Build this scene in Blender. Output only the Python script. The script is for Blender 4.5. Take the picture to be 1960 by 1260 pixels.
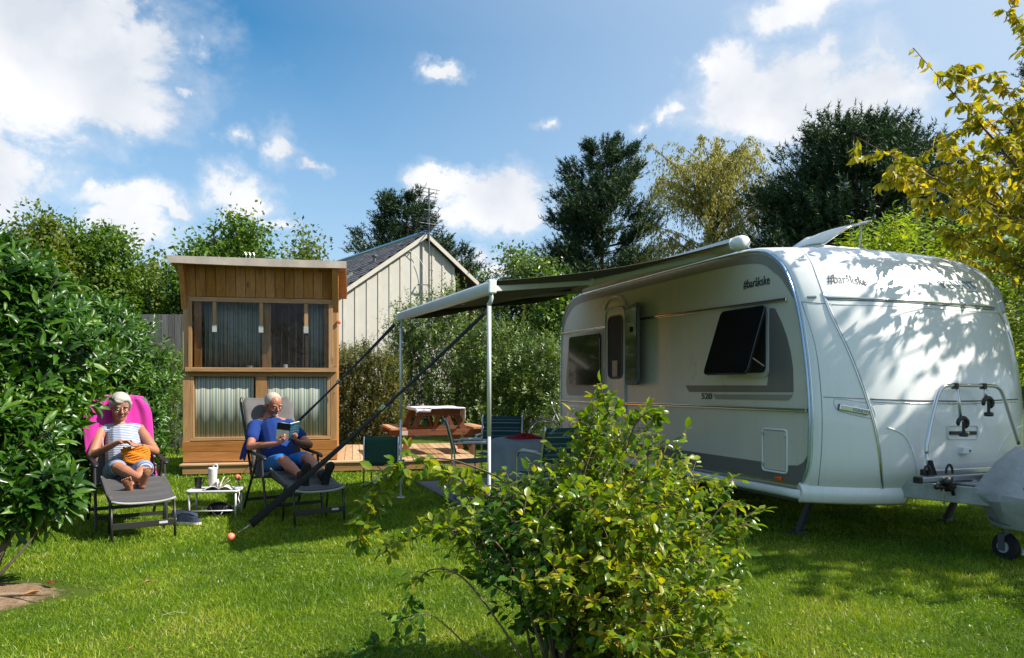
import bpy, math, random
import numpy as np
from mathutils import Vector, Matrix
from mathutils.bvhtree import BVHTree

random.seed(7)
RNG = np.random.default_rng(11)
SC = bpy.context.scene
for o in list(bpy.data.objects):
    bpy.data.objects.remove(o)

# ------------------------------------------------------------------ camera
FPX, CX, HY, EYE = 1430.0, 980.0, 740.0, 1.335      # focal length in photo pixels, horizon row, eye height
cd = bpy.data.cameras.new('camera'); CAM = bpy.data.objects.new('camera', cd)
SC.collection.objects.link(CAM); SC.camera = CAM
CAM.location = (0, 0, EYE); CAM.rotation_euler = (math.radians(90), 0, 0)
cd.sensor_width = 36; cd.lens = 36 * FPX / 1960; cd.shift_y = (HY - 630) / 1960
cd.clip_start = 0.05; cd.clip_end = 3000

# ------------------------------------------------------------------ sun, sky, exposure
SUN_AZ, SUN_EL = math.radians(98.0), math.radians(45.0)   # azimuth clockwise from +Y
SUNV = Vector((math.sin(SUN_AZ) * math.cos(SUN_EL), math.cos(SUN_AZ) * math.cos(SUN_EL), math.sin(SUN_EL)))
ld = bpy.data.lights.new('sun', 'SUN'); ld.energy = 5.0; ld.angle = math.radians(0.55); ld.color = (1.0, 0.93, 0.82)
SUN = bpy.data.objects.new('sun', ld); SC.collection.objects.link(SUN)
SUN.rotation_euler = SUNV.to_track_quat('Z', 'Y').to_euler(); SUN.location = SUNV * 40
SC.view_settings.view_transform = 'Standard'; SC.view_settings.look = 'None'
SC.view_settings.exposure = 0.85; SC.view_settings.gamma = 1.0; SC.view_settings.use_curve_mapping = False
SC.render.engine = 'CYCLES'
SC.cycles.max_bounces = 7; SC.cycles.diffuse_bounces = 3; SC.cycles.glossy_bounces = 3
SC.cycles.transmission_bounces = 4; SC.cycles.transparent_max_bounces = 8
SC.cycles.caustics_reflective = False; SC.cycles.caustics_refractive = False
SC.cycles.use_denoising = True

W = bpy.data.worlds.new('World'); SC.world = W; W.use_nodes = True
nt = W.node_tree; nt.nodes.clear()
class NT:
    """tiny helper to write node trees"""
    def __init__(s, t): s.t = t
    def n(s, typ, **kw):
        nd = s.t.nodes.new(typ)
        ins = kw.pop('ins', {})
        for k, v in kw.items(): setattr(nd, k, v)
        for k, v in ins.items(): s.put(nd.inputs[k], v)
        return nd
    def put(s, sock, v):
        if isinstance(v, bpy.types.NodeSocket): s.t.links.new(v, sock)
        else: sock.default_value = v
    def math(s, op, a, b=0.0, c=None, clamp=False):
        nd = s.t.nodes.new('ShaderNodeMath'); nd.operation = op; nd.use_clamp = clamp
        s.put(nd.inputs[0], a); s.put(nd.inputs[1], b)
        if c is not None: s.put(nd.inputs[2], c)
        return nd.outputs[0]
    def vmath(s, op, a, b=(0, 0, 0)):
        nd = s.t.nodes.new('ShaderNodeVectorMath'); nd.operation = op
        s.put(nd.inputs[0], a); s.put(nd.inputs[1], b)
        return nd.outputs['Value'] if op in ('LENGTH', 'DOT_PRODUCT') else nd.outputs['Vector']
    def mix(s, f, a, b, blend='MIX'):
        nd = s.t.nodes.new('ShaderNodeMix'); nd.data_type = 'RGBA'; nd.blend_type = blend
        s.put(nd.inputs[0], f); s.put(nd.inputs[6], a); s.put(nd.inputs[7], b)
        return nd.outputs[2]
    def noise(s, vec, scale, detail=4, rough=0.55, dist=0.0):
        nd = s.t.nodes.new('ShaderNodeTexNoise'); s.put(nd.inputs['Vector'], vec)
        nd.inputs['Scale'].default_value = scale; nd.inputs['Detail'].default_value = detail
        nd.inputs['Roughness'].default_value = rough; nd.inputs['Distortion'].default_value = dist
        return nd.outputs['Fac']
    def ramp(s, f, stops, interp='LINEAR'):
        nd = s.t.nodes.new('ShaderNodeValToRGB'); s.put(nd.inputs[0], f)
        cr = nd.color_ramp; cr.interpolation = interp
        while len(cr.elements) < len(stops): cr.elements.new(0.5)
        for e, (p, c) in zip(cr.elements, stops): e.position = p; e.color = (*c, 1) if len(c) == 3 else c
        return nd.outputs['Color']
    def maprange(s, v, a, b, c=0.0, d=1.0, smooth=False):
        nd = s.t.nodes.new('ShaderNodeMapRange')
        if smooth: nd.interpolation_type = 'SMOOTHSTEP'
        s.put(nd.inputs[0], v); nd.inputs[1].default_value = a; nd.inputs[2].default_value = b
        nd.inputs[3].default_value = c; nd.inputs[4].default_value = d
        return nd.outputs[0]

g = NT(nt)
SKY_STRENGTH = 0.08
sky = g.n('ShaderNodeTexSky', sky_type='NISHITA', sun_disc=False, sun_elevation=SUN_EL, sun_rotation=SUN_AZ,
          altitude=20, air_density=1.0, dust_density=0.4, ozone_density=1.6)
tc = g.n('ShaderNodeTexCoord').outputs['Generated']
# clouds: each one is a set of soft puffs placed by direction, their edges broken up by noise
warp = g.t.nodes.new('ShaderNodeTexNoise'); g.put(warp.inputs['Vector'], tc); warp.inputs['Scale'].default_value = 9; warp.inputs['Detail'].default_value = 9; warp.inputs['Roughness'].default_value = .62
wv = g.vmath('SUBTRACT', warp.outputs['Color'], (0.5, 0.5, 0.5))
wv = g.vmath('MULTIPLY', wv, (0.13, 0.05, 0.11))
dirw = g.vmath('ADD', tc, wv)
PUFFS = [  # px, py, rx, ry, weight (photo pixels, turned into directions)
    (60, 70, 210, 120, 1.0), (150, 160, 140, 75, 1.0), (235, 190, 70, 38, .8), (-30, 250, 90, 115, 1.0), (20, 305, 70, 55, .9), (230, 20, 60, 28, .7), (-120, 120, 200, 260, 1),
    (395, 92, 34, 28, .45), (360, 170, 40, 22, .28), (445, 265, 34, 26, .5), (530, 285, 38, 40, .75), (582, 322, 28, 16, .55),
    (250, 372, 110, 32, .72), (190, 350, 45, 22, .5), (335, 395, 50, 20, .5), (445, 365, 55, 34, .85), (475, 400, 40, 26, .8), (240, 432, 75, 40, .95), (520, 440, 40, 18, .4),
    (848, 154, 34, 15, .75), (1060, 238, 34, 14, .45),
    (855, 345, 70, 26, .95), (930, 385, 90, 42, 1.0), (1000, 405, 55, 36, .95), (800, 350, 45, 18, .6), (870, 400, 60, 24, .6), (900, 515, 90, 26, .55), (960, 525, 60, 20, .6),
    (1375, 135, 50, 30, .85), (1430, 175, 70, 50, 1.0), (1540, 150, 60, 50, 1.1), (1520, 215, 150, 60, 1.2), (1640, 190, 90, 65, 1.1), (1560, 265, 90, 36, 1.0), (1330, 125, 30, 20, .5),
    (1560, 8, 110, 30, .95), (1595, 90, 40, 26, .35), (1280, 232, 34, 22, .55), (1235, 250, 30, 22, .35), (1650, 290, 60, 24, .6),
]
fld = None
for (px, py, rx, ry, wt) in PUFFS:
    c = Vector(((px - CX) / FPX, 1.0, (HY - py) / FPX)); L = c.length; c /= L
    sx, sz = L * FPX / rx, L * FPX / ry * (1.0 if abs(c.z) < .35 else .95)
    d = g.vmath('SUBTRACT', dirw, tuple(c))
    d = g.vmath('MULTIPLY', d, (sx, sx * .8, sz))
    e = g.math('SUBTRACT', g.math('SUBTRACT', 1.66, g.vmath('LENGTH', d)), (1.0 - min(wt, 1.0)) * 1.15)
    fld = e if fld is None else g.math('MAXIMUM', fld, e)
# the rest of the sky dome carries scattered clouds of the same kind
ns = g.noise(g.vmath('MULTIPLY', tc, (1, 1, 2.2)), 3.2, 7, .55)
sep = g.n('ShaderNodeSeparateXYZ', ins={0: tc})
behind = g.maprange(sep.outputs['Y'], .15, .5, 1.0, 0.0, True)
els = g.math('MULTIPLY', g.maprange(ns, .53, .74, -0.6, 1.0), behind)
els = g.math('ADD', els, g.math('MULTIPLY', g.math('SUBTRACT', 1.0, behind), -1.0))
fld = g.math('MAXIMUM', fld, els)
fine = g.noise(g.vmath('MULTIPLY', tc, (1, 1, 1.4)), 15, 9, .62, .25)
fld = g.math('ADD', fld, g.math('MULTIPLY', g.math('SUBTRACT', fine, .54), 2.3))
mask = g.math('MAXIMUM', g.maprange(fld, .10, .85, 0.0, 1.0, True), g.maprange(fld, -.35, .75, 0.0, .42, True))
shade = g.noise(g.vmath('ADD', tc, (-.02, 0, -.03)), 9, 5, .5)
ccol = g.ramp(shade, [(.32, (5.2, 5.5, 6.0)), (.62, (7.3, 7.3, 7.4))])
base = g.mix(1.0, sky.outputs[0], (0.40, 0.98, 1.18, 1), 'MULTIPLY')          # deep blue away from the sun
toward = g.vmath('DOT_PRODUCT', g.vmath('NORMALIZE', tc), tuple(SUNV))          # bright air round the sun, pale air low down
fa = g.math('MULTIPLY', g.maprange(toward, .0, .60, 0.0, .95), 1.0)
fz = g.maprange(sep.outputs['Z'], .08, .42, .85, 0.0)
air = g.math('SUBTRACT', 1.0, g.math('MULTIPLY', g.math('SUBTRACT', 1.0, fa), g.math('SUBTRACT', 1.0, fz)))
skyc = g.mix(air, base, (4.15, 5.1, 6.35, 1))
col = g.mix(g.math('MULTIPLY', mask, .96), skyc, ccol)
bg = g.n('ShaderNodeBackground', ins={'Color': col, 'Strength': SKY_STRENGTH})
g.t.links.new(bg.outputs[0], g.n('ShaderNodeOutputWorld').inputs[0])

# ------------------------------------------------------------------ placing helpers
def at(px, py, d):
    """the point at depth d (metres) that the photo shows at pixel px, py"""
    return Vector(((px - CX) / FPX * d, d, EYE - (py - HY) * d / FPX))
def ground_at(px, py):
    return at(px, py, EYE * FPX / (py - HY))
class Frame:
    """a local frame: origin on the ground, turned by ang about z"""
    def __init__(s, o, ang):
        s.o = Vector(o); s.ang = ang
        s.m = Matrix.Translation(s.o) @ Matrix.Rotation(ang, 4, 'Z'); s.inv = s.m.inverted()
    def ray(s, px, py):
        a = s.inv @ Vector((0, 0, EYE)); b = s.inv @ at(px, py, 1.0)
        return a, (b - a)
    def hit(s, px, py, axis, val):
        a, d = s.ray(px, py); t = (val - a[axis]) / d[axis]
        return a + d * t
    def w(s, p): return s.m @ Vector(p)
    def l(s, p): return s.inv @ Vector(p)

# ------------------------------------------------------------------ objects
def link(o): SC.collection.objects.link(o); return o
def tag(o, label=None, cat=None, group=None, kind=None):
    if label: o['label'] = label
    if cat: o['category'] = cat
    if group: o['group'] = group
    if kind: o['kind'] = kind
    return o
def thing(name, label, cat, loc=(0, 0, 0), rz=0.0, group=None):
    o = bpy.data.objects.new(name, None); link(o); o.empty_display_size = .2
    o.location = loc; o.rotation_euler = (0, 0, rz)
    return tag(o, label, cat, group)
def mesh_obj(name, me, mat, parent=None, kind=None, label=None):
    o = bpy.data.objects.new(name, me); link(o)
    if mat is not None:
        me.materials.clear()
        for m in (mat if isinstance(mat, (list, tuple)) else [mat]): me.materials.append(m)
    if parent is not None: o.parent = parent
    if kind: o['kind'] = kind
    if label: o['label'] = label
    return o
def mesh_np(name, V, F, smooth=False):
    """V (n,3), F (m,k) -> mesh"""
    me = bpy.data.meshes.new(name); V = np.asarray(V, np.float32); F = np.asarray(F, np.int32)
    me.vertices.add(len(V)); me.vertices.foreach_set('co', V.ravel())
    me.loops.add(F.size); me.loops.foreach_set('vertex_index', F.ravel())
    me.polygons.add(len(F)); k = F.shape[1]
    me.polygons.foreach_set('loop_start', np.arange(0, F.size, k, dtype=np.int32))
    me.polygons.foreach_set('loop_total', np.full(len(F), k, dtype=np.int32))
    me.update(calc_edges=True)
    if smooth: me.polygons.foreach_set('use_smooth', np.ones(len(F), bool))
    return me

class MB:
    """collects simple shapes, then links them as one mesh object"""
    def __init__(s): s.v = []; s.f = []; s.mi = []; s.cur = 0
    def add(s, vs, fs):
        b = len(s.v); s.v += [tuple(p) for p in vs]; s.f += [tuple(b + i for i in f) for f in fs]; s.mi += [s.cur] * len(fs); return s
    def box(s, c, size, rot=None):
        x, y, z = size[0] / 2, size[1] / 2, size[2] / 2
        P = [Vector(q) for q in ((-x, -y, -z), (x, -y, -z), (x, y, -z), (-x, y, -z), (-x, -y, z), (x, -y, z), (x, y, z), (-x, y, z))]
        if rot is not None: P = [rot @ p for p in P]
        c = Vector(c)
        return s.add([p + c for p in P], [(0, 3, 2, 1), (4, 5, 6, 7), (0, 1, 5, 4), (1, 2, 6, 5), (2, 3, 7, 6), (3, 0, 4, 7)])
    def beam(s, a, b, w, h, up=(0, 0, 1)):
        """box from a to b; w across, h along up"""
        a = Vector(a); b = Vector(b); y = (b - a); L = y.length; y.normalize(); up = Vector(up)
        x = y.cross(up)
        if x.length < 1e-4: x = y.cross(Vector((1, 0, 0)))
        x.normalize(); z = x.cross(y)
        R = Matrix((x, y, z)).transposed()
        return s.box((a + b) / 2, (w, L, h), R)
    def tube(s, pts, r, n=8, closed=False, flat=None):
        pts = [Vector(p) for p in pts]; m = len(pts)
        rr = r if isinstance(r, (list, tuple)) else [r] * m
        vs = []; prev = None
        for i, p in enumerate(pts):
            if closed: t = pts[(i + 1) % m] - pts[i - 1]
            else: t = (pts[min(i + 1, m - 1)] - pts[max(i - 1, 0)])
            t.normalize()
            if prev is None:
                u = t.cross(Vector((0, 0, 1)))
                if u.length < .05: u = t.cross(Vector((1, 0, 0)))
            else: u = prev - t * prev.dot(t)
            u.normalize(); prev = u; v = t.cross(u)
            for k in range(n):
                a = 2 * math.pi * k / n
                vs.append(p + (u * math.cos(a) + v * math.sin(a) * (flat or 1)) * rr[i])
        fs = []
        for i in range(m if closed else m - 1):
            j = (i + 1) % m
            for k in range(n):
                k2 = (k + 1) % n; fs.append((i * n + k, i * n + k2, j * n + k2, j * n + k))
        if not closed: fs += [tuple(range(n - 1, -1, -1)), tuple((m - 1) * n + k for k in range(n))]
        return s.add(vs, fs)
    def ball(s, c, r, n=14, m=9, scale=(1, 1, 1)):
        c = Vector(c); vs = [c + Vector((0, 0, -r * scale[2]))]
        for i in range(1, m):
            a = -math.pi / 2 + math.pi * i / m
            for k in range(n):
                b = 2 * math.pi * k / n
                vs.append(c + Vector((math.cos(a) * math.cos(b) * r * scale[0], math.cos(a) * math.sin(b) * r * scale[1], math.sin(a) * r * scale[2])))
        vs.append(c + Vector((0, 0, r * scale[2]))); fs = []
        for k in range(n): fs.append((0, 1 + (k + 1) % n, 1 + k))
        for i in range(m - 2):
            for k in range(n):
                a = 1 + i * n + k; b = 1 + i * n + (k + 1) % n; fs.append((a, b, b + n, a + n))
        t = len(vs) - 1; o = 1 + (m - 2) * n
        for k in range(n): fs.append((o + k, o + (k + 1) % n, t))
        return s.add(vs, fs)
    def lathe(s, c, prof, n=20, axis=None):
        """prof: list of (radius, height)"""
        c = Vector(c); vs = []; fs = []
        R = Vector(axis).to_track_quat('Z', 'Y').to_matrix() if axis is not None else Matrix.Identity(3)
        for (r, z) in prof:
            for k in range(n):
                a = 2 * math.pi * k / n; vs.append(c + R @ Vector((r * math.cos(a), r * math.sin(a), z)))
        m = len(prof)
        for i in range(m - 1):
            for k in range(n):
                k2 = (k + 1) % n; fs.append((i * n + k, i * n + k2, (i + 1) * n + k2, (i + 1) * n + k))
        fs += [tuple(range(n - 1, -1, -1)), tuple((m - 1) * n + k for k in range(n))]
        return s.add(vs, fs)
    def prism(s, poly, off):
        """closed 3D polygon swept by the vector off"""
        poly = [Vector(p) for p in poly]; off = Vector(off); n = len(poly)
        vs = poly + [p + off for p in poly]
        fs = [tuple(range(n - 1, -1, -1)), tuple(range(n, 2 * n))] + [(i, (i + 1) % n, n + (i + 1) % n, n + i) for i in range(n)]
        return s.add(vs, fs)
    def grid(s, fn, nu, nv, thick=0.0):
        """surface fn(u,v) -> point, optionally with thickness (along its normal)"""
        P = [[Vector(fn(i / nu, j / nv)) for j in range(nv + 1)] for i in range(nu + 1)]
        vs = [p for row in P for p in row]; idx = lambda i, j: i * (nv + 1) + j
        fs = [(idx(i, j), idx(i + 1, j), idx(i + 1, j + 1), idx(i, j + 1)) for i in range(nu) for j in range(nv)]
        if not thick: return s.add(vs, fs)
        N = []
        for i in range(nu + 1):
            for j in range(nv + 1):
                du = P[min(i + 1, nu)][j] - P[max(i - 1, 0)][j]; dv = P[i][min(j + 1, nv)] - P[i][max(j - 1, 0)]
                q = du.cross(dv); N.append(q.normalized() if q.length > 1e-9 else Vector((0, 0, 1)))
        n0 = len(vs); vs2 = vs + [v - q * thick for v, q in zip(vs, N)]
        fs2 = fs + [tuple(n0 + k for k in reversed(f)) for f in fs]
        rim = [idx(i, 0) for i in range(nu + 1)] + [idx(nu, j) for j in range(1, nv + 1)] + [idx(i, nv) for i in range(nu - 1, -1, -1)] + [idx(0, j) for j in range(nv - 1, 0, -1)]
        for k in range(len(rim)):
            a, b = rim[k], rim[(k + 1) % len(rim)]; fs2.append((b, a, n0 + a, n0 + b))
        return s.add(vs2, fs2)
    def build(s, name, mat, parent=None, smooth=False, bevel=0.0, kind=None, label=None, auto=None):
        me = bpy.data.meshes.new(name); me.from_pydata(s.v, [], s.f); me.update()
        o = mesh_obj(name, me, mat, parent, kind, label)
        if any(s.mi): me.polygons.foreach_set('material_index', s.mi)
        if smooth: me.polygons.foreach_set('use_smooth', [True] * len(me.polygons))
        if auto is not None:
            me.polygons.foreach_set('use_smooth', [True] * len(me.polygons)); me.set_sharp_from_angle(angle=math.radians(auto))
        if bevel:
            b = o.modifiers.new('bevel', 'BEVEL'); b.width = bevel; b.segments = 2; b.limit_method = 'ANGLE'; b.angle_limit = math.radians(40)
        return o
def catmull(P, n=10, closed=False):
    P = [Vector(p) for p in P]; out = []; m = len(P)
    for i in range(m if closed else m - 1):
        p0 = P[(i - 1) % m] if (closed or i > 0) else P[0]; p1 = P[i]; p2 = P[(i + 1) % m]
        p3 = P[(i + 2) % m] if (closed or i + 2 < m) else P[-1]
        for k in range(n):
            t = k / n
            out.append(.5 * ((2 * p1) + (p2 - p0) * t + (2 * p0 - 5 * p1 + 4 * p2 - p3) * t * t + (3 * p1 - p0 - 3 * p2 + p3) * t ** 3))
    if not closed: out.append(P[-1])
    return out
def rrect(cx, cy, w, h, r, n=4):
    out = []
    for (sx, sy, a0) in ((1, 1, 0), (-1, 1, 90), (-1, -1, 180), (1, -1, 270)):
        for k in range(n + 1):
            a = math.radians(a0 + 90 * k / n)
            out.append((cx + sx * (w / 2 - r) + r * math.cos(a), cy + sy * (h / 2 - r) + r * math.sin(a)))
    return out

# ------------------------------------------------------------------ materials
def new_mat(name):
    m = bpy.data.materials.new(name); m.use_nodes = True; m.node_tree.nodes.clear(); return m, NT(m.node_tree)
def finish(m, q, shader, bump=None):
    q.t.links.new(shader, q.n('ShaderNodeOutputMaterial').inputs[0]); return m
def plain(name, col, rough=.5, metal=0.0, bump=0.0, bscale=60, var=.12, vscale=5, coat=0.0, spec=.5, sheen=0.0):
    m, q = new_mat(name); oc = q.n('ShaderNodeTexCoord').outputs['Object']
    nz = q.noise(oc, vscale, 5, .6); f = q.maprange(nz, .3, .7, 1 - var, 1 + var)
    hsv = q.n('ShaderNodeHueSaturation', ins={'Color': (*col, 1), 'Value': f})
    b = q.n('ShaderNodeBsdfPrincipled', ins={'Base Color': hsv.outputs[0], 'Roughness': rough, 'Metallic': metal, 'Coat Weight': coat, 'Specular IOR Level': spec, 'Sheen Weight': sheen})
    if bump:
        bp = q.n('ShaderNodeBump', ins={'Strength': bump, 'Distance': .01, 'Height': q.noise(oc, bscale, 4, .6)}); q.put(b.inputs['Normal'], bp.outputs[0])
    return finish(m, q, b.outputs[0])
def wood(name, c1, c2, axis, rough=.65, scale=1.0, knots=True):
    """boards: grain runs along the axis (0,1,2) in object space; each board its own tone"""
    m, q = new_mat(name); oc = q.n('ShaderNodeTexCoord').outputs['Object']; oi = q.n('ShaderNodeObjectInfo').outputs['Random']
    off = q.n('ShaderNodeCombineXYZ', ins={0: q.math('MULTIPLY', oi, 13.0), 1: q.math('MULTIPLY', oi, 7.0), 2: q.math('MULTIPLY', oi, 29.0)}).outputs[0]
    p = q.vmath('ADD', oc, off); sc = [14.0, 14.0, 14.0]; sc[axis] = 1.1
    g1 = q.noise(q.vmath('MULTIPLY', p, tuple(x * scale for x in sc)), 1.6, 6, .65, .6)
    sf = [60.0] * 3; sf[axis] = 2.0
    g2 = q.noise(q.vmath('MULTIPLY', p, tuple(sf)), 2.0, 3, .6)
    col = q.ramp(g1, [(.30, c2), (.52, c1), (.74, tuple(min(1, x * 1.25) for x in c1))])
    col = q.mix(q.maprange(g2, .35, .75, 0, .45), col, (*[x * .6 for x in c2], 1))
    if knots:
        kv = [5.0] * 3; kv[axis] = 2.0
        vo = q.n('ShaderNodeTexVoronoi', ins={'Vector': q.vmath('MULTIPLY', p, tuple(kv)), 'Scale': 1.0})
        col = q.mix(q.maprange(vo.outputs['Distance'], .05, .13, .85, 0), col, (*[x * .3 for x in c2], 1))
    tone = q.maprange(oi, 0, 1, .78, 1.18)
    hs = q.n('ShaderNodeHueSaturation', ins={'Color': col, 'Value': tone, 'Saturation': q.maprange(oi, 0, 1, 1.08, .92)})
    b = q.n('ShaderNodeBsdfPrincipled', ins={'Base Color': hs.outputs[0], 'Roughness': rough})
    bp = q.n('ShaderNodeBump', ins={'Strength': .35, 'Distance': .004, 'Height': g2}); q.put(b.inputs['Normal'], bp.outputs[0])
    return finish(m, q, b.outputs[0])
def leaf_mat(name, cols, rough=.45, trans=.35, tcol=None, spec=.5, patch=0.0):
    """cols: list of (pos, rgb) over a random value per leaf"""
    m, q = new_mat(name); ge = q.n('ShaderNodeNewGeometry'); oi = q.n('ShaderNodeObjectInfo')
    r = q.math('FRACT', q.math('ADD', ge.outputs['Random Per Island'], oi.outputs['Random']))
    big = q.noise(ge.outputs['Position'], 1.7, 3, .5)
    r2 = q.math('ADD', q.math('MULTIPLY', r, .7), q.maprange(big, .3, .7, -.05, .35), clamp=True)
    if patch:   # drier and lusher areas
        pn = q.noise(ge.outputs['Position'], .9, 6, .62); r2 = q.math('ADD', q.math('MULTIPLY', r2, 1 - patch * .5), q.maprange(pn, .38, .66, -.12, patch), clamp=True)
    col = q.ramp(r2, cols)
    b = q.n('ShaderNodeBsdfPrincipled', ins={'Base Color': col, 'Roughness': q.maprange(r, 0, 1, rough * .8, min(1, rough * 1.3)), 'Specular IOR Level': spec})
    tc_ = q.mix(1.0, col, (*(tcol or (1.5, 1.6, .5)), 1), 'MULTIPLY')
    t = q.n('ShaderNodeBsdfTranslucent', ins={'Color': tc_})
    mx = q.n('ShaderNodeMixShader', ins={0: trans}); q.put(mx.inputs[1], b.outputs[0]); q.put(mx.inputs[2], t.outputs[0])
    return finish(m, q, mx.outputs[0])
M = {}
M['bark'] = plain('bark', (.10, .075, .05), .9, bump=.8, bscale=25, var=.35, vscale=12)
M['pine_bark'] = plain('pine_bark', (.12, .08, .055), .9, bump=.8, bscale=18, var=.35, vscale=9)
M['twig'] = plain('twig', (.12, .075, .045), .8, var=.3, vscale=20)
M['twig_green'] = plain('twig_green', (.13, .14, .05), .7, var=.3, vscale=20)
M['white_paint'] = plain('white_paint', (.80, .81, .80), .22, var=.03, vscale=1.5, coat=.5)
def painted(name, col, rough, coat):
    """weathered sheet paint: faint rain streaks and a little grime"""
    m, q = new_mat(name); oc = q.n('ShaderNodeTexCoord').outputs['Object']
    st = q.noise(q.vmath('MULTIPLY', oc, (16, 16, .7)), 1.0, 5, .6); gr = q.noise(oc, 2.2, 6, .65)
    c = q.mix(q.maprange(st, .52, .78, 0, .22), (*col, 1), (*[x * .72 for x in col[:2]], col[2] * .62, 1))
    c = q.mix(q.maprange(gr, .5, .75, 0, .16), c, (*[x * .75 for x in col], 1))
    b = q.n('ShaderNodeBsdfPrincipled', ins={'Base Color': c, 'Roughness': q.maprange(gr, .3, .7, rough * .8, rough * 1.5), 'Coat Weight': coat})
    bp = q.n('ShaderNodeBump', ins={'Strength': .08, 'Distance': .02, 'Height': q.noise(oc, 1.6, 2, .5)}); q.put(b.inputs['Normal'], bp.outputs[0])
    return finish(m, q, b.outputs[0])
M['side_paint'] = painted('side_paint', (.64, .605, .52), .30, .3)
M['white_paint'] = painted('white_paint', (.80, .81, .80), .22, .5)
M['grey_decal'] = plain('grey_decal', (.16, .15, .14), .35, var=.05)
M['grey_decal_light'] = plain('grey_decal_light', (.28, .26, .235), .35, var=.05)
M['white_plastic'] = plain('white_plastic', (.78, .79, .78), .38, var=.03)
M['grey_plastic'] = plain('grey_plastic', (.50, .52, .53), .42, var=.05)
M['straw'] = plain('straw', (.42, .36, .22), .8)
M['drawbar'] = plain('drawbar_grey', (.36, .37, .37), .5, .2, var=.2, vscale=12)
M['seal'] = plain('seal', (.10, .11, .11), .6)
M['chrome'] = plain('chrome', (.72, .74, .76), .16, 1.0, var=.02)
M['alu'] = plain('alu', (.62, .64, .66), .28, .95, var=.05, vscale=8)
M['blue_trim'] = plain('blue_trim', (.38, .52, .68), .22, .75, var=.04)
M['alu_white'] = plain('alu_white', (.70, .71, .71), .35, .3, var=.03)
M['black_plastic'] = plain('black_plastic', (.012, .012, .013), .4, var=.2)
M['rubber'] = plain('rubber', (.015, .015, .016), .8, bump=.3)
M['strap'] = plain('strap', (.010, .010, .011), .85, bump=.4, bscale=300)
M['window_dark'] = plain('window_dark', (.008, .009, .010), .10, var=.1, coat=.3)
M['interior_dark'] = plain('interior_dark', (.02, .017, .014), .8)  # opaque dark panels stand for the unlit caravan inside
M['mirror_pane'] = plain('mirror_pane', (.10, .12, .10), .08, .9, var=.1)
M['orange_lens'] = plain('orange_lens', (.75, .12, .01), .25, coat=.4)
M['clear_lens'] = plain('clear_lens', (.25, .30, .26), .12, .3, coat=.5)
M['lettering'] = plain('lettering', (.012, .020, .028), .4)
M['lettering_faded'] = plain('lettering_faded', (.22, .28, .32), .4)
M['cover_fabric'] = plain('cover_fabric', (.36, .355, .36), .75, bump=1.0, bscale=14, var=.16)
M['frame_grey'] = plain('frame_grey', (.045, .043, .042), .4, .5, var=.1)
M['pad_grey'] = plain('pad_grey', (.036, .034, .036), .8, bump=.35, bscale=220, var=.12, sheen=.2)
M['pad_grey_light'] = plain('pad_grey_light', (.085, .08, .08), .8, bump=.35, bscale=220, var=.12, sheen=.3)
M['piping'] = plain('piping', (.30, .30, .31), .6)
M['magenta'] = plain('magenta_towel', (.44, .005, .23), .9, bump=.6, bscale=150, var=.08, sheen=.3)
M['blue_shirt'] = plain('blue_shirt', (.001, .026, .16), .95, bump=.5, bscale=14, var=.12)
M['blue_shorts'] = plain('blue_shorts', (.006, .13, .42), .8, bump=.5, bscale=16, var=.1)
M['shoe_dark'] = plain('shoe_dark', (.010, .010, .011), .85, bump=.3)
M['hair_white'] = plain('hair_white', (.38, .36, .32), .6, bump=.3, bscale=160, var=.25, vscale=60)
M['hair_grey'] = plain('hair_grey', (.42, .35, .29), .6, bump=.3, bscale=180, var=.3, vscale=60)
M['wool'] = plain('wool', (.60, .19, .006), .9, bump=1.0, bscale=120, var=.25, vscale=40)
M['navy'] = plain('navy_canvas', (.03, .045, .085), .8, bump=.4, bscale=200)
M['sole'] = plain('sole', (.62, .58, .5), .7)
M['paper'] = plain('paper', (.78, .74, .64), .85, var=.04)
M['cover_dark'] = plain('cover_dark', (.010, .022, .035), .35, coat=.2)
M['cover_teal'] = plain('cover_teal', (.02, .10, .16), .35, var=.6, vscale=25)
M['cup_white'] = plain('cup_white', (.66, .62, .62), .35)
M['green_canvas'] = plain('green_canvas', (.010, .07, .042), .8, bump=.3, bscale=200)
M['red_cloth'] = plain('red_cloth', (.33, .006, .02), .85, bump=.6, bscale=30)
M['tablecloth_grey'] = plain('tablecloth_grey', (.30, .32, .34), .85, bump=.3, bscale=200)
M['mat_grey'] = plain('mat_grey', (.13, .135, .155), .9, bump=.4, bscale=120)
M['slate'] = plain('slate', (.10, .095, .10), .7, bump=.4, bscale=20, var=.3, vscale=2.5)
M['cream'] = plain('cream_panel', (.44, .43, .385), .6, var=.08, vscale=1.3)
M['cream_trim'] = plain('cream_trim', (.47, .44, .38), .6, var=.08)
M['brick'] = plain('brick_red', (.26, .06, .035), .85, bump=.4, var=.25, vscale=9)
M['mortar'] = plain('mortar', (.22, .14, .11), .9)
M['steel_dark'] = plain('steel_dark', (.16, .16, .17), .5, .7)
M['ball_orange'] = plain('ball_orange', (.80, .22, .12), .5, var=.15, vscale=30)
M['tape'] = plain('tape', (.42, .42, .40), .5)
M['membrane'] = plain('membrane', (.50, .43, .36), .6, bump=.3, bscale=10)
M['grey_wood'] = wood('grey_wood', (.22, .20, .18), (.13, .12, .11), 2, .85)
M['pine_v'] = wood('pine_v', (.44, .20, .055), (.28, .105, .022), 2)
M['pine_h'] = wood('pine_h', (.44, .20, .055), (.28, .105, .022), 0)
M['fresh_v'] = wood('fresh_v', (.42, .235, .095), (.29, .14, .045), 2)
M['fresh_h'] = wood('fresh_h', (.42, .235, .095), (.29, .14, .045), 0)
M['orange_v'] = wood('orange_v', (.44, .19, .035), (.27, .095, .014), 2)
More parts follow.
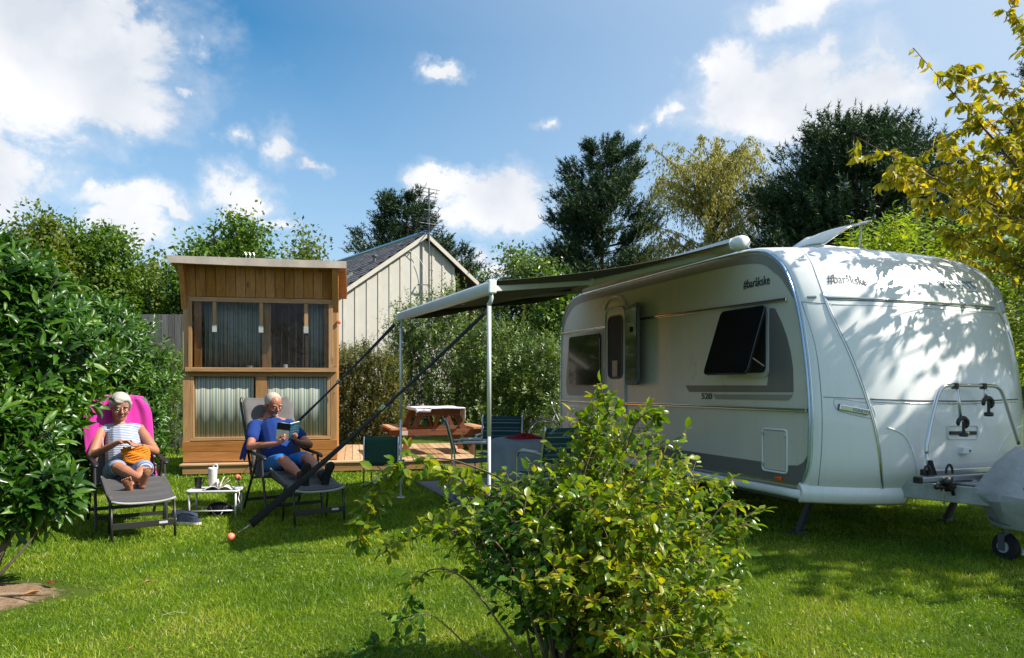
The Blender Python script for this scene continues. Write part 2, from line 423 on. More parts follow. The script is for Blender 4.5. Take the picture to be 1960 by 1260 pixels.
M['deck'] = wood('deck', (.50, .315, .17), (.36, .20, .10), 1)
M['deck_h'] = wood('deck_h', (.50, .33, .19), (.36, .21, .11), 0)
M['stained'] = wood('stained', (.185, .060, .020), (.10, .028, .009), 1)
M['stained_z'] = wood('stained_z', (.185, .060, .020), (.10, .028, .009), 2)
M['stained_x'] = wood('stained_x', (.185, .060, .020), (.10, .028, .009), 0)
M['bench_top'] = wood('bench_top', (.45, .24, .12), (.32, .15, .07), 1)
def skin_mat(name, base, red):
    m, q = new_mat(name); oc = q.n('ShaderNodeTexCoord').outputs['Object']
    f = q.maprange(q.noise(oc, 14, 4, .6), .35, .7, 0, .6)
    col = q.mix(f, (*base, 1), (*red, 1))
    b = q.n('ShaderNodeBsdfPrincipled', ins={'Base Color': col, 'Roughness': .5, 'Subsurface Weight': .12, 'Subsurface Radius': (.02, .008, .005), 'Subsurface Scale': .5})
    return finish(m, q, b.outputs[0])
M['skin_w'] = skin_mat('skin_tanned', (.37, .165, .095), (.33, .115, .062))
M['skin_m'] = skin_mat('skin_ruddy', (.36, .155, .09), (.33, .10, .058))
def stripes(name, axis, freq, stops, rough=.85, warp=.0, bump=0):
    m, q = new_mat(name); oc = q.n('ShaderNodeTexCoord').outputs['Object']; sp = q.n('ShaderNodeSeparateXYZ', ins={0: oc})
    v = sp.outputs[axis]
    if warp: v = q.math('ADD', v, q.math('MULTIPLY', q.math('SUBTRACT', q.noise(oc, 4, 2), .5), warp))
    f = q.math('FRACT', q.math('MULTIPLY', v, freq)); col = q.ramp(f, stops, 'CONSTANT')
    b = q.n('ShaderNodeBsdfPrincipled', ins={'Base Color': col, 'Roughness': rough})
    return finish(m, q, b.outputs[0])
M['curtain'] = stripes('striped_curtain', 0, 4.6, [(0, (0.382, 0.398, 0.349)), (.10, (0.116, 0.174, 0.166)), (.18, (0.382, 0.398, 0.349)), (.27, (0.183, 0.249, 0.166)), (.36, (0.415, 0.415, 0.382)), (.42, (0.116, 0.157, 0.157)), (.50, (0.315, 0.332, 0.216)), (.60, (0.415, 0.415, 0.382)), (.68, (0.149, 0.216, 0.216)), (.78, (0.349, 0.373, 0.315)), (.88, (0.216, 0.257, 0.149)), (.94, (0.382, 0.398, 0.365))])
M['dress'] = stripes('striped_dress', 2, 64, [(0, (.10, .15, .28)), (.5, (.46, .48, .54))], warp=.03)
M['dress_skirt'] = stripes('striped_skirt', 1, 46, [(0, (.045, .09, .22)), (.6, (.42, .46, .52))], warp=.05)
M['chair_stripe'] = stripes('chair_stripe', 2, 9, [(0, (.008, .045, .05)), (.42, (.22, .25, .25)), (.52, (.012, .06, .06)), (.82, (.10, .14, .15)), (.92, (.008, .045, .05))])
# awning fabric
def awning_mat():
    m, q = new_mat('awning_fabric'); oc = q.n('ShaderNodeTexCoord').outputs['Object']
    nz = q.noise(oc, 3, 4, .6); col = q.ramp(nz, [(.3, (.060, .058, .050)), (.7, (.10, .095, .085))])
    b = q.n('ShaderNodeBsdfPrincipled', ins={'Base Color': col, 'Roughness': .7}); t = q.n('ShaderNodeBsdfTranslucent', ins={'Color': (.10, .09, .06, 1)})
    mx = q.n('ShaderNodeMixShader', ins={0: .18}); q.put(mx.inputs[1], b.outputs[0]); q.put(mx.inputs[2], t.outputs[0])
    return finish(m, q, mx.outputs[0])
M['awning'] = awning_mat()
def film_mat():
    m, q = new_mat('clear_film'); oc = q.n('ShaderNodeTexCoord').outputs['Object']
    gl = q.n('ShaderNodeBsdfGlossy', ins={'Color': (1, 1, 1, 1), 'Roughness': .12}); tr = q.n('ShaderNodeBsdfTransparent', ins={'Color': (.90, .90, .90, 1)})
    bp = q.n('ShaderNodeBump', ins={'Strength': .5, 'Distance': .03, 'Height': q.noise(oc, 5, 4, .6, 1.0)}); q.put(gl.inputs['Normal'], bp.outputs[0])
    fr = q.n('ShaderNodeFresnel', ins={'IOR': 1.5}); mx = q.n('ShaderNodeMixShader', ins={0: q.math('MULTIPLY', fr.outputs[0], .7)})
    q.put(mx.inputs[1], tr.outputs[0]); q.put(mx.inputs[2], gl.outputs[0])
    return finish(m, q, mx.outputs[0])
M['film'] = film_mat()
def cloth_pattern():
    m, q = new_mat('printed_tablecloth'); oc = q.n('ShaderNodeTexCoord').outputs['Object']
    ch = q.n('ShaderNodeTexChecker', ins={'Vector': oc, 'Scale': 16.0, 'Color1': (.62, .64, .70, 1), 'Color2': (.35, .40, .52, 1)})
    nz = q.noise(oc, 14, 3, .6); col = q.mix(q.maprange(nz, .42, .6, 0, 1), (.68, .70, .74, 1), ch.outputs[0])
    b = q.n('ShaderNodeBsdfPrincipled', ins={'Base Color': col, 'Roughness': .6}); return finish(m, q, b.outputs[0])
M['print_cloth'] = cloth_pattern()
# foliage
M['laurel'] = leaf_mat('laurel_leaves', [(0, (.013, .046, .004)), (.45, (.028, .090, .006)), (.8, (.068, .16, .010)), (1, (.16, .25, .025))], .36, .24, (1.6, 1.7, .3), .45)
M['bush'] = leaf_mat('bush_sunlit_leaves', [(0, (.05, .125, .010)), (.42, (.13, .225, .013)), (.74, (.30, .335, .020)), (.93, (.46, .36, .03)), (1, (.42, .18, .04))], .30, .50, (1.5, 1.4, .4), .45)  # backlit side of the bush: the sunlight is put into the leaf colour
M['bush_dark'] = leaf_mat('bush_shaded_leaves', [(0, (.025, .085, .010)), (.55, (.06, .155, .012)), (.85, (.15, .25, .02)), (1, (.32, .34, .03))], .42, .42, (1.5, 1.5, .4), .45)  # same leaves away from the sun: shade put into the colour
M['plum'] = leaf_mat('plum_leaves', [(0, (.13, .165, .012)), (.45, (.28, .275, .016)), (.8, (.46, .38, .022)), (1, (.50, .31, .03))], .5, .50, (1.4, 1.3, .4), .4)
M['willow_hedge'] = leaf_mat('hedge_leaves', [(0, (.04, .085, .018)), (.5, (.09, .16, .035)), (.8, (.20, .28, .07)), (1, (.36, .40, .10))], .34, .30, (1.5, 1.5, .5), .6)
M['brown_hedge'] = leaf_mat('brown_hedge_leaves', [(0, (.055, .08, .018)), (.5, (.12, .14, .03)), (.85, (.20, .19, .04)), (1, (.28, .20, .05))], .55, .3, (1.4, 1.3, .5))
M['fresh_leaf'] = leaf_mat('fresh_leaves', [(0, (.08, .15, .014)), (.5, (.17, .25, .022)), (1, (.36, .38, .05))], .4, .45, (1.6, 1.6, .5))
M['tree_green'] = leaf_mat('tree_leaves', [(0, (.035, .085, .010)), (.5, (.075, .15, .016)), (.85, (.15, .23, .025)), (1, (.24, .27, .04))], .5, .36)
M['tree_olive'] = leaf_mat('olive_leaves', [(0, (.06, .095, .016)), (.5, (.12, .17, .024)), (1, (.23, .25, .045))], .5, .36)
M['tree_yellow'] = leaf_mat('yellow_leaves', [(0, (.16, .165, .04)), (.5, (.29, .28, .07)), (1, (.52, .46, .15))], .5, .45, (1.3, 1.25, .6))
M['pine'] = leaf_mat('pine_needles', [(0, (.007, .026, .008)), (.5, (.016, .048, .012)), (.88, (.040, .088, .020)), (1, (.08, .13, .03))], .55, .12)
M['grass'] = leaf_mat('grass_blades', [(0, (.045, .12, .003)), (.40, (.125, .235, .006)), (.75, (.25, .35, .012)), (.93, (.40, .42, .05)), (1, (.55, .49, .20))], .42, .34, (1.6, 1.5, .4), .45, patch=.42)
M['dead_leaf'] = leaf_mat('dead_leaves', [(0, (.20, .07, .02)), (1, (.45, .22, .08))], .7, .2, (1.2, 1, .7))
M['petal'] = plain('petal_yellow', (.8, .55, .01), .6)
# ------------------------------------------------------------------ foliage tools
def tmpl(kind):
    if kind == 'tri': return np.array([(-.5, 0, 0), (.5, 0, 0), (0, 1, 0)]), np.array([(0, 1, 2)])
    if kind == 'quad': return np.array([(0, 0, 0), (.5, .45, .05), (0, 1, -.05), (-.5, .45, .05)]), np.array([(0, 1, 2), (0, 2, 3)])
    if kind == 'leaf4': return (np.array([(0, 0, 0), (.5, .42, .03), (0, 1, -.10), (-.5, .42, .03), (0, .45, -.06)]),
                                np.array([(0, 1, 4), (1, 2, 4), (2, 3, 4), (3, 0, 4)]))
    if kind == 'leaf8': return (np.array([(0, 0, 0), (.36, .22, .03), (0, .24, -.04), (-.36, .22, .03), (.5, .52, .03), (0, .54, -.05), (-.5, .52, .03), (.27, .82, -.04), (0, .84, -.10), (-.27, .82, -.04), (0, 1, -.20)]),
                                np.array([(0, 1, 2), (0, 2, 3), (1, 4, 5), (1, 5, 2), (2, 5, 6), (2, 6, 3), (4, 7, 8), (4, 8, 5), (5, 8, 9), (5, 9, 6), (7, 10, 8), (8, 10, 9)]))
def unit(a): return a / (np.linalg.norm(a, axis=-1, keepdims=True) + 1e-9)
def leaf_frames(D, Nrm):
    y = unit(D); x = unit(np.cross(y, Nrm)); z = np.cross(x, y); return x, y, z
def leaves_mesh(name, P, D, Nrm, L, Wd, kind):
    T, F = tmpl(kind); x, y, z = leaf_frames(D, Nrm)
    V = (P[:, None, :] + T[None, :, 0:1] * x[:, None, :] * Wd[:, None, None] + T[None, :, 1:2] * y[:, None, :] * L[:, None, None] + T[None, :, 2:3] * z[:, None, :] * L[:, None, None])
    n, k = len(P), len(T)
    FF = (F[None] + (np.arange(n) * k)[:, None, None]).reshape(-1, 3)
    return mesh_np(name, V.reshape(-1, 3), FF, smooth=(kind == 'leaf8'))
SINGLE = {}
def single_mesh(kind, mat):
    key = (kind, mat.name)
    if key not in SINGLE:
        T, F = tmpl(kind); me = mesh_np('leaf', T, F, smooth=True); me.materials.append(mat); SINGLE[key] = me
    return SINGLE[key]
def foliage(root, P, D, Nrm, L, Wd, kind, mat, single=0, name='foliage', score=None):
    """leaves (world points) as children of root: the largest in the picture singly, the rest as one part"""
    o = np.array(root.location); P = P - o
    if single:
        if score is None:
            d = np.linalg.norm(P + o - np.array([0, 0, EYE]), axis=1); score = L / d + RNG.uniform(0, .004, len(P))
        order = np.argsort(-score); a, b = order[:single], order[single:]
        me = single_mesh(kind, mat); x, y, z = leaf_frames(D, Nrm)
        for i in a:
            ob = bpy.data.objects.new('leaf', me); link(ob); ob.parent = root
            m = Matrix.Identity(4)
            for r in range(3):
                m[r][0] = x[i, r] * Wd[i]; m[r][1] = y[i, r] * L[i]; m[r][2] = z[i, r] * L[i]; m[r][3] = P[i, r]
            ob.matrix_local = m
        P, D, Nrm, L, Wd = P[b], D[b], Nrm[b], L[b], Wd[b]
    me = leaves_mesh(name, P, D, Nrm, L, Wd, kind)
    return mesh_obj(name, me, mat, root, kind='stuff')
def rnd_dirs(n): return unit(RNG.normal(size=(n, 3)))
def in_view(P, margin=60):
    px = CX + FPX * P[:, 0] / P[:, 1]; py = HY - FPX * (P[:, 2] - EYE) / P[:, 1]
    return (px > -margin) & (px < 1960 + margin) & (py > -margin) & (py < 1260 + margin)

def leaf_tree(name, label, cat, base, h, cz, rad, nclump, per, lsize, mat, clr=.45, group=None, trunk_r=.16, kind='quad', seed=0, lw=.55, bottom=None, bark='bark'):
    """broad-leaved tree: tapered trunk, limbs to the clumps, crown of leaf clumps with gaps"""
    rs = np.random.default_rng(seed); root = thing(name, label, cat, base, 0, group); bx, by = base[0], base[1]
    c0 = np.array([bx, by, cz]); d = unit(rs.normal(size=(nclump, 3)))
    lump = .82 + .20 * np.sin(d[:, 0] * 5 + seed) * np.cos(d[:, 2] * 4 + seed * 2) + .09 * rs.normal(size=nclump)
    rr = rs.uniform(.25, 1, nclump) ** .45
    C = c0 + d * rr[:, None] * lump[:, None] * np.array(rad)
    if bottom is not None: C[:, 2] = np.maximum(C[:, 2], bottom + rs.uniform(0, .8, nclump))
    mb = MB(); tp = [(0, 0, -.05), (rs.normal() * .08, rs.normal() * .08, (cz) * .35), (rs.normal() * .15, rs.normal() * .15, cz * .8), (rs.normal() * .3, rs.normal() * .3, h * .92)]
    tp = catmull(tp, 5); mb.tube(tp, [trunk_r * (1 - .85 * i / (len(tp) - 1)) for i in range(len(tp))], 8)
    mb.build('trunk', M[bark], root, smooth=True)
    lb = MB()
    for i in rs.permutation(nclump)[:min(nclump, 46)]:
        p = Vector(C[i] - np.array(base)); k = int(len(tp) * rs.uniform(.3, .8)); a = tp[min(k, len(tp) - 1)]
        mid = a.lerp(p, .5) + Vector((0, 0, .12 * (p - a).length)) * (1 if p.z > a.z else -.3)
        q = catmull([a, mid, p], 4); r0 = trunk_r * .32
        lb.tube(q, [r0 * (1 - .85 * j / (len(q) - 1)) for j in range(len(q))], 5)
    lb.build('limbs', M[bark], root, smooth=True)
    n = nclump * per
    ci = np.repeat(np.arange(nclump), per); sz = clr * rs.uniform(.6, 1.25, nclump)
    off = rs.normal(size=(n, 3)) * np.array([.50, .50, .36]) * sz[ci][:, None]
    P = C[ci] + off
    D = unit(off + rs.normal(size=(n, 3)) * .5 + np.array([0, 0, -.15])); N = unit(rs.normal(size=(n, 3)) + np.array([0, 0, 1.2]))
    L = lsize * rs.uniform(.65, 1.3, n); foliage(root, P, D, N, L, L * lw, kind, mat, name='crown')
    return root

def pine_tree(label, base, h, prof, nlev, mat, group=None, tuft=.24, seed=0, dens=1.0, trunk_r=.2, nper=5, z0=.15):
    """pine: whorled branches with tufts of needles; prof(t) gives branch length from t=0 (bottom) to 1 (top)"""
    rs = np.random.default_rng(seed); root = thing('pine_tree', label, 'tree', base, 0, group)
    mb = MB(); tp = catmull([(0, 0, -.05), (rs.normal() * .1, 0, h * .4), (rs.normal() * .15, rs.normal() * .1, h * .97)], 8)
    mb.tube(tp, [trunk_r * (1 - .92 * i / (len(tp) - 1)) for i in range(len(tp))], 8); mb.build('trunk', M['pine_bark'], root, smooth=True)
    lb = MB(); TP = []; TD = []
    for l in range(nlev):
        t = min(.995, max(0.0, (l + rs.uniform(-.3, .3)) / nlev)); z = h * (z0 + (1 - z0) * max(0, t)); R = prof(t)
        for b in range(nper + int(rs.integers(-1, 2))):
            a = rs.uniform(0, 2 * math.pi); Lb = R * rs.uniform(.65, 1.12)
            if Lb < .15: Lb = .15
            rise = rs.uniform(.05, .35) + .5 * t
            p0 = Vector((0, 0, z)); dd = Vector((math.cos(a), math.sin(a), 0))
            p1 = p0 + dd * Lb * .5 + Vector((0, 0, Lb * rise * .25)); p2 = p0 + dd * Lb + Vector((0, 0, Lb * rise))
            q = catmull([p0, p1, p2], 4); lb.tube(q, [max(.008, .03 * Lb / 1.5 * (1 - .8 * j / (len(q) - 1))) for j in range(len(q))], 4)
            nt_ = int(max(4, Lb * 15 * dens))
            for k in range(nt_):
                s = rs.uniform(.35, 1) ** .7; j = s * (len(q) - 1); i0 = min(int(j), len(q) - 2); c = q[i0].lerp(q[i0 + 1], j - i0)
                spread = Lb * .22 * (1.15 - abs(s - .75)); off = Vector((rs.normal(), rs.normal(), 0)) * spread * .5 + Vector((0, 0, abs(rs.normal()) * .10 * Lb ** .5))
                TP.append(c + off); dv = (dd * .7 + off * .6 / max(spread, .1) + Vector((0, 0, .75))).normalized(); TD.append(dv)
    lb.build('limbs', M['pine_bark'], root, smooth=True)
    TP = np.array([tuple(p) for p in TP]); TD = np.array([tuple(p) for p in TD]); k = 22; n = len(TP) * k; ti = np.repeat(np.arange(len(TP)), k)
    D = unit(TD[ti] * .75 + unit(rs.normal(size=(n, 3)))); s = rs.uniform(0, 1, n) * tuft * 1.35 * rs.uniform(.6, 1.2, len(TP))[ti]
    P = TP[ti] + TD[ti] * s[:, None] + np.array(base); L = tuft * .55 * rs.uniform(.7, 1.15, n)
    foliage(root, P, D, rnd_dirs(n), L, L * .21, 'tri', mat, name='crown')
    return root

# ------------------------------------------------------------------ ground
def ground_material():
    m, q = new_mat('lawn_soil'); ge = q.n('ShaderNodeNewGeometry').outputs['Position']
    a = q.noise(ge, .7, 5, .6); b_ = q.noise(ge, 40, 5, .7)
    col = q.ramp(a, [(.3, (.045, .085, .008)), (.55, (.075, .12, .012)), (.75, (.12, .14, .025))])
    col = q.mix(q.maprange(b_, .35, .75, 0, .7), col, (.03, .045, .012, 1))
    b = q.n('ShaderNodeBsdfPrincipled', ins={'Base Color': col, 'Roughness': .95, 'Specular IOR Level': .1})
    bp = q.n('ShaderNodeBump', ins={'Strength': .7, 'Distance': .03, 'Height': b_}); q.put(b.inputs['Normal'], bp.outputs[0])
    return finish(m, q, b.outputs[0])
M['lawn'] = ground_material()
gm = MB(); S = 900
xs = [-S, -60, -20, -10, -5, 0, 5, 10, 20, 60, S]; ys = [-S, -60, -10, 0, 4, 8, 12, 16, 24, 60, S]
vs = [(x, y, 0) for x in xs for y in ys]; fs = [(i * 11 + j, (i + 1) * 11 + j, (i + 1) * 11 + j + 1, i * 11 + j + 1) for i in range(10) for j in range(10)]
gm.add(vs, fs); tag(gm.build('ground', M['lawn']), 'short green lawn spreading under the caravan and the deck', kind='structure')

SOIL_C, SOIL_R = np.array([-3.42, 4.70]), np.array([.56, .48])
def in_soil(X, Y, k=1.0):
    a = np.arctan2(Y - SOIL_C[1], X - SOIL_C[0]); r = 1 + .12 * np.sin(3 * a + 1) + .07 * np.sin(7 * a)
    return ((X - SOIL_C[0]) / SOIL_R[0]) ** 2 + ((Y - SOIL_C[1]) / SOIL_R[1]) ** 2 < (r * k) ** 2
def soil_material():
    m, q = new_mat('dry_soil'); ge = q.n('ShaderNodeNewGeometry').outputs['Position']
    col = q.ramp(q.noise(ge, 9, 6, .65), [(.3, (.13, .085, .05)), (.5, (.27, .18, .115)), (.72, (.42, .31, .21))])
    rel = q.vmath('MULTIPLY', q.vmath('SUBTRACT', ge, (float(SOIL_C[0]), float(SOIL_C[1]), 0)), (1 / float(SOIL_R[0]), 1 / float(SOIL_R[1]), 0))
    ed = q.math('ADD', q.vmath('LENGTH', rel), q.math('MULTIPLY', q.math('SUBTRACT', q.noise(ge, 16, 6, .7), .5), 1.1))
    col = q.mix(q.maprange(ed, .72, 1.0, 0, 1), col, (.06, .085, .015, 1))     # thin moss and stubble towards the rim
    b = q.n('ShaderNodeBsdfPrincipled', ins={'Base Color': col, 'Roughness': .95, 'Specular IOR Level': .1})
    bp = q.n('ShaderNodeBump', ins={'Strength': 1.0, 'Distance': .02, 'Height': q.noise(ge, 60, 5, .7)}); q.put(b.inputs['Normal'], bp.outputs[0])
    return finish(m, q, b.outputs[0])
mb = MB(); ring = []
for k in range(40):
    a = 2 * math.pi * k / 40; r = 1 + .12 * math.sin(3 * a + 1) + .07 * math.sin(7 * a)
    ring.append((SOIL_C[0] + SOIL_R[0] * r * math.cos(a) * 1.1, SOIL_C[1] + SOIL_R[1] * r * math.sin(a) * 1.1))
vsoil = [(SOIL_C[0], SOIL_C[1], .030)] + [(SOIL_C[0] + (x - SOIL_C[0]) * .55, SOIL_C[1] + (y - SOIL_C[1]) * .55, .018) for x, y in ring] + [(x, y, -.012) for x, y in ring]
mb.add(vsoil, [(0, 1 + k, 1 + (k + 1) % 40) for k in range(40)] + [(1 + k, 41 + k, 41 + (k + 1) % 40, 1 + (k + 1) % 40) for k in range(40)])
tag(mb.build('soil_patch', soil_material(), smooth=True), 'bare round patch of dry soil under the laurel', kind='structure')

CF = Frame((2.483, 6.174, 0), math.radians(20.3))            # caravan: x across the front, y rearwards
SF = Frame((*at(350, 740, 11.30)[:2], 0), math.radians(12.0))  # shed and deck: x along the front, y back
def grass_ok(X, Y):
    ok = ~(in_soil(X, Y, 1.05) & (RNG.random(len(X)) > .16)) & ~(in_soil(X, Y, .82) & (RNG.random(len(X)) > .25)) & ~in_soil(X, Y, .5)
    c, s = math.cos(SF.ang), math.sin(SF.ang); lx = (X - SF.o.x) * c + (Y - SF.o.y) * s; ly = -(X - SF.o.x) * s + (Y - SF.o.y) * c
    ok &= ~((lx > -.03) & (lx < 4.55) & (ly > -.25) & (ly < 3.3))
    c, s = math.cos(CF.ang), math.sin(CF.ang); lx = (X - CF.o.x) * c + (Y - CF.o.y) * s; ly = -(X - CF.o.x) * s + (Y - CF.o.y) * c
    ok &= ~((lx > -2.15) & (lx < -.25) & (ly > 1.65) & (ly < 5.4))
    return ok
GP = []; GL = []; GW = []
for (y0, y1, dens, ln, wd) in ((2.9, 4.6, 9000, .040, .0042), (4.6, 6.3, 6500, .042, .0052), (6.3, 9.2, 3300, .046, .008), (9.2, 15.0, 1100, .055, .015)):
    area = .75 * (y1 ** 2 - y0 ** 2) + 1.4 * (y1 - y0); n = int(area * dens)
    Y = RNG.uniform(y0, y1, n * 2); X = RNG.uniform(-(.75 * y1 + .7), .75 * y1 + .7, n * 2)
    k = (np.abs(X) < .75 * Y + .7) & grass_ok(X, Y) & (~in_soil(X, Y, 1.25) | (RNG.random(n * 2) < .45)); X = X[k][:n]; Y = Y[k][:n]
    clump = .5 + .5 * np.sin(X * 9 + 3 * np.sin(Y * 5)) * np.sin(Y * 8 + 2 * np.sin(X * 6)); big = .5 + .5 * np.sin(X * 1.7 + 1) * np.sin(Y * 2.3)
    GP.append(np.stack([X, Y, np.full(len(X), -.003)], 1)); GL.append(ln * (.50 + .45 * clump + .22 * big) * RNG.uniform(.6, 1.35, len(X))); GW.append(np.full(len(X), wd))
P = np.concatenate(GP); L = np.concatenate(GL); Wd = np.concatenate(GW); n = len(P)
D = unit(RNG.normal(size=(n, 3)) * np.array([.55, .55, .12]) + np.array([0, 0, .85])); Nn = unit(RNG.normal(size=(n, 3)) * np.array([1, 1, .2]))
gme = leaves_mesh('grass', P, D, Nn, L, Wd * RNG.uniform(.7, 1.3, n), 'tri'); go = mesh_obj('grass', gme, M['grass'])
tag(go, 'short green grass blades covering the lawn', kind='stuff')
# clover and small weeds in the lawn
n = 16000; Y = RNG.uniform(3.1, 7.5, n * 2); X = RNG.uniform(-6, 6, n * 2)
pat = np.sin(X * 2.1 + 2) * np.sin(Y * 2.9 + 1) + .6 * np.sin(X * 5.3) * np.sin(Y * 4.7)
k = (np.abs(X) < .75 * Y + .7) & grass_ok(X, Y) & (pat + RNG.normal(size=n * 2) * .5 > .35); X = X[k][:n]; Y = Y[k][:n]; n = len(X)
P = np.stack([X, Y, RNG.uniform(.01, .035, n)], 1)
D = unit(RNG.normal(size=(n, 3)) * np.array([1, 1, .25])); Nn = unit(RNG.normal(size=(n, 3)) * .35 + np.array([0, 0, 1])); L = RNG.uniform(.010, .022, n)
tag(mesh_obj('clover', leaves_mesh('clover', P, D, Nn, L, L * .9, 'quad'), M['fresh_leaf']), 'small clover leaves scattered in the lawn', kind='stuff')

# ------------------------------------------------------------------ far treeline that closes the horizon
n = 16000; ang = RNG.uniform(-1.25, 1.25, n); rad = RNG.uniform(55, 75, n)
hh = 5.2 + 1.1 * np.sin(ang * 17) + .8 * np.sin(ang * 41 + 1); P = np.stack([np.sin(ang) * rad, np.cos(ang) * rad, RNG.uniform(0, 1, n) ** .7 * hh], 1)
D = unit(RNG.normal(size=(n, 3))); L = RNG.uniform(1.0, 1.8, n)
tag(mesh_obj('treeline', leaves_mesh('treeline', P, D, rnd_dirs(n), L, L * .8, 'quad'), M['tree_green']), 'distant dark wood closing the view behind the garden', kind='stuff')

# ------------------------------------------------------------------ trees behind
def tree_px(px, top, d, halfw, base_py=None, **kw):
    """tree whose crown centre stands at px, its top at photo row `top`, at depth d, half as wide as halfw photo pixels"""
    p = at(px, HY, d); h = EYE + (HY - top) * d / FPX; rw = halfw * d / FPX
    return leaf_tree(base=(p.x, p.y, 0), h=h, cz=kw.pop('cz', h * .55), rad=(rw, rw * .85, h - kw.pop('cc', h * .55)), **kw)
G = 'broad-leaved trees behind the laurel hedge'
tree_px(45, 400, 17, 110, name='broadleaf_tree', label='olive green tree at the far left, rising above the near laurel', cat='tree', nclump=330, per=120, lsize=.11, mat=M['tree_olive'], seed=3, bottom=.6, group=G)
tree_px(185, 398, 18, 95, name='broadleaf_tree', label='green tree between the far left tree and the one behind the shower shed', cat='tree', nclump=330, per=120, lsize=.11, mat=M['tree_green'], seed=5, bottom=.6, group=G)
tree_px(425, 412, 19, 120, name='broadleaf_tree', label='dense green tree rising right behind the roof of the wooden shed', cat='tree', nclump=480, per=120, lsize=.12, mat=M['tree_green'], seed=9, bottom=.6, group=G, clr=.5)
tree_px(588, 447, 26, 66, name='broadleaf_tree', label='small round olive tree between the shed roof and the slate roof', cat='tree', nclump=170, per=120, lsize=.15, mat=M['tree_olive'], seed=12, bottom=.6, group=G, clr=.55)
tree_px(290, 480, 23, 60, name='broadleaf_tree', label='lower pale tree filling the gap left of the shed', cat='tree', nclump=70, per=90, lsize=.17, mat=M['tree_olive'], seed=14, bottom=.5, group=G)
tree_px(905, 482, 27, 60, name='broadleaf_tree', label='loose grey-green tree at the low right end of the barn roof', cat='tree', nclump=80, per=90, lsize=.15, mat=M['willow_hedge'], seed=17, bottom=1, lw=.35)
tree_px(1010, 438, 21, 66, name='broadleaf_tree', label='airy pale tree left of the tall pine, above the awning', cat='tree', nclump=170, per=110, lsize=.11, mat=M['willow_hedge'], seed=19, bottom=1, clr=.4)
tree_px(1110, 520, 19, 110, name='broadleaf_tree', label='dark bushy tree under the tall pine, behind the awning', cat='tree', nclump=210, per=110, lsize=.15, mat=M['tree_green'], seed=23, bottom=.3, clr=.5)

def prof_wide(t): return 3.1 * (1 - t) ** .75 * (.75 + .25 * math.sin(t * 22))
p = at(1152, HY, 28); pine_tree('tall open pine with clear dark pads, rising above the awning', (p.x, p.y, 0), EYE + (HY - 275) * 28 / FPX,
    lambda t: 2.1 * (1 - t ** 4) * (.80 + .20 * math.sin(t * 26)) + .25, 26, M['pine'], seed=2, dens=2.1, tuft=.27, z0=.25, nper=6)
p = at(780, HY, 27); pine_tree('dark pine whose top shows behind the barn gable', (p.x, p.y, 0), EYE + (HY - 386) * 27 / FPX,
    lambda t: 2.4 * (1 - t) ** .8 + .4, 17, M['pine'], seed=4, dens=2.0, tuft=.27, z0=.3, nper=6)
p = at(872, HY, 29); pine_tree('low dark pine showing over the right slope of the barn roof', (p.x, p.y, 0), EYE + (HY - 478) * 29 / FPX,
    lambda t: 1.6 * (1 - t) ** .8 + .3, 10, M['pine'], seed=6, dens=1.2, tuft=.28, z0=.3)
p = at(1650, HY, 22); pine_tree('broad dark pine with a rounded crown behind the caravan roof', (p.x, p.y, 0), EYE + (HY - 250) * 22 / FPX,
    lambda t: 3.25 * max(0.02, 1 - t ** 2.0) ** .75 + .12, 30, M['pine'], seed=8, dens=1.75, tuft=.27, z0=.2, nper=8)
p = at(2010, HY, 24); pine_tree('dark pine at the right edge behind the yellow leaves', (p.x, p.y, 0), EYE + (HY - 120) * 24 / FPX,
    lambda t: 1.9 * (1 - t) ** .7 + .4, 26, M['pine'], seed=10, dens=1.1, tuft=.30, z0=.2)

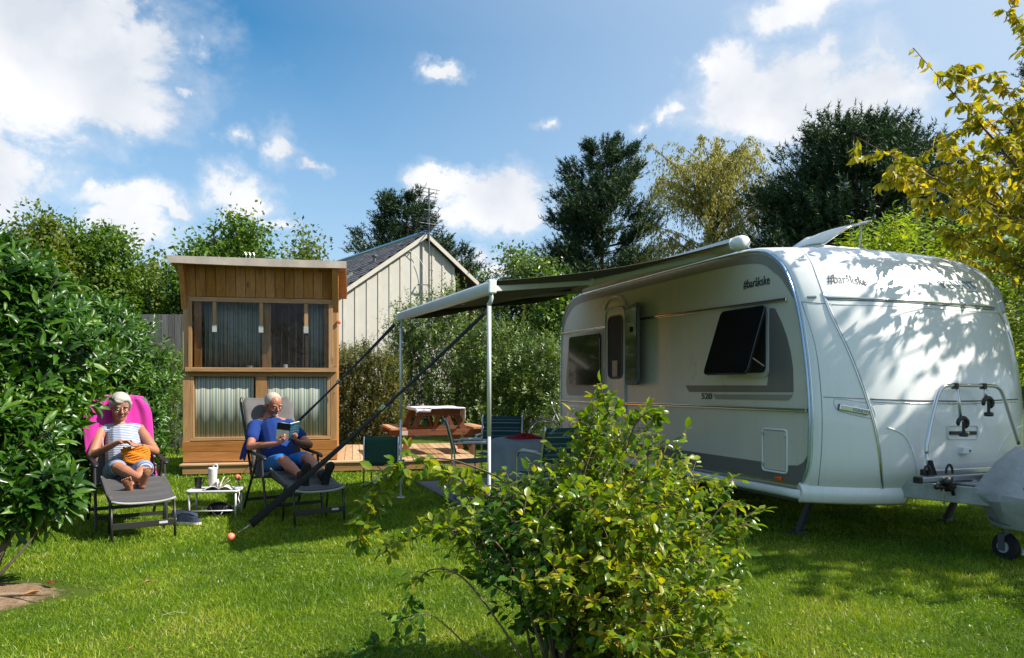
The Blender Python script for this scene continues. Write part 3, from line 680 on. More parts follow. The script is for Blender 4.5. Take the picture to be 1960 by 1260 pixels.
def weeping_birch():
    d = 24; p = at(1365, HY, d); base = (p.x, p.y, 0); h = EYE + (HY - 262) * d / FPX; rs = np.random.default_rng(21)
    root = thing('birch_tree', 'yellowing feathery birch between the tall pine and the broad dark pine', 'tree', base)
    mb = MB(); tp = catmull([(0, 0, -.05), (.15, 0, h * .3), (-.1, .1, h * .6), (.1, 0, h * .97)], 6); mb.tube(tp, [.17 * (1 - .9 * i / (len(tp) - 1)) for i in range(len(tp))], 8)
    mb.build('trunk', M['fresh_v'] if False else M['bark'], root, smooth=True)
    lb = MB(); TP = []; TDv = []
    for i in range(150):
        z = h * rs.uniform(.18, .9); a = rs.uniform(0, 6.283); t = z / h; R = 2.5 * (1 - max(0, t - .55) ** 1.6 * 2.4) * rs.uniform(.5, 1.05)
        tip = Vector((math.cos(a) * R, math.sin(a) * R, min(z + R * rs.uniform(.5, 1.1), h * rs.uniform(.93, 1.0)))); mid = Vector((math.cos(a) * R * .4, math.sin(a) * R * .4, z + (tip.z - z) * .6))
        q = catmull([Vector((0, 0, z)), mid, tip], 5); lb.tube(q, [.028 * (1 - .85 * j / (len(q) - 1)) for j in range(len(q))], 4)
        for s in range(17):
            j = rs.uniform(.3, 1) * (len(q) - 1); i0 = min(int(j), len(q) - 2); c = q[i0].lerp(q[i0 + 1], j - i0)
            v = Vector((rs.normal() * .5 + math.cos(a) * .5, rs.normal() * .5 + math.sin(a) * .5, rs.uniform(.1, .8))); ln = rs.uniform(.5, 1.2)
            for k in range(24):
                u = k / 23; TP.append(c + v * u * ln * .6 + Vector((0, 0, -1.0 * ln * u * u))); TDv.append((v * .3 * (1 - u) + Vector((rs.normal() * .4, rs.normal() * .4, -.9))))
    lb.build('limbs', M['bark'], root, smooth=True)
    TP = np.array([tuple(x) for x in TP]); TDv = np.array([tuple(x) for x in TDv]); n = len(TP)
    L = rs.uniform(.06, .14, n); foliage(root, TP + np.array(base) + rs.normal(size=(n, 3)) * .03, TDv, rnd_dirs(n), L, L * .34, 'quad', M['tree_yellow'], name='crown')
weeping_birch()

# ------------------------------------------------------------------ hedges behind the deck
def shoot_hedge(name, label, cat, shoots, per, lsize, lw, mat, kind='quad', group=None, stem_every=6, spread=.5, single=0, stem_mat='twig', droop=0.0):
    """shoots: list of (base, tip); leaves run along each shoot"""
    b0 = shoots[0][0]; root = thing(name, label, cat, (float(np.mean([s[0][0] for s in shoots])), float(np.mean([s[0][1] for s in shoots])), 0), 0, group); o = Vector(root.location)
    A = np.array([tuple(s[0]) for s in shoots]); B = np.array([tuple(s[1]) for s in shoots]); m = len(shoots); n = m * per
    si = np.repeat(np.arange(m), per); t = np.tile((np.arange(per) + .5) / per, m) + RNG.uniform(-.3, .3, n) / per
    ax = B - A; P = A[si] + ax[si] * t[:, None]; P[:, 2] -= droop * t * t
    dirn = unit(ax)[si]; side = unit(np.cross(dirn, rnd_dirs(n)))
    D = unit(side * .8 + dirn * spread + RNG.normal(size=(n, 3)) * .12); N = unit(dirn + side * -.3 + RNG.normal(size=(n, 3)) * .35)
    L = lsize * RNG.uniform(.6, 1.25, n) * (1.1 - .4 * t)
    lb = MB()
    for i in range(0, m, stem_every):
        a = Vector(shoots[i][0]) - o; b = Vector(shoots[i][1]) - o; lb.tube([a, a.lerp(b, .5), b], [.007, .005, .002], 4)
    lb.build('stems', M[stem_mat], root, kind='stuff')
    foliage(root, P, D, N, L, L * lw, kind, mat, single=single)
    return root
sh = []
for i in range(2000):
    u = random.random(); px = 752 + 330 * u; d = random.uniform(15.6, 17.2); top = 622 - 45 * math.sin(u * 5 + .5) - 15 * math.sin(u * 23) + 50 * max(0, u - .75) * 2
    if px < 830: top += 25
    z = (EYE + (HY - top) * d / FPX) * random.uniform(.08, 1.0); p = at(px, HY, d)
    sh.append(((p.x, p.y, z - .0), (p.x + random.gauss(0, .22), p.y - random.uniform(-.1, .35), z + random.uniform(.15, .55))))
for (px, tp_) in ((832, 505), (842, 520), (851, 512), (800, 560), (812, 555), (870, 545), (880, 530), (860, 560), (905, 560), (975, 570), (1000, 560), (1010, 575), (1045, 580), (790, 585), (940, 575)):
    d = random.uniform(15.7, 16.6); p = at(px, HY, d); zt = EYE + (HY - tp_) * d / FPX
    for k in range(3): sh.append(((p.x + random.gauss(0, .06), p.y, zt - .9 - .5 * k), (p.x + random.gauss(0, .1), p.y, zt - .38 * k)))
shoot_hedge('willow_hedge', 'tall loose hedge of small silvery green leaves behind the picnic table', 'hedge', sh, 26, .11, .30, M['willow_hedge'], stem_every=14)
sh = []
for i in range(1500):
    px = random.uniform(640, 775); d = random.uniform(14.9, 16.2); u = (px - 640) / 125; top = 676 - 14 * math.sin(u * 4) - 8 * math.sin(u * 17)
    z = (EYE + (HY - top) * d / FPX) * random.uniform(.05, 1.0); p = at(px, HY, d); sh.append(((p.x, p.y, z - .15), (p.x + random.gauss(0, .12), p.y - random.uniform(-.1, .2), z + random.uniform(.05, .22))))
shoot_hedge('clipped_hedge', 'brownish clipped hedge between the shed and the picnic table', 'hedge', sh, 28, .07, .38, M['brown_hedge'], stem_every=20)
sh = []
for i in range(520):
    px = random.uniform(255, 352); d = random.uniform(13.4, 15); z = (EYE + (HY - 672) * d / FPX) * random.uniform(.05, 1.0); p = at(px, HY, d)
    sh.append(((p.x, p.y, z - .1), (p.x + random.gauss(0, .15), p.y - random.uniform(-.1, .25), z + random.uniform(.05, .25))))
shoot_hedge('clipped_hedge', 'dark clipped hedge in the gap between laurel and shed', 'hedge', sh, 26, .06, .45, M['tree_green'])
# bright sumach-like shoots behind the caravan roof
sh = []
for i in range(900):
    px = random.uniform(1600, 2060); d = random.uniform(10.6, 12.2); u = (px - 1600) / 460
    top = 470 - 50 * math.sin(min(1, u * 1.6) * 3.0) + 14 * math.sin(u * 40); z = (EYE + (HY - top) * d / FPX) * random.uniform(.35, .96); p = at(px, HY, d)
    sh.append(((p.x, p.y, z - .05), (p.x + random.gauss(0, .14), p.y - random.uniform(-.1, .25), z + random.uniform(.25, .5))))
for (px, tp_) in ((1648, 432), (1690, 428), (1712, 425), (1765, 430), (1790, 448), (1820, 425), (1668, 450), (1740, 440)):
    d = random.uniform(10.3, 10.8); p = at(px, HY, d); zt = EYE + (HY - tp_) * d / FPX
    for k in range(2): sh.append(((p.x - .1, p.y, zt - .6 - .2 * k), (p.x + random.gauss(0, .08), p.y, zt - .1 * k)))
shoot_hedge('leafy_shrub', 'bright green leafy shrub behind the roof of the caravan', 'shrub', sh, 20, .14, .27, M['fresh_leaf'], kind='leaf4', spread=.35)

# ------------------------------------------------------------------ laurel hedge at the left
def laurel(label, blobs, nshoot, lsize, single, stems, seed, leaves=9, gap=.0):
    """blobs: (centre, radii). Shoots sit near the surface of the blobs and carry whorls of long glossy leaves."""
    rs = np.random.default_rng(seed); base = stems[0][0]
    root = thing('laurel_shrub', label, 'shrub', (base[0], base[1], 0), 0, 'laurel shrubs along the left side')
    lb = MB(); o = Vector(root.location)
    for (a, m_, b, r) in [(Vector(s[0]), Vector(s[1]), Vector(s[2]), s[3]) for s in stems]:
        q = catmull([a - o, m_ - o, b - o], 6); lb = MB(); lb.tube(q, [r * (1 - .8 * j / (len(q) - 1)) for j in range(len(q))], 7); lb.build('stem', M['bark'], root, smooth=True)
    P = []; D = []
    vol = np.array([b[1][0] * b[1][1] * b[1][2] for b in blobs]) ** .67; cnt = (nshoot * vol / vol.sum()).astype(int)
    for (c, r), m in zip(blobs, cnt):
        d = unit(rs.normal(size=(m, 3))); d[:, 1] = np.where(rs.random(m) < .72, -np.abs(d[:, 1]), d[:, 1])
        rr = 1 - np.abs(rs.normal(size=m)) * .16 + .10 * np.sin(d[:, 0] * 9) * np.sin(d[:, 2] * 8)
        P.append(np.array(c) + d * np.array(r) * rr[:, None]); D.append(unit(d + np.array([0, -.05, .55]) + rs.normal(size=(m, 3)) * .25))
    P = np.concatenate(P); D = np.concatenate(D); k = P[:, 2] > .25; P, D = P[k], D[k]; m = len(P)
    tw = MB()
    for i in rs.permutation(m)[:220]:
        a = Vector(P[i]) - o; b = a - Vector(D[i]) * .4 ; tw.tube([b, a], [.007, .003], 4)
    tw.build('twigs', M['bark'], root, smooth=True, kind='stuff')
    n = m * leaves; si = np.repeat(np.arange(m), leaves); t = np.tile(np.arange(leaves) / leaves, m); ang = t * leaves * 2.4 + rs.uniform(0, 6.28, m)[si]
    u = unit(np.cross(D, np.array([.3, .2, 1.0]))); v = np.cross(D, u)
    side = u[si] * np.cos(ang)[:, None] + v[si] * np.sin(ang)[:, None]
    PP = P[si] - D[si] * ((1 - t) * .16)[:, None] + side * .01
    up = .25 + 1.0 * t
    DD = unit(side + D[si] * up[:, None] + rs.normal(size=(n, 3)) * .12); NN = unit(D[si] - side * (.35 + up[:, None]) * .6 + rs.normal(size=(n, 3)) * .15)
    L = lsize * rs.uniform(.65, 1.2, n) * (1.05 - .45 * t ** 3)
    d = np.linalg.norm(PP - np.array([0, 0, EYE]), axis=1); sc = L / d * in_view(PP, 0) + rs.uniform(0, .006, n) + .006 * (DD[:, 1] < 0)
    foliage(root, PP, DD, NN, L, L * .31, 'leaf8', M['laurel'], single=single, score=sc)
laurel('nearest laurel at the left edge, growing out of the bare soil patch',
       [((-4.05, 5.75, 1.55), (.95, .80, .90)), ((-3.72, 5.45, 1.15), (.52, .55, .70)), ((-3.70, 5.05, .80), (.58, .50, .42)), ((-4.1, 5.6, 2.05), (.78, .7, .52)), ((-3.22, 5.0, .66), (.36, .30, .30)), ((-3.55, 4.95, .58), (.45, .35, .28)), ((-3.60, 5.15, .98), (.50, .45, .40)), ((-3.72, 5.6, 1.6), (.58, .6, .52))],
       2200, .138, 300, [((-3.35, 4.75, -.02), (-3.30, 4.9, .35), (-3.0, 5.0, .72), .035), ((-3.42, 4.78, -.02), (-3.5, 5.1, .5), (-3.6, 5.5, 1.6), .045), ((-3.38, 4.72, 0), (-3.15, 4.8, .28), (-3.05, 4.95, .50), .014),
        ((-3.5, 4.8, 0), (-3.9, 5.2, .6), (-4.2, 5.7, 1.7), .04), ((-3.3, 4.7, .0), (-3.12, 4.66, .03), (-2.88, 4.60, .05), .014)], 31)
laurel('laurel behind the woman in the striped dress',
       [((-5.25, 8.4, 1.5), (.85, .9, 1.05)), ((-4.85, 8.2, 1.0), (.5, .8, .9)), ((-5.0, 8.9, 1.9), (.62, .7, .55))],
       950, .135, 300, [((-5.1, 8.5, 0), (-5.1, 8.5, .8), (-5.2, 8.5, 2.0), .05), ((-4.9, 8.3, 0), (-4.8, 8.3, .6), (-4.7, 8.2, 1.3), .03)], 32)
laurel('farthest laurel of the hedge, nearest to the wooden shed',
       [((-5.15, 9.9, 1.35), (.68, .8, 1.15)), ((-4.85, 9.6, .9), (.45, .7, .85))],
       620, .13, 120, [((-5.1, 9.9, 0), (-5.1, 9.9, .8), (-5.1, 9.9, 1.8), .05), ((-5.0, 9.6, 0), (-4.8, 9.5, .5), (-4.7, 9.5, 1.0), .03)], 33)
laurel('laurel at the left edge between the nearest one and the one behind the woman',
       [((-5.3, 7.1, 1.4), (.75, .9, 1.0))], 420, .12, 60, [((-5.3, 7.1, 0), (-5.3, 7.1, .8), (-5.3, 7.1, 1.8), .05)], 34)

# ------------------------------------------------------------------ yellowing plum tree at the right edge
def plum_tree():
    rs = np.random.default_rng(41); base = Vector((6.6, 8.0, 0)); root = thing('plum_tree', 'yellowing plum tree reaching in from the right above the caravan', 'tree', base)
    mb = MB(); tr = catmull([(0, 0, -.05), (-.1, -.1, .8), (0, -.25, 1.6)], 5); mb.tube(tr, [.13 - .004 * i for i in range(len(tr))], 9); mb.build('trunk', M['bark'], root, smooth=True)
    crotch = Vector((0, -.25, 1.55)); limbs = MB(); P = []; D = []
    tips = [(1748, 92, 6.6), (1638, 262, 6.3), (1822, 125, 6.9), (1905, 140, 7.1), (1700, 330, 6.5), (1790, 260, 6.8), (1770, 380, 6.4), (1850, 300, 6.4), (1900, 250, 6.9), (1820, 450, 6.8), (1760, 330, 7.2),
            (1940, 200, 6.6), (1930, 330, 6.2), (1880, 400, 6.0), (1960, 420, 6.5), (1860, 200, 7.4), (1720, 300, 6.9), (1960, 60, 7.0), (1990, 120, 6.2), (2000, 300, 5.8), (1900, 480, 7.4), (1950, 500, 7.6), (1840, 360, 7.6), (1790, 430, 7.4)]
    T = [(at(*t) - base, .0) for t in tips]
    for i in range(44):
        T.append((Vector((rs.uniform(-2.0, 2.6), rs.uniform(-3.6, 1.3), rs.uniform(2.6, 5.6))), 1))
    for i in range(24):
        T.append((Vector((rs.uniform(-.5, 2.2), rs.uniform(-4.4, -2.6), rs.uniform(2.4, 4.9))), 1))
    for i in range(34):
        T.append((Vector((rs.uniform(-.2, 2.6), rs.uniform(-3.6, -1.2), rs.uniform(2.7, 5.4))), 1))
    for i in range(16):
        T.append((Vector((rs.uniform(-1.4, 1.6), rs.uniform(-3.3, -1.2), rs.uniform(3.7, 5.9))), 1))
    for i in range(10):
        T.append((Vector((rs.uniform(-1.8, 1.0), rs.uniform(-4.6, -3.2), rs.uniform(3.0, 4.8))), 1))
    for (tip, kind) in T:
        v = tip - crotch; mid = crotch + v * .45 + Vector((0, 0, .10 * v.length)) + Vector((rs.normal(), rs.normal(), 0)) * .12
        q = catmull([crotch, mid, tip], 8); n = len(q); r0 = .038
        limbs.tube(q, [max(.0035, r0 * (1 - j / (n - 1)) ** 1.1) for j in range(n)], 5)
        Lq = v.length
        for s in range(int(Lq * 4.6)):
            u = rs.uniform(.34, 1.0) if kind else rs.uniform(.36, 1.0)
            j = u * (n - 1); i0 = min(int(j), n - 2); c = q[i0].lerp(q[i0 + 1], j - i0); ax = (q[i0 + 1] - q[i0]).normalized()
            tw = (ax * .7 + Vector((rs.normal(), rs.normal(), rs.normal() * .5 + .15)) * .7).normalized(); ln = rs.uniform(.12, .42) * (1.15 - .55 * u)
            e = c + tw * ln; limbs.tube([c, c.lerp(e, .5), e], [.004, .003, .0015], 3)
            nl = int(6 + ln * 34)
            for k in range(nl):
                w = k / nl; P.append(c.lerp(e, w)); D.append(tw * .45 + Vector((rs.normal() * .55, rs.normal() * .55, -.75 + rs.normal() * .3)))
        for k in range(14):
            u = rs.uniform(.75, 1); j = u * (n - 1); i0 = min(int(j), n - 2); P.append(q[i0].lerp(q[i0 + 1], j - i0)); D.append(Vector((rs.normal() * .6, rs.normal() * .6, -.6)))
    limbs.build('limbs', M['bark'], root, smooth=True)
    P = np.array([tuple(p) for p in P]) + np.array(base); D = np.array([tuple(p) for p in D]); n = len(P); L = rs.uniform(.075, .115, n)
    d = np.linalg.norm(P, axis=1); sc = L / d * in_view(P, 0)
    D = unit(D); N = unit(rs.normal(size=(n, 3)) + np.array([0, 0, .4])); v = in_view(P, 30)
    foliage(root, P[v], D[v], N[v], L[v], L[v] * .45, 'leaf8', M['plum'], single=300, score=sc[v], name='crown')
    v = ~v; foliage(root, P[v], D[v], N[v], L[v] * 1.1, L[v] * .52, 'quad', M['plum'], name='crown')
plum_tree()

# ------------------------------------------------------------------ bush in the foreground
def front_bush():
    rs = np.random.default_rng(51); base = Vector((.28, 3.30, 0)); root = thing('rose_bush', 'large yellow-green bush in front of the caravan, leaning over the lawn', 'bush', base)
    S = [(1165, 752, 3.35), (1118, 775, 3.3), (1085, 850, 3.25), (1225, 772, 3.4), (1262, 815, 3.45), (1300, 850, 3.5), (1350, 885, 3.4), (1385, 930, 3.45), (1400, 1000, 3.3), (1402, 1090, 3.3), (1345, 980, 3.1),
         (1330, 1060, 3.0), (1385, 1190, 3.2), (1400, 1245, 3.1), (1290, 930, 3.1), (1240, 900, 3.1), (1180, 860, 3.2), (1140, 920, 3.0), (1200, 960, 2.95), (1080, 930, 3.05), (1020, 920, 3.2), (960, 930, 3.3), (900, 950, 3.4),
         (870, 990, 3.2), (850, 1010, 3.3), (940, 1000, 3.0), (1000, 990, 2.95), (1060, 1010, 2.9), (1120, 1000, 2.9), (1260, 1000, 2.95), (1180, 1060, 2.85), (1090, 1080, 2.85), (1000, 1080, 2.9), (920, 1070, 3.0), 
         (1250, 1100, 2.85), (1320, 1150, 2.95), (1380, 1120, 3.1), (1150, 1150, 2.8), (1040, 1150, 2.85), (1340, 1230, 3.0), (1230, 1190, 2.85), (960, 890, 3.5), (1040, 880, 3.5), (1130, 840, 3.5), (1200, 820, 3.6), (1320, 910, 3.7), (1270, 870, 3.7),
         (1150, 800, 3.55), (1370, 1050, 3.6), (1100, 950, 3.7), (980, 980, 3.7), (1220, 980, 3.8), (1030, 1050, 3.7), (1300, 1050, 3.7), (1410, 1230, 3.3), (930, 960, 3.2), (900, 1000, 3.25), (950, 1040, 3.1), (910, 1030, 3.4), (1420, 1235, 3.2)]
    stems = MB(); P = []; D = []; SC_ = []
    def twig_leaves(c, tw, ln, dens=37, size=1.0):
        nl = max(3, int(ln * dens)); side0 = tw.cross(Vector((rs.normal(), rs.normal(), rs.normal()))).normalized()
        for k in range(nl):
            w = (k + .6) / nl; sgn = 1 if k % 2 else -1; p = c + tw * ln * w
            for sg in ((sgn,) if rs.random() < .5 else (1, -1)):
                P.append(p + side0 * sg * .004); D.append(side0 * sg * .9 + tw * .55 + Vector((rs.normal(), rs.normal(), rs.normal() - .9)) * .28); SC_.append(size * (.75 + .35 * (1 - w)))
        P.append(c + tw * ln); D.append(tw + Vector((0, 0, -.2))); SC_.append(size)
    def along(q, r0, u0, ntw, tl=(.10, .24), size=1.0, r1=.0012):
        n = len(q); stems.tube(q, [max(r1, r0 * (1 - j / (n - 1))) for j in range(n)], 5)
        for s in range(ntw):
            u = u0 + (1 - u0) * (s + rs.random()) / ntw; j = u * (n - 1); i0 = min(int(j), n - 2); c = q[i0].lerp(q[i0 + 1], j - i0); ax = (q[i0 + 1] - q[i0]).normalized()
            tw = (ax * .6 + Vector((rs.normal(), rs.normal(), rs.normal() * .6 + .2)) * .65).normalized(); ln = rs.uniform(*tl) * (1.1 - .4 * u)
            stems.tube([c, c + tw * ln], [.002, .001], 3); twig_leaves(c, tw, ln, size=size)
        ax = (q[-1] - q[-2]).normalized(); twig_leaves(q[-1] - ax * .06, ax, .07, size=size)
    S = [(px, py + (30 if py < 900 else 12 if py < 960 else 0), d) for (px, py, d) in S]
    S = S + [(px + rs.normal() * 20, py + abs(rs.normal()) * 30 + 14, d + rs.uniform(-.12, .25)) for (px, py, d) in S]
    for (px, py, d) in S:
        tip = at(px, py, d) - base; b = Vector((rs.normal() * .07, rs.normal() * .06, 0)); v = tip - b
        mid = b + Vector((v.x * .35, v.y * .35, v.z * .68)); q = catmull([b, mid, tip], 8); along(q, .009, .30, int(7 + v.length * 7))
    # arching whips that reach out over the lawn
    def whip(pts, ntw, tl=(.05, .12), r=.005, u0=.25, size=1.0): q = catmull([at(*p_) - base for p_ in pts], 7); along(q, r, u0, ntw, tl, size)
    whip([(1080, 1200, 3.3), (1000, 960, 3.3), (880, 885, 3.35), (790, 885, 3.4), (735, 925, 3.4), (700, 990, 3.4), (690, 1035, 3.4)], 36, (.04, .10), .006, .40, 1.2)
    whip([(1060, 1200, 3.2), (960, 980, 3.2), (900, 930, 3.2), (855, 905, 3.25)], 14, (.05, .1), .005, .4, 1.15)
    whip([(1040, 1250, 3.0), (960, 1050, 3.0), (860, 1010, 3.05), (790, 1030, 3.1), (745, 1045, 3.1)], 20, (.04, .12), .005, .3)
    whip([(1020, 1290, 3.0), (900, 1120, 3.0), (830, 1090, 3.0), (790, 1130, 3.0), (765, 1200, 3.0), (720, 1235, 3.0), (690, 1250, 3.0)], 15, (.05, .11), .005, .35)
    whip([(1000, 1310, 3.0), (900, 1240, 3.0), (830, 1180, 2.95), (780, 1180, 2.95)], 3, (.04, .08), .006, .7)
    whip([(1250, 1280, 3.2), (1330, 1050, 3.25), (1395, 960, 3.3), (1412, 1010, 3.3), (1408, 1075, 3.3)], 12, (.04, .10), .005, .4)
    whip([(1100, 1200, 3.3), (1110, 900, 3.3), (1150, 770, 3.3), (1168, 762, 3.3)], 9, (.04, .10), .005, .4)
    whip([(1150, 1200, 3.3), (1200, 860, 3.35), (1240, 790, 3.35), (1255, 800, 3.35)], 8, (.04, .10), .005, .4)
    stems.build('stems', M['twig'], root, smooth=True, kind='stuff')
    P = np.array([tuple(p) for p in P]) + np.array(base); D = unit(np.array([tuple(p) for p in D])); s = np.array(SC_); n = len(P)
    N = unit(rs.normal(size=(n, 3)) * .55 + np.array([0, -.15, 1])); L = rs.uniform(.034, .060, n) * s
    k = P[:, 2] > .02; P, D, N, L = P[k], D[k], N[k], L[k]
    warm = (P[:, 0] - .05) * 1.3 + (P[:, 2] - .55) * 1.1 + rs.normal(size=len(P)) * .22 > .10  # upper right leaves get the painted sunlit colour, the rest the shaded one
    warm |= (P[:, 0] < -.12) & (P[:, 2] > .52)  # whips reaching left take the sunlit colour too
    d = np.linalg.norm(P - np.array([0, 0, EYE]), axis=1); vis = in_view(P, 0)
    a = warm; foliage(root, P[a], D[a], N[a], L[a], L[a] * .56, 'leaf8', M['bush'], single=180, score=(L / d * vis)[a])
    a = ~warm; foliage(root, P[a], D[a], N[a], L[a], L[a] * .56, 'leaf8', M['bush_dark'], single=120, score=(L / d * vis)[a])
    print('bush leaves', len(P))
front_bush()
# ------------------------------------------------------------------ barn with slate roof
BF = Frame((-2.34, 20.0, 0), math.radians(36.0))     # x along the gable wall, y along the ridge to the back
def barn():
    ang = BF.ang; root = thing('barn', 'cream panelled barn with a slate roof and red brick side, behind the hedges', 'building', BF.o, ang)
    ZP, TAN = 5.32, .715; zr = lambda s: ZP - abs(s) * TAN
    LX, RX, DEP = -4.6, .915, 9.0
    edges = []; s = RX - .02
    while s > LX: edges.append(s); s -= .318
    edges.append(LX); edges = edges[::-1]
    for a, b in zip(edges[:-1], edges[1:]):
        mb = MB(); poly = [(a + .012, 0, 0), (b - .012, 0, 0), (b - .012, 0, zr(b) - .02), (a + .012, 0, zr(a) - .02)]
        if a < 0 < b: poly = poly[:3] + [(0, 0, ZP - .02)] + poly[3:]
        mb.prism(poly, (0, .05, 0)); mb.build('panel', M['cream'], root)
    for e in edges:
        mb = MB(); mb.box((e, -.008, zr(e) / 2 - .03), (.075, .024, zr(e) - .06)); mb.build('batten', M['cream_trim'], root)
    mb = MB(); mb.box((LX + .02, DEP / 2, zr(LX) / 2 - .1), (.06, DEP, zr(LX) - .2)); mb.box(((LX + 2.6) / 2, DEP, 1.5), (2.6 - LX, .1, 3)); mb.build('side_wall', M['cream'], root)
    # recessed brick wall under the right slope
    bw = MB(); bw.prism([(RX, .62, 0), (2.4, .62, 0), (2.4, .62, zr(2.4) - .1), (RX, .62, zr(RX) - .1)], (0, .1, 0)); bw.build('brick_wall', M['mortar'], root)
    br = MB(); z = 2.4; r = 0
    while z < zr(RX) - .2:
        x = RX + (.05 if r % 2 else -.06)
        while x < 2.3:
            if z + .065 < zr(x + .2) - .12 and x > RX: br.box((x + .1, .61, z + .03), (.205, .03, .062))
            x += .217
        z += .075; r += 1
    br.build('brick', M['brick'], root, kind='stuff')
    mb = MB(); mb.box((RX + .03, .3, zr(RX) / 2 - .1), (.06, .58, zr(RX) - .25)); mb.build('corner_board', M['cream_trim'], root)
    for sx, lab in ((-1, None), (1, None)):
        far = LX - .35 if sx < 0 else 2.6
        a = Vector((0, -.10, ZP + .03)); b = Vector((far, -.10, zr(far) + .03)); n = Vector((sx * TAN, 0, 1)).normalized()
        mb = MB(); mb.prism([a, b, b + Vector((0, DEP + .2, 0)), a + Vector((0, DEP + .2, 0))], n * .06); mb.build('roof_deck', M['steel_dark'], root)
        mb = MB(); mb.beam(a + Vector((0, -.03, .0)) + n * .01, b + Vector((0, -.03, .0)) + n * .01, .035, .10, n); mb.build('bargeboard', M['cream_trim'], root)
        sl = MB(); dirn = (b - a).normalized(); Ln = (b - a).length; t = .02; row = 0; rs = random.Random(5 + sx)
        while t < Ln - .05:
            y = .0 + (.11 if row % 2 else 0)
            while y < DEP:
                tt = t + rs.uniform(-.008, .008); lift = .075 + rs.uniform(0, .006)
                p0 = a + dirn * tt + n * lift + Vector((0, y + .1, 0)); p1 = a + dirn * (tt + .19) + n * (lift + .012) + Vector((0, y + .1, 0))
                sl.beam(p0, p1, .005, .208, (0, 1, 0)); y += .215
            t += .165; row += 1
        sl.build('slates', M['slate'], root, kind='stuff')
    mb = MB(); mb.tube([(0, -.1, ZP + .13), (0, DEP, ZP + .13)], .06, 8); mb.build('ridge', M['blue_trim'], root)
    # skylights on the left slope
    for (s0, y0, w, h, op) in ((-2.30, .75, .72, .62, 0), (-1.72, 1.35, .62, .46, 0)):
        n = Vector((-TAN, 0, 1)).normalized(); dn = Vector((-1, 0, -TAN)).normalized(); c = Vector((s0, y0, zr(s0))) + n * .14
        R = Matrix((dn, Vector((0, 1, 0)), n)).transposed()
        mb = MB()
        for (u, v, a, b) in ((0, -w / 2, h, .06), (0, w / 2, h, .06), (-h / 2, 0, .06, w), (h / 2, 0, .06, w)): mb.box(c + R @ Vector((u, v, 0)), (a, b, .08), R)
        f = mb.build('skylight', M['steel_dark'], root)
        mb = MB(); mb.box(c + n * -.005, (h - .06, w - .06, .03), R); mb.build('pane', M['blue_trim'], f)
    mb = MB(); c = Vector((-1.05, .85, zr(-1.05) + .12)); mb.lathe(c, [(.05, 0), (.05, .12), (.09, .13), (.09, .17), (.02, .2)], 10); mb.build('roof_vent', M['steel_dark'], root)
    mb = MB(); mb.box((.80, -.12, 3.90), (.13, .10, .10)); mb.tube([(.8, -.02, 3.9), (.8, -.1, 3.9)], .015, 6); mb.build('floodlight', M['steel_dark'], root)
barn()
def antenna():
    c = BF.w((.045, -.16, 0)); root = thing('tv_antenna', 'tall television antenna mast fixed to the barn gable', 'antenna', (c.x, c.y, 0), BF.ang)
    top = EYE + (HY - 362) * 20 / FPX
    mb = MB(); mb.tube([(0, 0, 2.2), (0, 0, top)], .022, 8); mb.build('mast', M['steel_dark'], root)
    for z in (4.03, 3.35): mb = MB(); mb.beam((0, -.02, z), (-.28, -.02, z), .03, .03); mb.beam((-.28, .12, z), (-.28, -.02, z), .03, .03); mb.build('bracket', M['steel_dark'], root)
    mb = MB(); mb.box((0, -.03, 3.62), (.10, .07, .13)); mb.build('junction_box', M['steel_dark'], root)
    for (z0, n, sp, w, off) in ((top - .05, 5, .085, .26, 0), (top - .62, 5, .06, .2, 0), (top - .98, 5, .06, .33, .0)):
        mb = MB(); mb.beam((-.05, -.35, z0 - .15), (.05, .35, z0 - .15), .02, .02)
        for k in range(n):
            mb.tube([(-w, -.1 + k * .05, z0 - k * sp), (w, -.1 + k * .05, z0 - k * sp)], .011, 5)
        mb.tube([(-w * .8, -.05, z0), (-w * .8, .1, z0 - (n - 1) * sp)], .006, 5); mb.tube([(w * .8, -.05, z0), (w * .8, .1, z0 - (n - 1) * sp)], .006, 5)
        mb.build('antenna_grid', M['steel_dark'], root)
    q = catmull([(-.55, .08, 4.9), (-.3, .05, 4.75), (-.1, .02, 4.4), (-.03, 0, 3.9)], 6); mb = MB(); mb.tube(q, .008, 5); mb.build('cable', M['white_plastic'], root)
antenna()
# small grey board fence between the laurel and the shed
def fence():
    a = at(318, HY, 16.3); root = thing('fence', 'weathered grey board fence in the gap left of the shed', 'fence', (a.x, a.y, 0))
    for k in range(14):
        mb = MB(); h = EYE + (HY - 602) * 16.3 / FPX; mb.box((-.9 + k * .145, 0, h / 2), (.135, .022, h)); mb.build('board', M['grey_wood'], root)
    mb = MB(); mb.box((0, .03, 2.5), (2.1, .04, .09)); mb.build('rail', M['grey_wood'], root)
fence()

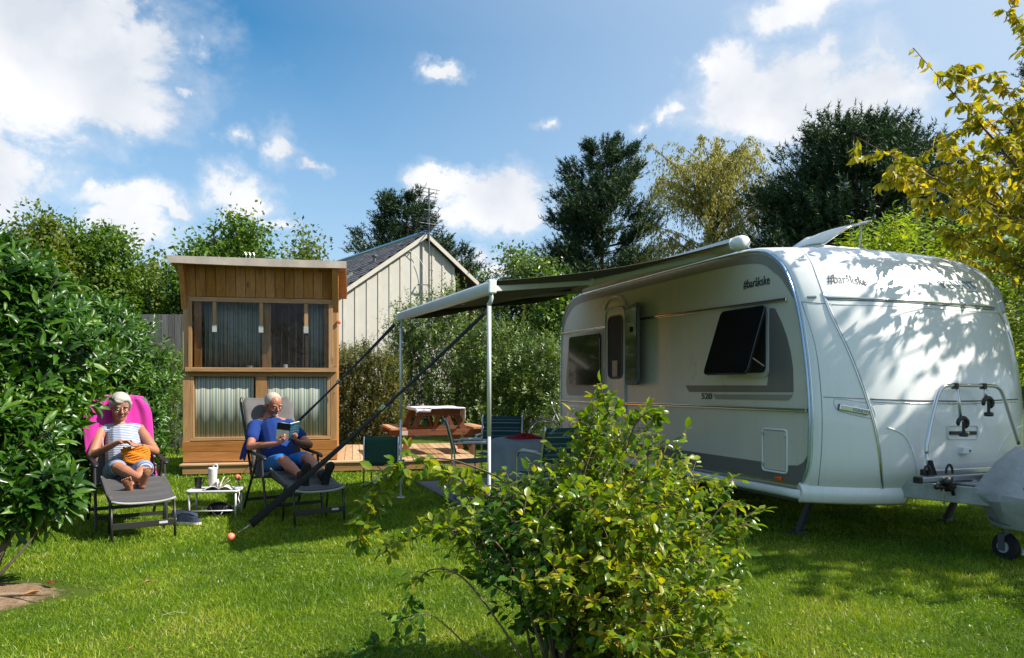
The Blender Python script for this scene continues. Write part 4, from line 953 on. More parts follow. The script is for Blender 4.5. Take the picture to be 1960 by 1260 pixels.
# ------------------------------------------------------------------ deck
DZ = .175
def deck():
    root = thing('deck', 'low deck of pale planks carrying the shed and the picnic table', 'deck', SF.o, SF.ang)
    x0 = SF.hit(345, 905, 1, -.22).x; x1 = 4.50
    x = x0 + .0; k = 0
    while x < x1:
        w = .118; front = -.02; mb = MB(); mb.box((x + w / 2, (front + 3.2) / 2, DZ - .014), (w, 3.2 - front, .028)); mb.build('plank', M['deck'], root, bevel=.003); x += .125; k += 1
    for (y, w, z) in ((-.185, .125, DZ - .012), (-.06, .115, DZ - .012)):
        xa, xb = x0 - .01, x1 + .02; L = (xb - xa)
        for (p, q_) in ((xa, xa + L * .47), (xa + L * .47 + .004, xb)): mb = MB(); mb.box(((p + q_) / 2, y, z), (q_ - p, w, .026)); mb.build('front_plank', M['deck_h'], root, bevel=.003)
    for (p, q_) in ((x0 + .03, x0 + 2.2), (x0 + 2.204, x1)):
        mb = MB(); mb.box(((p + q_) / 2, -.215, DZ - .09), (q_ - p, .03, .115)); mb.build('fascia_board', M['fresh_h'], root, bevel=.003)
    for xx in (x0 + .1, 1.4, 2.8, 4.3):
        for yy in (-.12, 1.5, 3.0): mb = MB(); mb.box((xx, yy, .06), (.09, .09, .17)); mb.build('post', M['fresh_v'], root)
deck()

# ------------------------------------------------------------------ shed
def shed():
    W = SF.hit(645, 800, 1, 0).x; root = thing('wooden_shed', 'narrow wooden garden hut with striped panels and a clear plastic window', 'shed', SF.w((0, 0, DZ)), SF.ang)
    def px(x, y=800): return SF.hit(x, y, 1, 0).x
    def pz(y, x=500): return SF.hit(x, y, 1, 0).z - DZ
    D = 1.55; mb_ = lambda: MB()
    def board(name, x0, x1, z0, z1, y0, y1, mat, bev=.003):
        m = MB(); m.box(((x0 + x1) / 2, (y0 + y1) / 2, (z0 + z1) / 2), (abs(x1 - x0), abs(y1 - y0), abs(z1 - z0))); return m.build(name, M[mat], root, bevel=bev)
    HT = pz(508)
    pw = .10
    board('post', 0, pw, 0, HT - .02, 0, pw, 'fresh_v'); board('post', W - pw, W, 0, HT - .02, 0, pw, 'fresh_v')
    board('post', 0, pw, 0, HT - .25, D - pw, D, 'fresh_v'); board('post', W - pw, W, 0, HT - .25, D - pw, D, 'fresh_v')
    # base boards
    z = 0; zb = pz(845); h = (zb) / 2
    for k in range(2): board('base_board', -.005 + .012 * (1 - k), W + .004, .012 + k * h + .002, .012 + (k + 1) * h - .004, -.034, -.002, 'pine_h')
    # lower frame
    zs = pz(712); zt = pz(704)
    board('rail', pw, W - pw, zb + .02, pz(836), -.0, .07, 'fresh_h')
    board('rail', pw, W - pw, pz(721), zs - .004, .0, .07, 'fresh_h')
    xm0, xm1 = px(489), px(511)
    board('mullion', xm0, xm1, pz(836) + .003, pz(721) - .003, .002, .072, 'fresh_v')
    board('stile', pw + .002, px(371), pz(836) + .003, pz(721) - .003, .002, .072, 'fresh_v'); board('stile', px(626), W - pw - .002, pz(836) + .003, pz(721) - .003, .002, .072, 'fresh_v')
    def curtain(x0, x1, z0, z1, y, amp, waves, name='striped_panel'):
        m = MB(); n = max(16, int(waves * 10)); m.grid(lambda u, v: (x0 + (x1 - x0) * u, y + amp * math.sin(u * waves * 6.283 + .6 * math.sin(u * 9)) * (1 - .3 * v), z0 + (z1 - z0) * v), n, 2, .004)
        m.build(name, M['curtain'], root, smooth=True)
    curtain(px(372), px(485), pz(838), pz(718), .045, .004, 5); curtain(px(512), px(626), pz(838), pz(718), .045, .004, 5)
    # sill and window surround
    board('sill', px(355), px(644), zs, zt, -.045, .0, 'fresh_h')
    board('window_rail', px(362), px(636), pz(580), pz(571), -.028, .0, 'fresh_h')
    board('window_stile', px(361), px(368), zt + .003, pz(580) - .003, -.026, .0, 'fresh_v'); board('window_stile', px(629), px(637), zt + .003, pz(580) - .003, -.026, .0, 'fresh_v')
    for x in (411, 500, 586): board('hanging_batten', px(x - 3.6), px(x + 3.6), pz(633), pz(580) - .003, -.022, -.004, 'fresh_v')
    for x in (411, 500, 586): board('tape', px(x - 4.4), px(x + 4.4), pz(637), pz(624), -.0265, -.0235, 'tape', 0)
    fm = MB(); fm.grid(lambda u, v: (px(368) + (px(629) - px(368)) * u, -.003 + .007 * math.sin(u * 11 + v * 3) * math.sin(v * 3.1), zt + (pz(580) - zt) * v), 26, 14); fm.build('clear_film', M['film'], root, smooth=True)
    # inside: posts and curtains behind the film
    board('inner_post', px(500), px(517), zt, pz(575), .12, .18, 'fresh_v'); board('inner_post', px(370), px(384), zt, pz(575), .06, .12, 'pine_v'); board('inner_post', px(583), px(589), zt, pz(640), .16, .2, 'fresh_v')
    curtain(px(386), px(496), zt - .05, pz(574), .26, .028, 9); curtain(px(589), px(622), zt - .05, pz(574), .24, .022, 3.5)
    board('inner_post', px(620), px(630), zt, pz(575), .05, .1, 'pine_v')
    m = MB(); m.lathe((px(545), .12, zt), [(.035, 0), (.035, .05), (.03, .055)], 12); m.build('cup', M['cup_white'], root)
    m = MB(); m.lathe((px(476), .12, zt), [(.03, 0), (.045, .03), (.05, .035)], 12); m.build('dish', M['cup_white'], root)
    board('shelf', px(368), px(630), zt - .03, zt - .003, .02, .3, 'pine_h')
    # walls, floor
    x = 0.0
    for (xx, s) in ((0.012, 'l'), (W - .012, 'r')):
        y = pw
        while y < D - pw - .05: board('wall_board', xx - .009, xx + .009, .0, HT - .04 - .18 * (y / D), y, y + .115, 'pine_v', 0); y += .118
    x = pw
    while x < W - pw - .02: board('wall_board', x, min(x + .118, W - pw), 0, HT - .25, D - .03, D - .012, 'pine_v', 0); x += .12
    board('floor', .02, W - .02, .0, .03, .1, D - .04, 'pine_h', 0)
    # vertical boards above the window, leaning forward to the roof edge
    OV = .30
    x0, x1 = px(356), px(636); n = 15; z0, z1 = pz(570), pz(511); w = (x1 - x0) / n
    for k in range(n):
        m = MB(); a = x0 + k * w + .003; b = x0 + (k + 1) * w - .003
        m.prism([(a, -.004, z0), (b, -.004, z0), (b, -.075, z1), (a, -.075, z1)], (0, .018, 0)); m.build('board', M['orange_v'], root, bevel=.003)
    for (a, b) in ((px(347), px(357)), (px(636), px(648))):
        m = MB(); m.prism([(a, .0, pz(596)), (a, -.06, pz(575)), (a, -.28, pz(512)), (a, .0, pz(512))], (b - a, 0, 0)); m.build('bracket', M['orange_v'], root, bevel=.004)
    # roof with pale edge strip
    xa, xb = px(332) , px(662); zt_ = pz(494); zb_ = pz(510)
    m = MB(); m.prism([(xa, -OV, zb_ + .01), (xb, -OV, zb_ - .0), (xb, D + .15, zb_ - .28), (xa, D + .15, zb_ - .28)], (0, 0, .05)); m.build('roof', M['pine_h'], root)
    m = MB(); m.grid(lambda u, v: (xa - .01 + (xb - xa + .02) * u, -OV - .012 + v * (D + .5), zb_ + .068 - v * .29 + .006 * math.sin(u * 40)), 30, 4, .012); m.build('roof_membrane', M['membrane'], root)
    m = MB(); m.grid(lambda u, v: (xa - .012 + (xb - xa + .024) * u, -OV - .014 - .004 * math.sin(u * 30), zb_ + .068 - v * (.105 + .012 * math.sin(u * 3.1))), 40, 2, .02); m.build('roof_edge', M['membrane'], root, smooth=False)
    for k, x in enumerate((465, 473, 481)):
        m = MB(); p = px(x); m.tube([(p, .3, zt_), (p + .01, .3, zt_ + .09), (p - .01, .3, zt_ + .13)], .007, 5); m.build('hook', M['alu'], root)
    for (x, y) in ((349, 752), (642, 700), (641, 752), (349, 640)):
        m = MB(); m.ball((px(x), -.003, pz(y)), .008, 8, 5); m.build('screw', M['steel_dark'], root)
    m = MB(); m.ball((px(649), -.02, pz(614)), .035, 10, 7, (1, .6, 1)); m.build('lamp', M['ball_orange'], root)
shed()

# ------------------------------------------------------------------ picnic table with bench boards
def picnic_table():
    ang = math.radians(16); o = at(843, HY, 12.55); root = thing('picnic_table', 'reddish brown wooden picnic table standing on the deck', 'table', (o.x, o.y, DZ), ang)
    TW, TH, L, SH, SX = .78, .80, 1.35, .47, .70
    for k in range(5): mb = MB(); mb.box((-TW / 2 + .074 + k * .148, L / 2, TH - .018), (.138, L, .034)); mb.build('table_board', M['stained'], root, bevel=.004)
    for s in (-1, 1):
        for k in range(2): mb = MB(); mb.box((s * (SX + (k - .5) * .135), L / 2, SH - .018), (.125, L, .036)); mb.build('bench_board', M['bench_top'], root, bevel=.004)
    for y in (.12, L - .16):
        mb = MB(); mb.box((0, y, SH - .085), (2 * SX + .27, .042, .10)); mb.build('bench_beam', M['stained_x'], root, bevel=.004)
        mb = MB(); mb.box((0, y, TH - .085), (TW - .06, .042, .095)); mb.build('top_beam', M['stained_x'], root, bevel=.004)
        for s in (-1, 1): mb = MB(); mb.beam((s * .28, y + .045, TH - .04), (s * .62, y + .045, 0), .042, .10, (1, 0, 0)); mb.build('leg', M['stained_z'], root, bevel=.004)
    for s in (-1, 1):
        mb = MB(); mb.beam((0, L / 2, SH - .1), (0, .16 if s < 0 else L - .2, TH - .09), .09, .04, (1, 0, 0)); mb.build('brace', M['stained'], root)
    mb = MB(); mb.box((-SX + .1, -.012, SH - .08), (.10, .008, .075)); mb.build('label_plate', M['membrane'], root)
    cl = thing('tablecloth', 'blue and white printed cloth on the picnic table', 'tablecloth', root.location, ang); mb = MB()
    def f(u, v):
        x = -TW / 2 - .05 + (TW + .18) * u; y = -.03 + (L * .92) * v; z = TH + .003 + .003 * math.sin(u * 14 + v * 9)
        if u > .9: x = TW / 2 + .03 + .01 * math.sin(v * 19); z -= (u - .9) * 10 * (.13 + .09 * (1 - v) + .02 * math.sin(v * 13))
        if u < .05: x = -TW / 2 - .025; z -= .05 * (1 - u / .05)
        if v < .06: z -= (.06 - v) / .06 * (.075 if u < .28 else .012); y = -.012 + (.03 - .5 * v) * -.2
        return (x, y, z)
    mb.grid(f, 40, 24, .003); mb.build('cloth', M['print_cloth'], cl, smooth=True)
picnic_table()

# ------------------------------------------------------------------ awning floor mat
mb = MB(); mb.grid(lambda u, v: (-2.12 + 1.85 * u, 1.7 + 3.6 * v, .014 + .006 * math.sin(u * 7 + v * 19) * math.sin(v * 23)), 16, 40, .008)
mo = thing('awning_mat', 'grey woven mat on the grass under the awning', 'mat', CF.o, CF.ang); mb.build('mat', M['mat_grey'], mo, smooth=True)

# ------------------------------------------------------------------ camping furniture
def director_chair():
    o = ground_at(729, 937); root = thing('camp_chair', 'small folding camp chair with plain dark green canvas, left of the far awning leg', 'chair', (o.x, o.y, 0), math.radians(-3), 'camping chairs under the awning')
    z0, z1 = EYE + (HY - 892) * 9.7 / FPX, EYE + (HY - 836) * 9.7 / FPX; w = .225
    mb = MB(); mb.grid(lambda u, v: (-w + 2 * w * u + .01 * v * (1 if u < .5 else -1), .0 - .02 * math.sin(u * math.pi) + .04 * v, z0 + (z1 - z0) * v), 12, 6, .006); mb.build('backrest', M['green_canvas'], root, smooth=True)
    mb = MB(); mb.grid(lambda u, v: (-w + 2 * w * u, .02 + .38 * v, z0 + .05 - .02 * math.sin(u * math.pi)), 10, 4, .006); mb.build('seat', M['green_canvas'], root, smooth=True)
    for s in (-1, 1):
        mb = MB(); mb.tube([(s * w, .02, z1), (s * w, 0, z0), (s * w, -.01, 0)], .011, 7); mb.build('leg', M['alu'], root, smooth=True)
        mb = MB(); mb.tube([(s * w, .40, z0 + .05), (s * w, .42, 0)], .011, 7); mb.build('leg', M['alu'], root, smooth=True)
        mb = MB(); mb.tube([(s * w, .0, .03), (-s * w * .96, .4, z0 + .03)], .009, 6); mb.build('cross_tube', M['alu'], root, smooth=True)
director_chair()
def arm_chair(loc, rz, label):
    """tube frame camping armchair; faces +y"""
    root = thing('camping_armchair', label, 'chair', loc, rz, 'camping chairs under the awning'); w = .26
    mb = MB(); mb.grid(lambda u, v: (-w + 2 * w * u, -.22 - .10 * v - .025 * math.sin(u * math.pi), .56 + .36 * v), 12, 8, .008); mb.build('backrest', M['chair_stripe'], root, smooth=True)
    mb = MB(); mb.grid(lambda u, v: (-w + 2 * w * u, -.20 + .44 * v, .43 + .02 * v - .02 * math.sin(u * math.pi)), 10, 6, .008); mb.build('seat', M['green_canvas'], root, smooth=True)
    for s in (-1, 1):
        x = s * (w + .02)
        mb = MB(); mb.tube(catmull([(x, -.24, 0), (x, -.24, .5), (x, -.26, .66), (x, -.33, .94)], 4), .011, 7); mb.build('frame_tube', M['alu'], root, smooth=True)
        mb = MB(); mb.tube(catmull([(x, -.25, .66), (x, -.1, .665), (x, .18, .66), (x, .245, .62), (x, .26, .52), (x, .27, 0)], 4), .011, 7); mb.build('leg', M['alu'], root, smooth=True)
        mb = MB(); mb.box((x, .0, .68), (.045, .28, .022)); mb.build('armrest', M['white_plastic'], root, bevel=.006)
    for (y, z) in ((.24, .42), (-.24, .42)): mb = MB(); mb.tube([(-w - .02, y, z), (w + .02, y, z)], .010, 6); mb.build('cross_tube', M['alu'], root, smooth=True)
p = ground_at(905, 950); arm_chair((p.x, p.y, 0), math.radians(-82), 'green striped camping armchair seen from its side, left of the round table')
p = at(955, HY, 10.1); arm_chair((p.x, p.y, 0), math.radians(172), 'green striped camping armchair behind the round table')
p = at(1058, HY, 7.75); arm_chair((p.x, p.y, 0), math.radians(28), 'green striped camping armchair nearest to the caravan, half behind the bush')
def round_table():
    o = at(1013, HY, 8.85); root = thing('round_table', 'round camping table hidden under a grey tablecloth', 'table', (o.x, o.y, 0))
    mb = MB(); mb.lathe((0, 0, .69), [(.43, 0), (.44, .01), (.43, .022)], 32); mb.build('tabletop', M['white_plastic'], root)
    for k in range(4): a = k * math.pi / 2 + .4; mb = MB(); mb.tube([(.1 * math.cos(a), .1 * math.sin(a), .69), (.33 * math.cos(a), .33 * math.sin(a), 0)], .013, 6); mb.build('leg', M['alu'], root)
    cl = thing('tablecloth', 'long grey tablecloth hanging round the round camping table', 'tablecloth', (o.x, o.y, 0)); mb = MB()
    def f(u, v):
        a = u * 2 * math.pi
        if v < .4: r = .45 * v / .4; z = .716
        else: t = (v - .4) / .6; r = .452 + .035 * t * (1 + .9 * math.sin(a * 11 + 1.2 * math.sin(a * 3))); z = .716 - .45 * t
        return (r * math.cos(a), r * math.sin(a), z)
    mb.grid(f, 96, 16, .003); mb.build('cloth', M['tablecloth_grey'], cl, smooth=True)
    rc = thing('towel', 'crumpled dark red cloth lying on the grey round table', 'cloth', (o.x - .05, o.y - .05, .718)); mb = MB(); rs = random.Random(3)
    def f2(u, v):
        a = u * 2 * math.pi; r = v * (.17 + .05 * math.sin(a * 3 + 1)); z = .045 * (1 - v ** 3) * (.8 + .5 * math.sin(a * 3 + v * 6)) + .012 * (1 - v)
        return (r * math.cos(a) * 1.35 - .02, r * math.sin(a) * .75, max(.003, z))
    mb.grid(f2, 48, 12); 
    mb.grid(lambda u, v: (.1 + .17 * u, -.03 + .08 * (v - .5) * (1.2 - .7 * u), .003 + .035 * (1 - u) * math.sin(v * math.pi) + .008 * math.sin(u * 20)), 14, 8); mb.build('cloth', M['red_cloth'], rc, smooth=True)
round_table()
def bicycle():
    o = at(1042, HY, 14.6); root = thing('bicycle', 'bicycle parked at the hedge, half hidden by the caravan tail', 'bicycle', (o.x, o.y, 0), math.radians(5)); R = .345
    for (x, nm) in ((0, 'wheel'), (1.06, 'wheel')):
        mb = MB(); mb.tube([(x + R * math.cos(a), 0, R + R * math.sin(a)) for a in [2 * math.pi * k / 36 for k in range(36)]], .018, 6, closed=True); wl = mb.build(nm, M['rubber'], root, smooth=True)
        mb = MB(); mb.tube([(x + (R - .022) * math.cos(a), 0, R + (R - .022) * math.sin(a)) for a in [2 * math.pi * k / 36 for k in range(36)]], .009, 5, closed=True); mb.build('rim', M['alu'], wl, smooth=True)
        mb = MB()
        for k in range(24): a = 2 * math.pi * k / 24; mb.tube([(x, .02 * (-1) ** k, R), (x + (R - .02) * math.cos(a), 0, R + (R - .02) * math.sin(a))], .0022, 3)
        mb.tube([(x, -.05, R), (x, .05, R)], .02, 8); mb.build('spokes', M['alu'], wl)
        mb = MB(); mb.tube([(x + (R + .035) * math.cos(a), 0, R + (R + .035) * math.sin(a)) for a in [math.pi * (.1 + .06 * k) for k in range(15)]], .012, 5); mb.build('mudguard', M['black_plastic'], wl, smooth=True)
    for (a, b, r) in (((.16, 0, .92), (.45, 0, .32), .016), ((.45, 0, .32), (.86, 0, .78), .016), ((.19, 0, .82), (.80, 0, .84), .016), ((0, 0, R), (.22, 0, .80), .011), ((1.06, 0, R), (.45, 0, .3), .011), ((1.06, 0, R), (.80, 0, .84), .010)):
        mb = MB(); mb.tube([a, b], r, 7); mb.build('frame_tube', M['steel_dark'], root, smooth=True)
    mb = MB(); mb.tube([(.80, 0, .84), (.76, 0, .96)], .012, 6); mb.ball((.74, 0, .98), .1, 10, 6, (1.2, .6, .3)); mb.build('saddle', M['black_plastic'], root, smooth=True)
    mb = MB(); mb.tube(catmull([(.2, -.28, 1.0), (.14, -.1, 1.05), (.14, .1, 1.05), (.2, .28, 1.0)], 4), .012, 6); mb.tube([(.16, 0, .9), (.14, 0, 1.05)], .012, 6); mb.build('handlebar', M['alu'], root, smooth=True)
bicycle()

# ------------------------------------------------------------------ small side table and what is on it
TF_o = ground_at(404, 992); TF_o = Vector((TF_o.x, TF_o.y + .12, 0)); TR = math.radians(8)
TFr = Frame(TF_o, TR); TTZ = .285
def side_table():
    root = thing('side_table', 'low folding side table of white aluminium between the two loungers', 'table', TF_o, TR); w, d = .245, .15
    mb = MB(); mb.prism([(x, y, TTZ - .018) for x, y in rrect(0, 0, 2 * w, 2 * d, .035)], (0, 0, .014)); mb.build('tabletop', M['grey_plastic'], root)
    mb = MB(); P = rrect(0, 0, 2 * w + .01, 2 * d + .01, .04); mb.tube([(x, y, TTZ - .012) for x, y in P], .013, 6, closed=True); mb.build('rim', M['alu_white'], root, smooth=True)
    for sx in (-1, 1):
        for sy in (-1, 1): mb = MB(); mb.tube([(sx * (w - .02), sy * (d - .015), TTZ - .02), (sx * (w - .02), sy * (d - .015), 0)], .010, 8); mb.build('leg', M['alu_white'], root, smooth=True)
    for sy in (-1, 1): mb = MB(); mb.tube([(-w + .02, sy * (d - .015), .075), (w - .02, sy * (d - .015), .075)], .007, 6); mb.build('cross_tube', M['alu_white'], root, smooth=True)
    for sx in (-1, 1): mb = MB(); mb.tube([(sx * (w - .02), -d + .015, .12), (sx * (w - .02), d - .015, .12)], .007, 6); mb.build('cross_tube', M['alu_white'], root, smooth=True)
    mb = MB(); mb.grid(lambda u, v: (w + .008 + .006 * math.sin(v * 9), -d + .02 + .03 * u, TTZ - .02 - .13 * v), 3, 8, .002); mb.build('strap', M['white_plastic'], root)
side_table()
def tumbler():
    c = TFr.w((-.035, .02, TTZ)); root = thing('tumbler', 'tall pale drinking tumbler with a loop handle on the side table', 'tumbler', c)
    mb = MB(); mb.lathe((0, 0, 0), [(.033, 0), (.036, .01), (.045, .17), (.046, .195)], 24); mb.build('body', M['cup_white'], root, auto=40)
    mb = MB(); mb.lathe((0, 0, .195), [(.048, 0), (.048, .012), (.044, .018), (.02, .02)], 24); mb.build('lid', M['white_plastic'], root, auto=40)
    mb = MB(); mb.tube(catmull([(.005, 0, .21), (.02, 0, .245), (.045, 0, .24), (.05, 0, .20)], 5), .006, 6); mb.build('handle', M['white_plastic'], root, smooth=True)
tumbler()
def cup():
    c = TFr.w((-.185, .05, TTZ)); root = thing('mug', 'small black travel mug on the left corner of the side table', 'mug', c)
    mb = MB(); mb.lathe((0, 0, 0), [(.030, 0), (.032, .005), (.036, .095), (.038, .1)], 20); mb.build('body', M['black_plastic'], root, auto=40)
    mb = MB(); mb.lathe((0, 0, .1), [(.040, 0), (.040, .012), (.02, .016)], 20); mb.build('lid', M['black_plastic'], root, auto=40)
    mb = MB(); mb.tube(catmull([(.036, 0, .1), (.055, 0, .108), (.06, 0, .085), (.038, 0, .04)], 4), .005, 5); mb.build('handle', M['black_plastic'], root, smooth=True)
cup()
def page_block(mb, side, w=.115, h=.16, top=.035):
    mb.grid(lambda u, v: (side * (w * u), -h / 2 + h * v, .004 + top * math.sin(min(1, u * 1.15) * math.pi) ** .7 * (1 - .25 * u)), 12, 2, .003)
def open_book():
    c = TFr.w((.055, -.055, TTZ)); root = thing('book', 'open paperback lying pages up on the side table', 'book', c, TR + .1)
    mb = MB(); page_block(mb, -1, .15); page_block(mb, 1, .13); mb.build('pages', M['paper'], root, smooth=True)
    for (a, l) in ((62, .13), (50, .12), (112, .11), (80, .13)):
        mb = MB(); t = math.radians(a); mb.grid(lambda u, v: (math.cos(t) * l * u + .02 * u * u * math.sin(u * 2), -.08 + .155 * v, .006 + math.sin(t) * l * u - .01 * u * u), 8, 2, .001); mb.build('page', M['paper'], root, smooth=True)
    mb = MB(); mb.box((-.08, 0, .002), (.16, .17, .003)); mb.box((.07, 0, .002), (.14, .17, .003)); mb.build('cover', M['cover_dark'], root)
open_book()
def bag():
    c = TFr.w((.02, .05, .0)); root = thing('bag', 'small black bag lying in the grass under the side table', 'bag', (c.x, c.y, 0), .3)
    mb = MB(); mb.ball((0, 0, .07), .07, 16, 10, (1.7, .8, 1.0)); mb.ball((.08, -.01, .06), .05, 12, 8, (1.1, .8, 1)); mb.build('pouch', M['black_plastic'], root, smooth=True)
    mb = MB(); mb.tube(catmull([(-.08, -.04, .10), (-.04, -.09, .03), (.02, -.10, .02), (.06, -.06, .10)], 6), .004, 5); mb.build('cord', M['grey_plastic'], root, smooth=True)
bag()
def shoe(loc, rz, label):
    root = thing('shoe', label, 'shoe', loc, rz, 'pair of navy canvas shoes'); L, Wd = .25, .088
    out = [(-.5, 0), (-.45, -.38), (-.1, -.36), (.2, -.48), (.42, -.36), (.5, 0), (.42, .40), (.2, .46), (-.1, .36), (-.45, .38)]
    q = catmull([(a * L, b * Wd, 0) for a, b in out], 4, closed=True)
    mb = MB(); mb.prism([(p.x, p.y, 0) for p in q], (0, 0, .024)); mb.build('sole', M['sole'], root, auto=50)
    mb = MB()
    def f(u, v):
        a = u * 2 * math.pi; k = int(u * (len(q))) % len(q); p = q[k]; x = p.x / L; top = .075 - .05 * max(0, (x + .05)) * 1.3
        s = 1 - .04 - .38 * v * (1 if x < .05 else 1.6 * .9); s = max(.05, s); return (p.x * (1 - .06 * v) , p.y * s, .024 + top * v)
    mb.grid(f, len(q), 6); mb.build('upper', M['navy'], root, smooth=True)
    mb = MB(); mb.ball((.045, 0, .062), .03, 12, 8, (1.5, .95, .55)); mb.build('tongue', M['navy'], root, smooth=True)
p = ground_at(362, 1006); shoe((p.x, p.y, .012), math.radians(-12), 'navy canvas shoe with pale sole, nearer one beside the side table')
p = ground_at(358, 997); shoe((p.x - .02, p.y, .012), math.radians(8), 'navy canvas shoe with pale sole, the one behind its pair')
# ------------------------------------------------------------------ caravan
CW = 2.46
PROF = [(.34, .40), (.17, .44), (.08, .53), (.02, .66), (.0, .85), (.0, 1.16), (.045, 1.58), (.14, 2.02), (.27, 2.32), (.40, 2.47), (.60, 2.58), (.95, 2.625), (1.6, 2.64), (3.0, 2.64), (4.1, 2.635),
        (4.62, 2.60), (4.90, 2.47), (5.04, 2.25), (5.09, 1.9), (5.10, 1.2), (5.10, .65), (5.06, .48), (4.95, .42), (4.7, .40)]
QP = [(p.x, p.y) for p in catmull([(a, b, 0) for a, b in PROF], 7)]
QP += [(4.7 + (.34 - 4.7) * k / 8, .40) for k in range(1, 8)]
NQ = len(QP)
def q_normal(i):
    a = Vector(QP[i - 1]); b = Vector(QP[(i + 1) % NQ]); t = (b - a).normalized(); return Vector((t.y, -t.x))   # inwards (profile runs front-bottom, up, over, down)
QN = [q_normal(i) for i in range(NQ)]
def bow(L, z, u):
    """front panel bulges forward between the corners"""
    k = max(0.0, min(1.0, (z - .4) / 2.2)); B = .40 - .18 * k * k
    fade = max(0.0, min(1.0, (1.3 - L) / 1.1)); fade = fade * fade * (3 - 2 * fade)
    return B * fade * (1 - abs(u) ** 3)
def body_pt(i, w, inset=0.0):
    L, z = QP[i]; n = QN[i]; L2 = L + n.x * inset; z2 = z + n.y * inset; u = w / CW * 2 - 1
    b = bow(L, z, u) if z > .41 else bow(L, .41, u) * 1.0
    rear = 0.0
    if L > 4: rear = .10 * (1 - abs(u) ** 3) * max(0, min(1, (L - 4) / 1.0))
    crown = .03 * (1 - u * u) if z > 2.3 else 0
    return Vector((w, L2 - b + rear, z2 + crown))
def caravan():
    root = thing('caravan', 'white touring caravan with grey stripes parked under an awning', 'caravan', CF.o, CF.ang)
    st = []
    r = .045
    for a in (0, 22, 45, 67, 90): st.append((r * (1 - math.cos(math.radians(a))), r * (1 - math.sin(math.radians(a)))))
    n = 26
    inner = [(r + (CW - 2 * r) * k / n, 0.0) for k in range(1, n)]
    st = st + inner + [(CW - w, i) for w, i in st[::-1]]
    V = []; F = []
    for (w, ins) in st:
        for i in range(NQ): V.append(body_pt(i, w, ins))
    for a in range(len(st) - 1):
        for i in range(NQ):
            j = (i + 1) % NQ; F.append((a * NQ + i, a * NQ + j, (a + 1) * NQ + j, (a + 1) * NQ + i))
    me = bpy.data.meshes.new('body'); me.from_pydata([tuple(v) for v in V], [], F); me.polygons.foreach_set('use_smooth', [True] * len(F)); me.update()
    mesh_obj('body', me, M['white_paint'], root)
    tree = BVHTree.FromPolygons([tuple(v) for v in V], F)
    # flat side walls, set in by the edge radius
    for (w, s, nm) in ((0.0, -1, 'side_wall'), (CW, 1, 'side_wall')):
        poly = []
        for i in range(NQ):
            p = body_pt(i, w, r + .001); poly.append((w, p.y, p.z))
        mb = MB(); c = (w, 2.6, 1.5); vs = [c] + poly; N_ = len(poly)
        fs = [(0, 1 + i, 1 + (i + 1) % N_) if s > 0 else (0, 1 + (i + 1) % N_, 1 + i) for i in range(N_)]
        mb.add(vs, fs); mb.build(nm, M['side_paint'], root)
    # edge rail that follows the side wall outline (blue-ish reflecting metal)
    fi = [i for i in range(NQ) if QP[i][1] > .52 or QP[i][0] > 4.9][: int(NQ)]
    for w in (0.0, CW):
        pts = []
        for i in range(4, 168 if NQ > 170 else NQ - 12):
            if i >= NQ: break
            L, z = QP[i]
            if z < .5: continue
            p = body_pt(i, w, .030); pts.append((w + (-.006 if w == 0 else .006), p.y, p.z))
        mb = MB(); mb.tube(pts, .013, 6); mb.build('edge_rail', M['blue_trim'], root, smooth=True)
        if w == 0:
            mb = MB(); mb.tube([(p[0] + .020, p[1] - .02, p[2] + .004) for p in pts[:75]], .006, 5); mb.build('edge_seal', M['chrome'], root, smooth=True)
    # ---- side graphics (side plane w = 0), measured on the photo and laid on the wall
    def sp(px, py, w=0.0): return CF.hit(px, py, 0, w)
    def decal(name, pts, mat, w=-.003, th=.003, par=root, label=None, smooth=False):
        P = [sp(*p) for p in pts]; mb = MB(); mb.prism([(w - th, p.y, p.z) for p in P], (th, 0, 0)); return mb.build(name, M[mat], par, label=label)
    decal('window_surround', [(1474, 590), (1484, 590.5), (1496, 615), (1507, 646), (1514, 675), (1518, 704), (1519, 751), (1470, 751), (1320, 750.5), (1313, 738), (1469, 738), (1472, 715)], 'grey_decal')
    decal('stripe', [(1366, 755), (1518, 755.5), (1514, 762), (1508, 766.5), (1371, 764.5)], 'grey_decal_light')
    decal('window_surround', [(1090, 645), (1156, 631), (1158, 700), (1156, 745), (1158, 757), (1090, 757), (1086, 752), (1084, 735)], 'grey_decal_light')
    decal('stripe', [(1084, 759), (1160, 759.5), (1160, 761), (1084, 760.6)], 'white_plastic')
    # lower dark band with an upswept front end
    zt = lambda L: .655
    band = [(.155, .505), (.10, .58), (.075, .66), (.055, .76), (.10, .70), (.17, .665), (.30, .655), (1.5, .655), (5.05, .655), (5.06, .53), (5.0, .505)]
    mb = MB(); mb.prism([(-.004, a, b) for a, b in band], (.0035, 0, 0)); mb.build('lower_band', M['grey_decal'], root)
    # upper grey band along the roof curve
    idx = [i for i in range(NQ) if QP[i][1] > 2.1]; pa = [body_pt(i, 0, r + .012) for i in idx]; pb = [body_pt(i, 0, r + .012 + .085 * min(1, max(.05, (QP[i][1] - 2.1) / .35))) for i in idx]
    mb = MB(); mb.add([(-.003, p.y, p.z) for p in pa] + [(-.003, p.y, p.z) for p in pb], [(k, k + 1, len(pa) + k + 1, len(pa) + k) for k in range(len(pa) - 1)]); mb.build('upper_band', M['grey_decal_light'], root)
    # horizontal rails
    def rail(name, a, b, h, mat, w=-.012, dz=0, d=.012):
        A = sp(*a); B = sp(*b); mb = MB(); mb.beam((w, A.y, A.z + dz), (w, B.y, B.z + dz), d * 2, h); return mb.build(name, M[mat], root, bevel=.003)
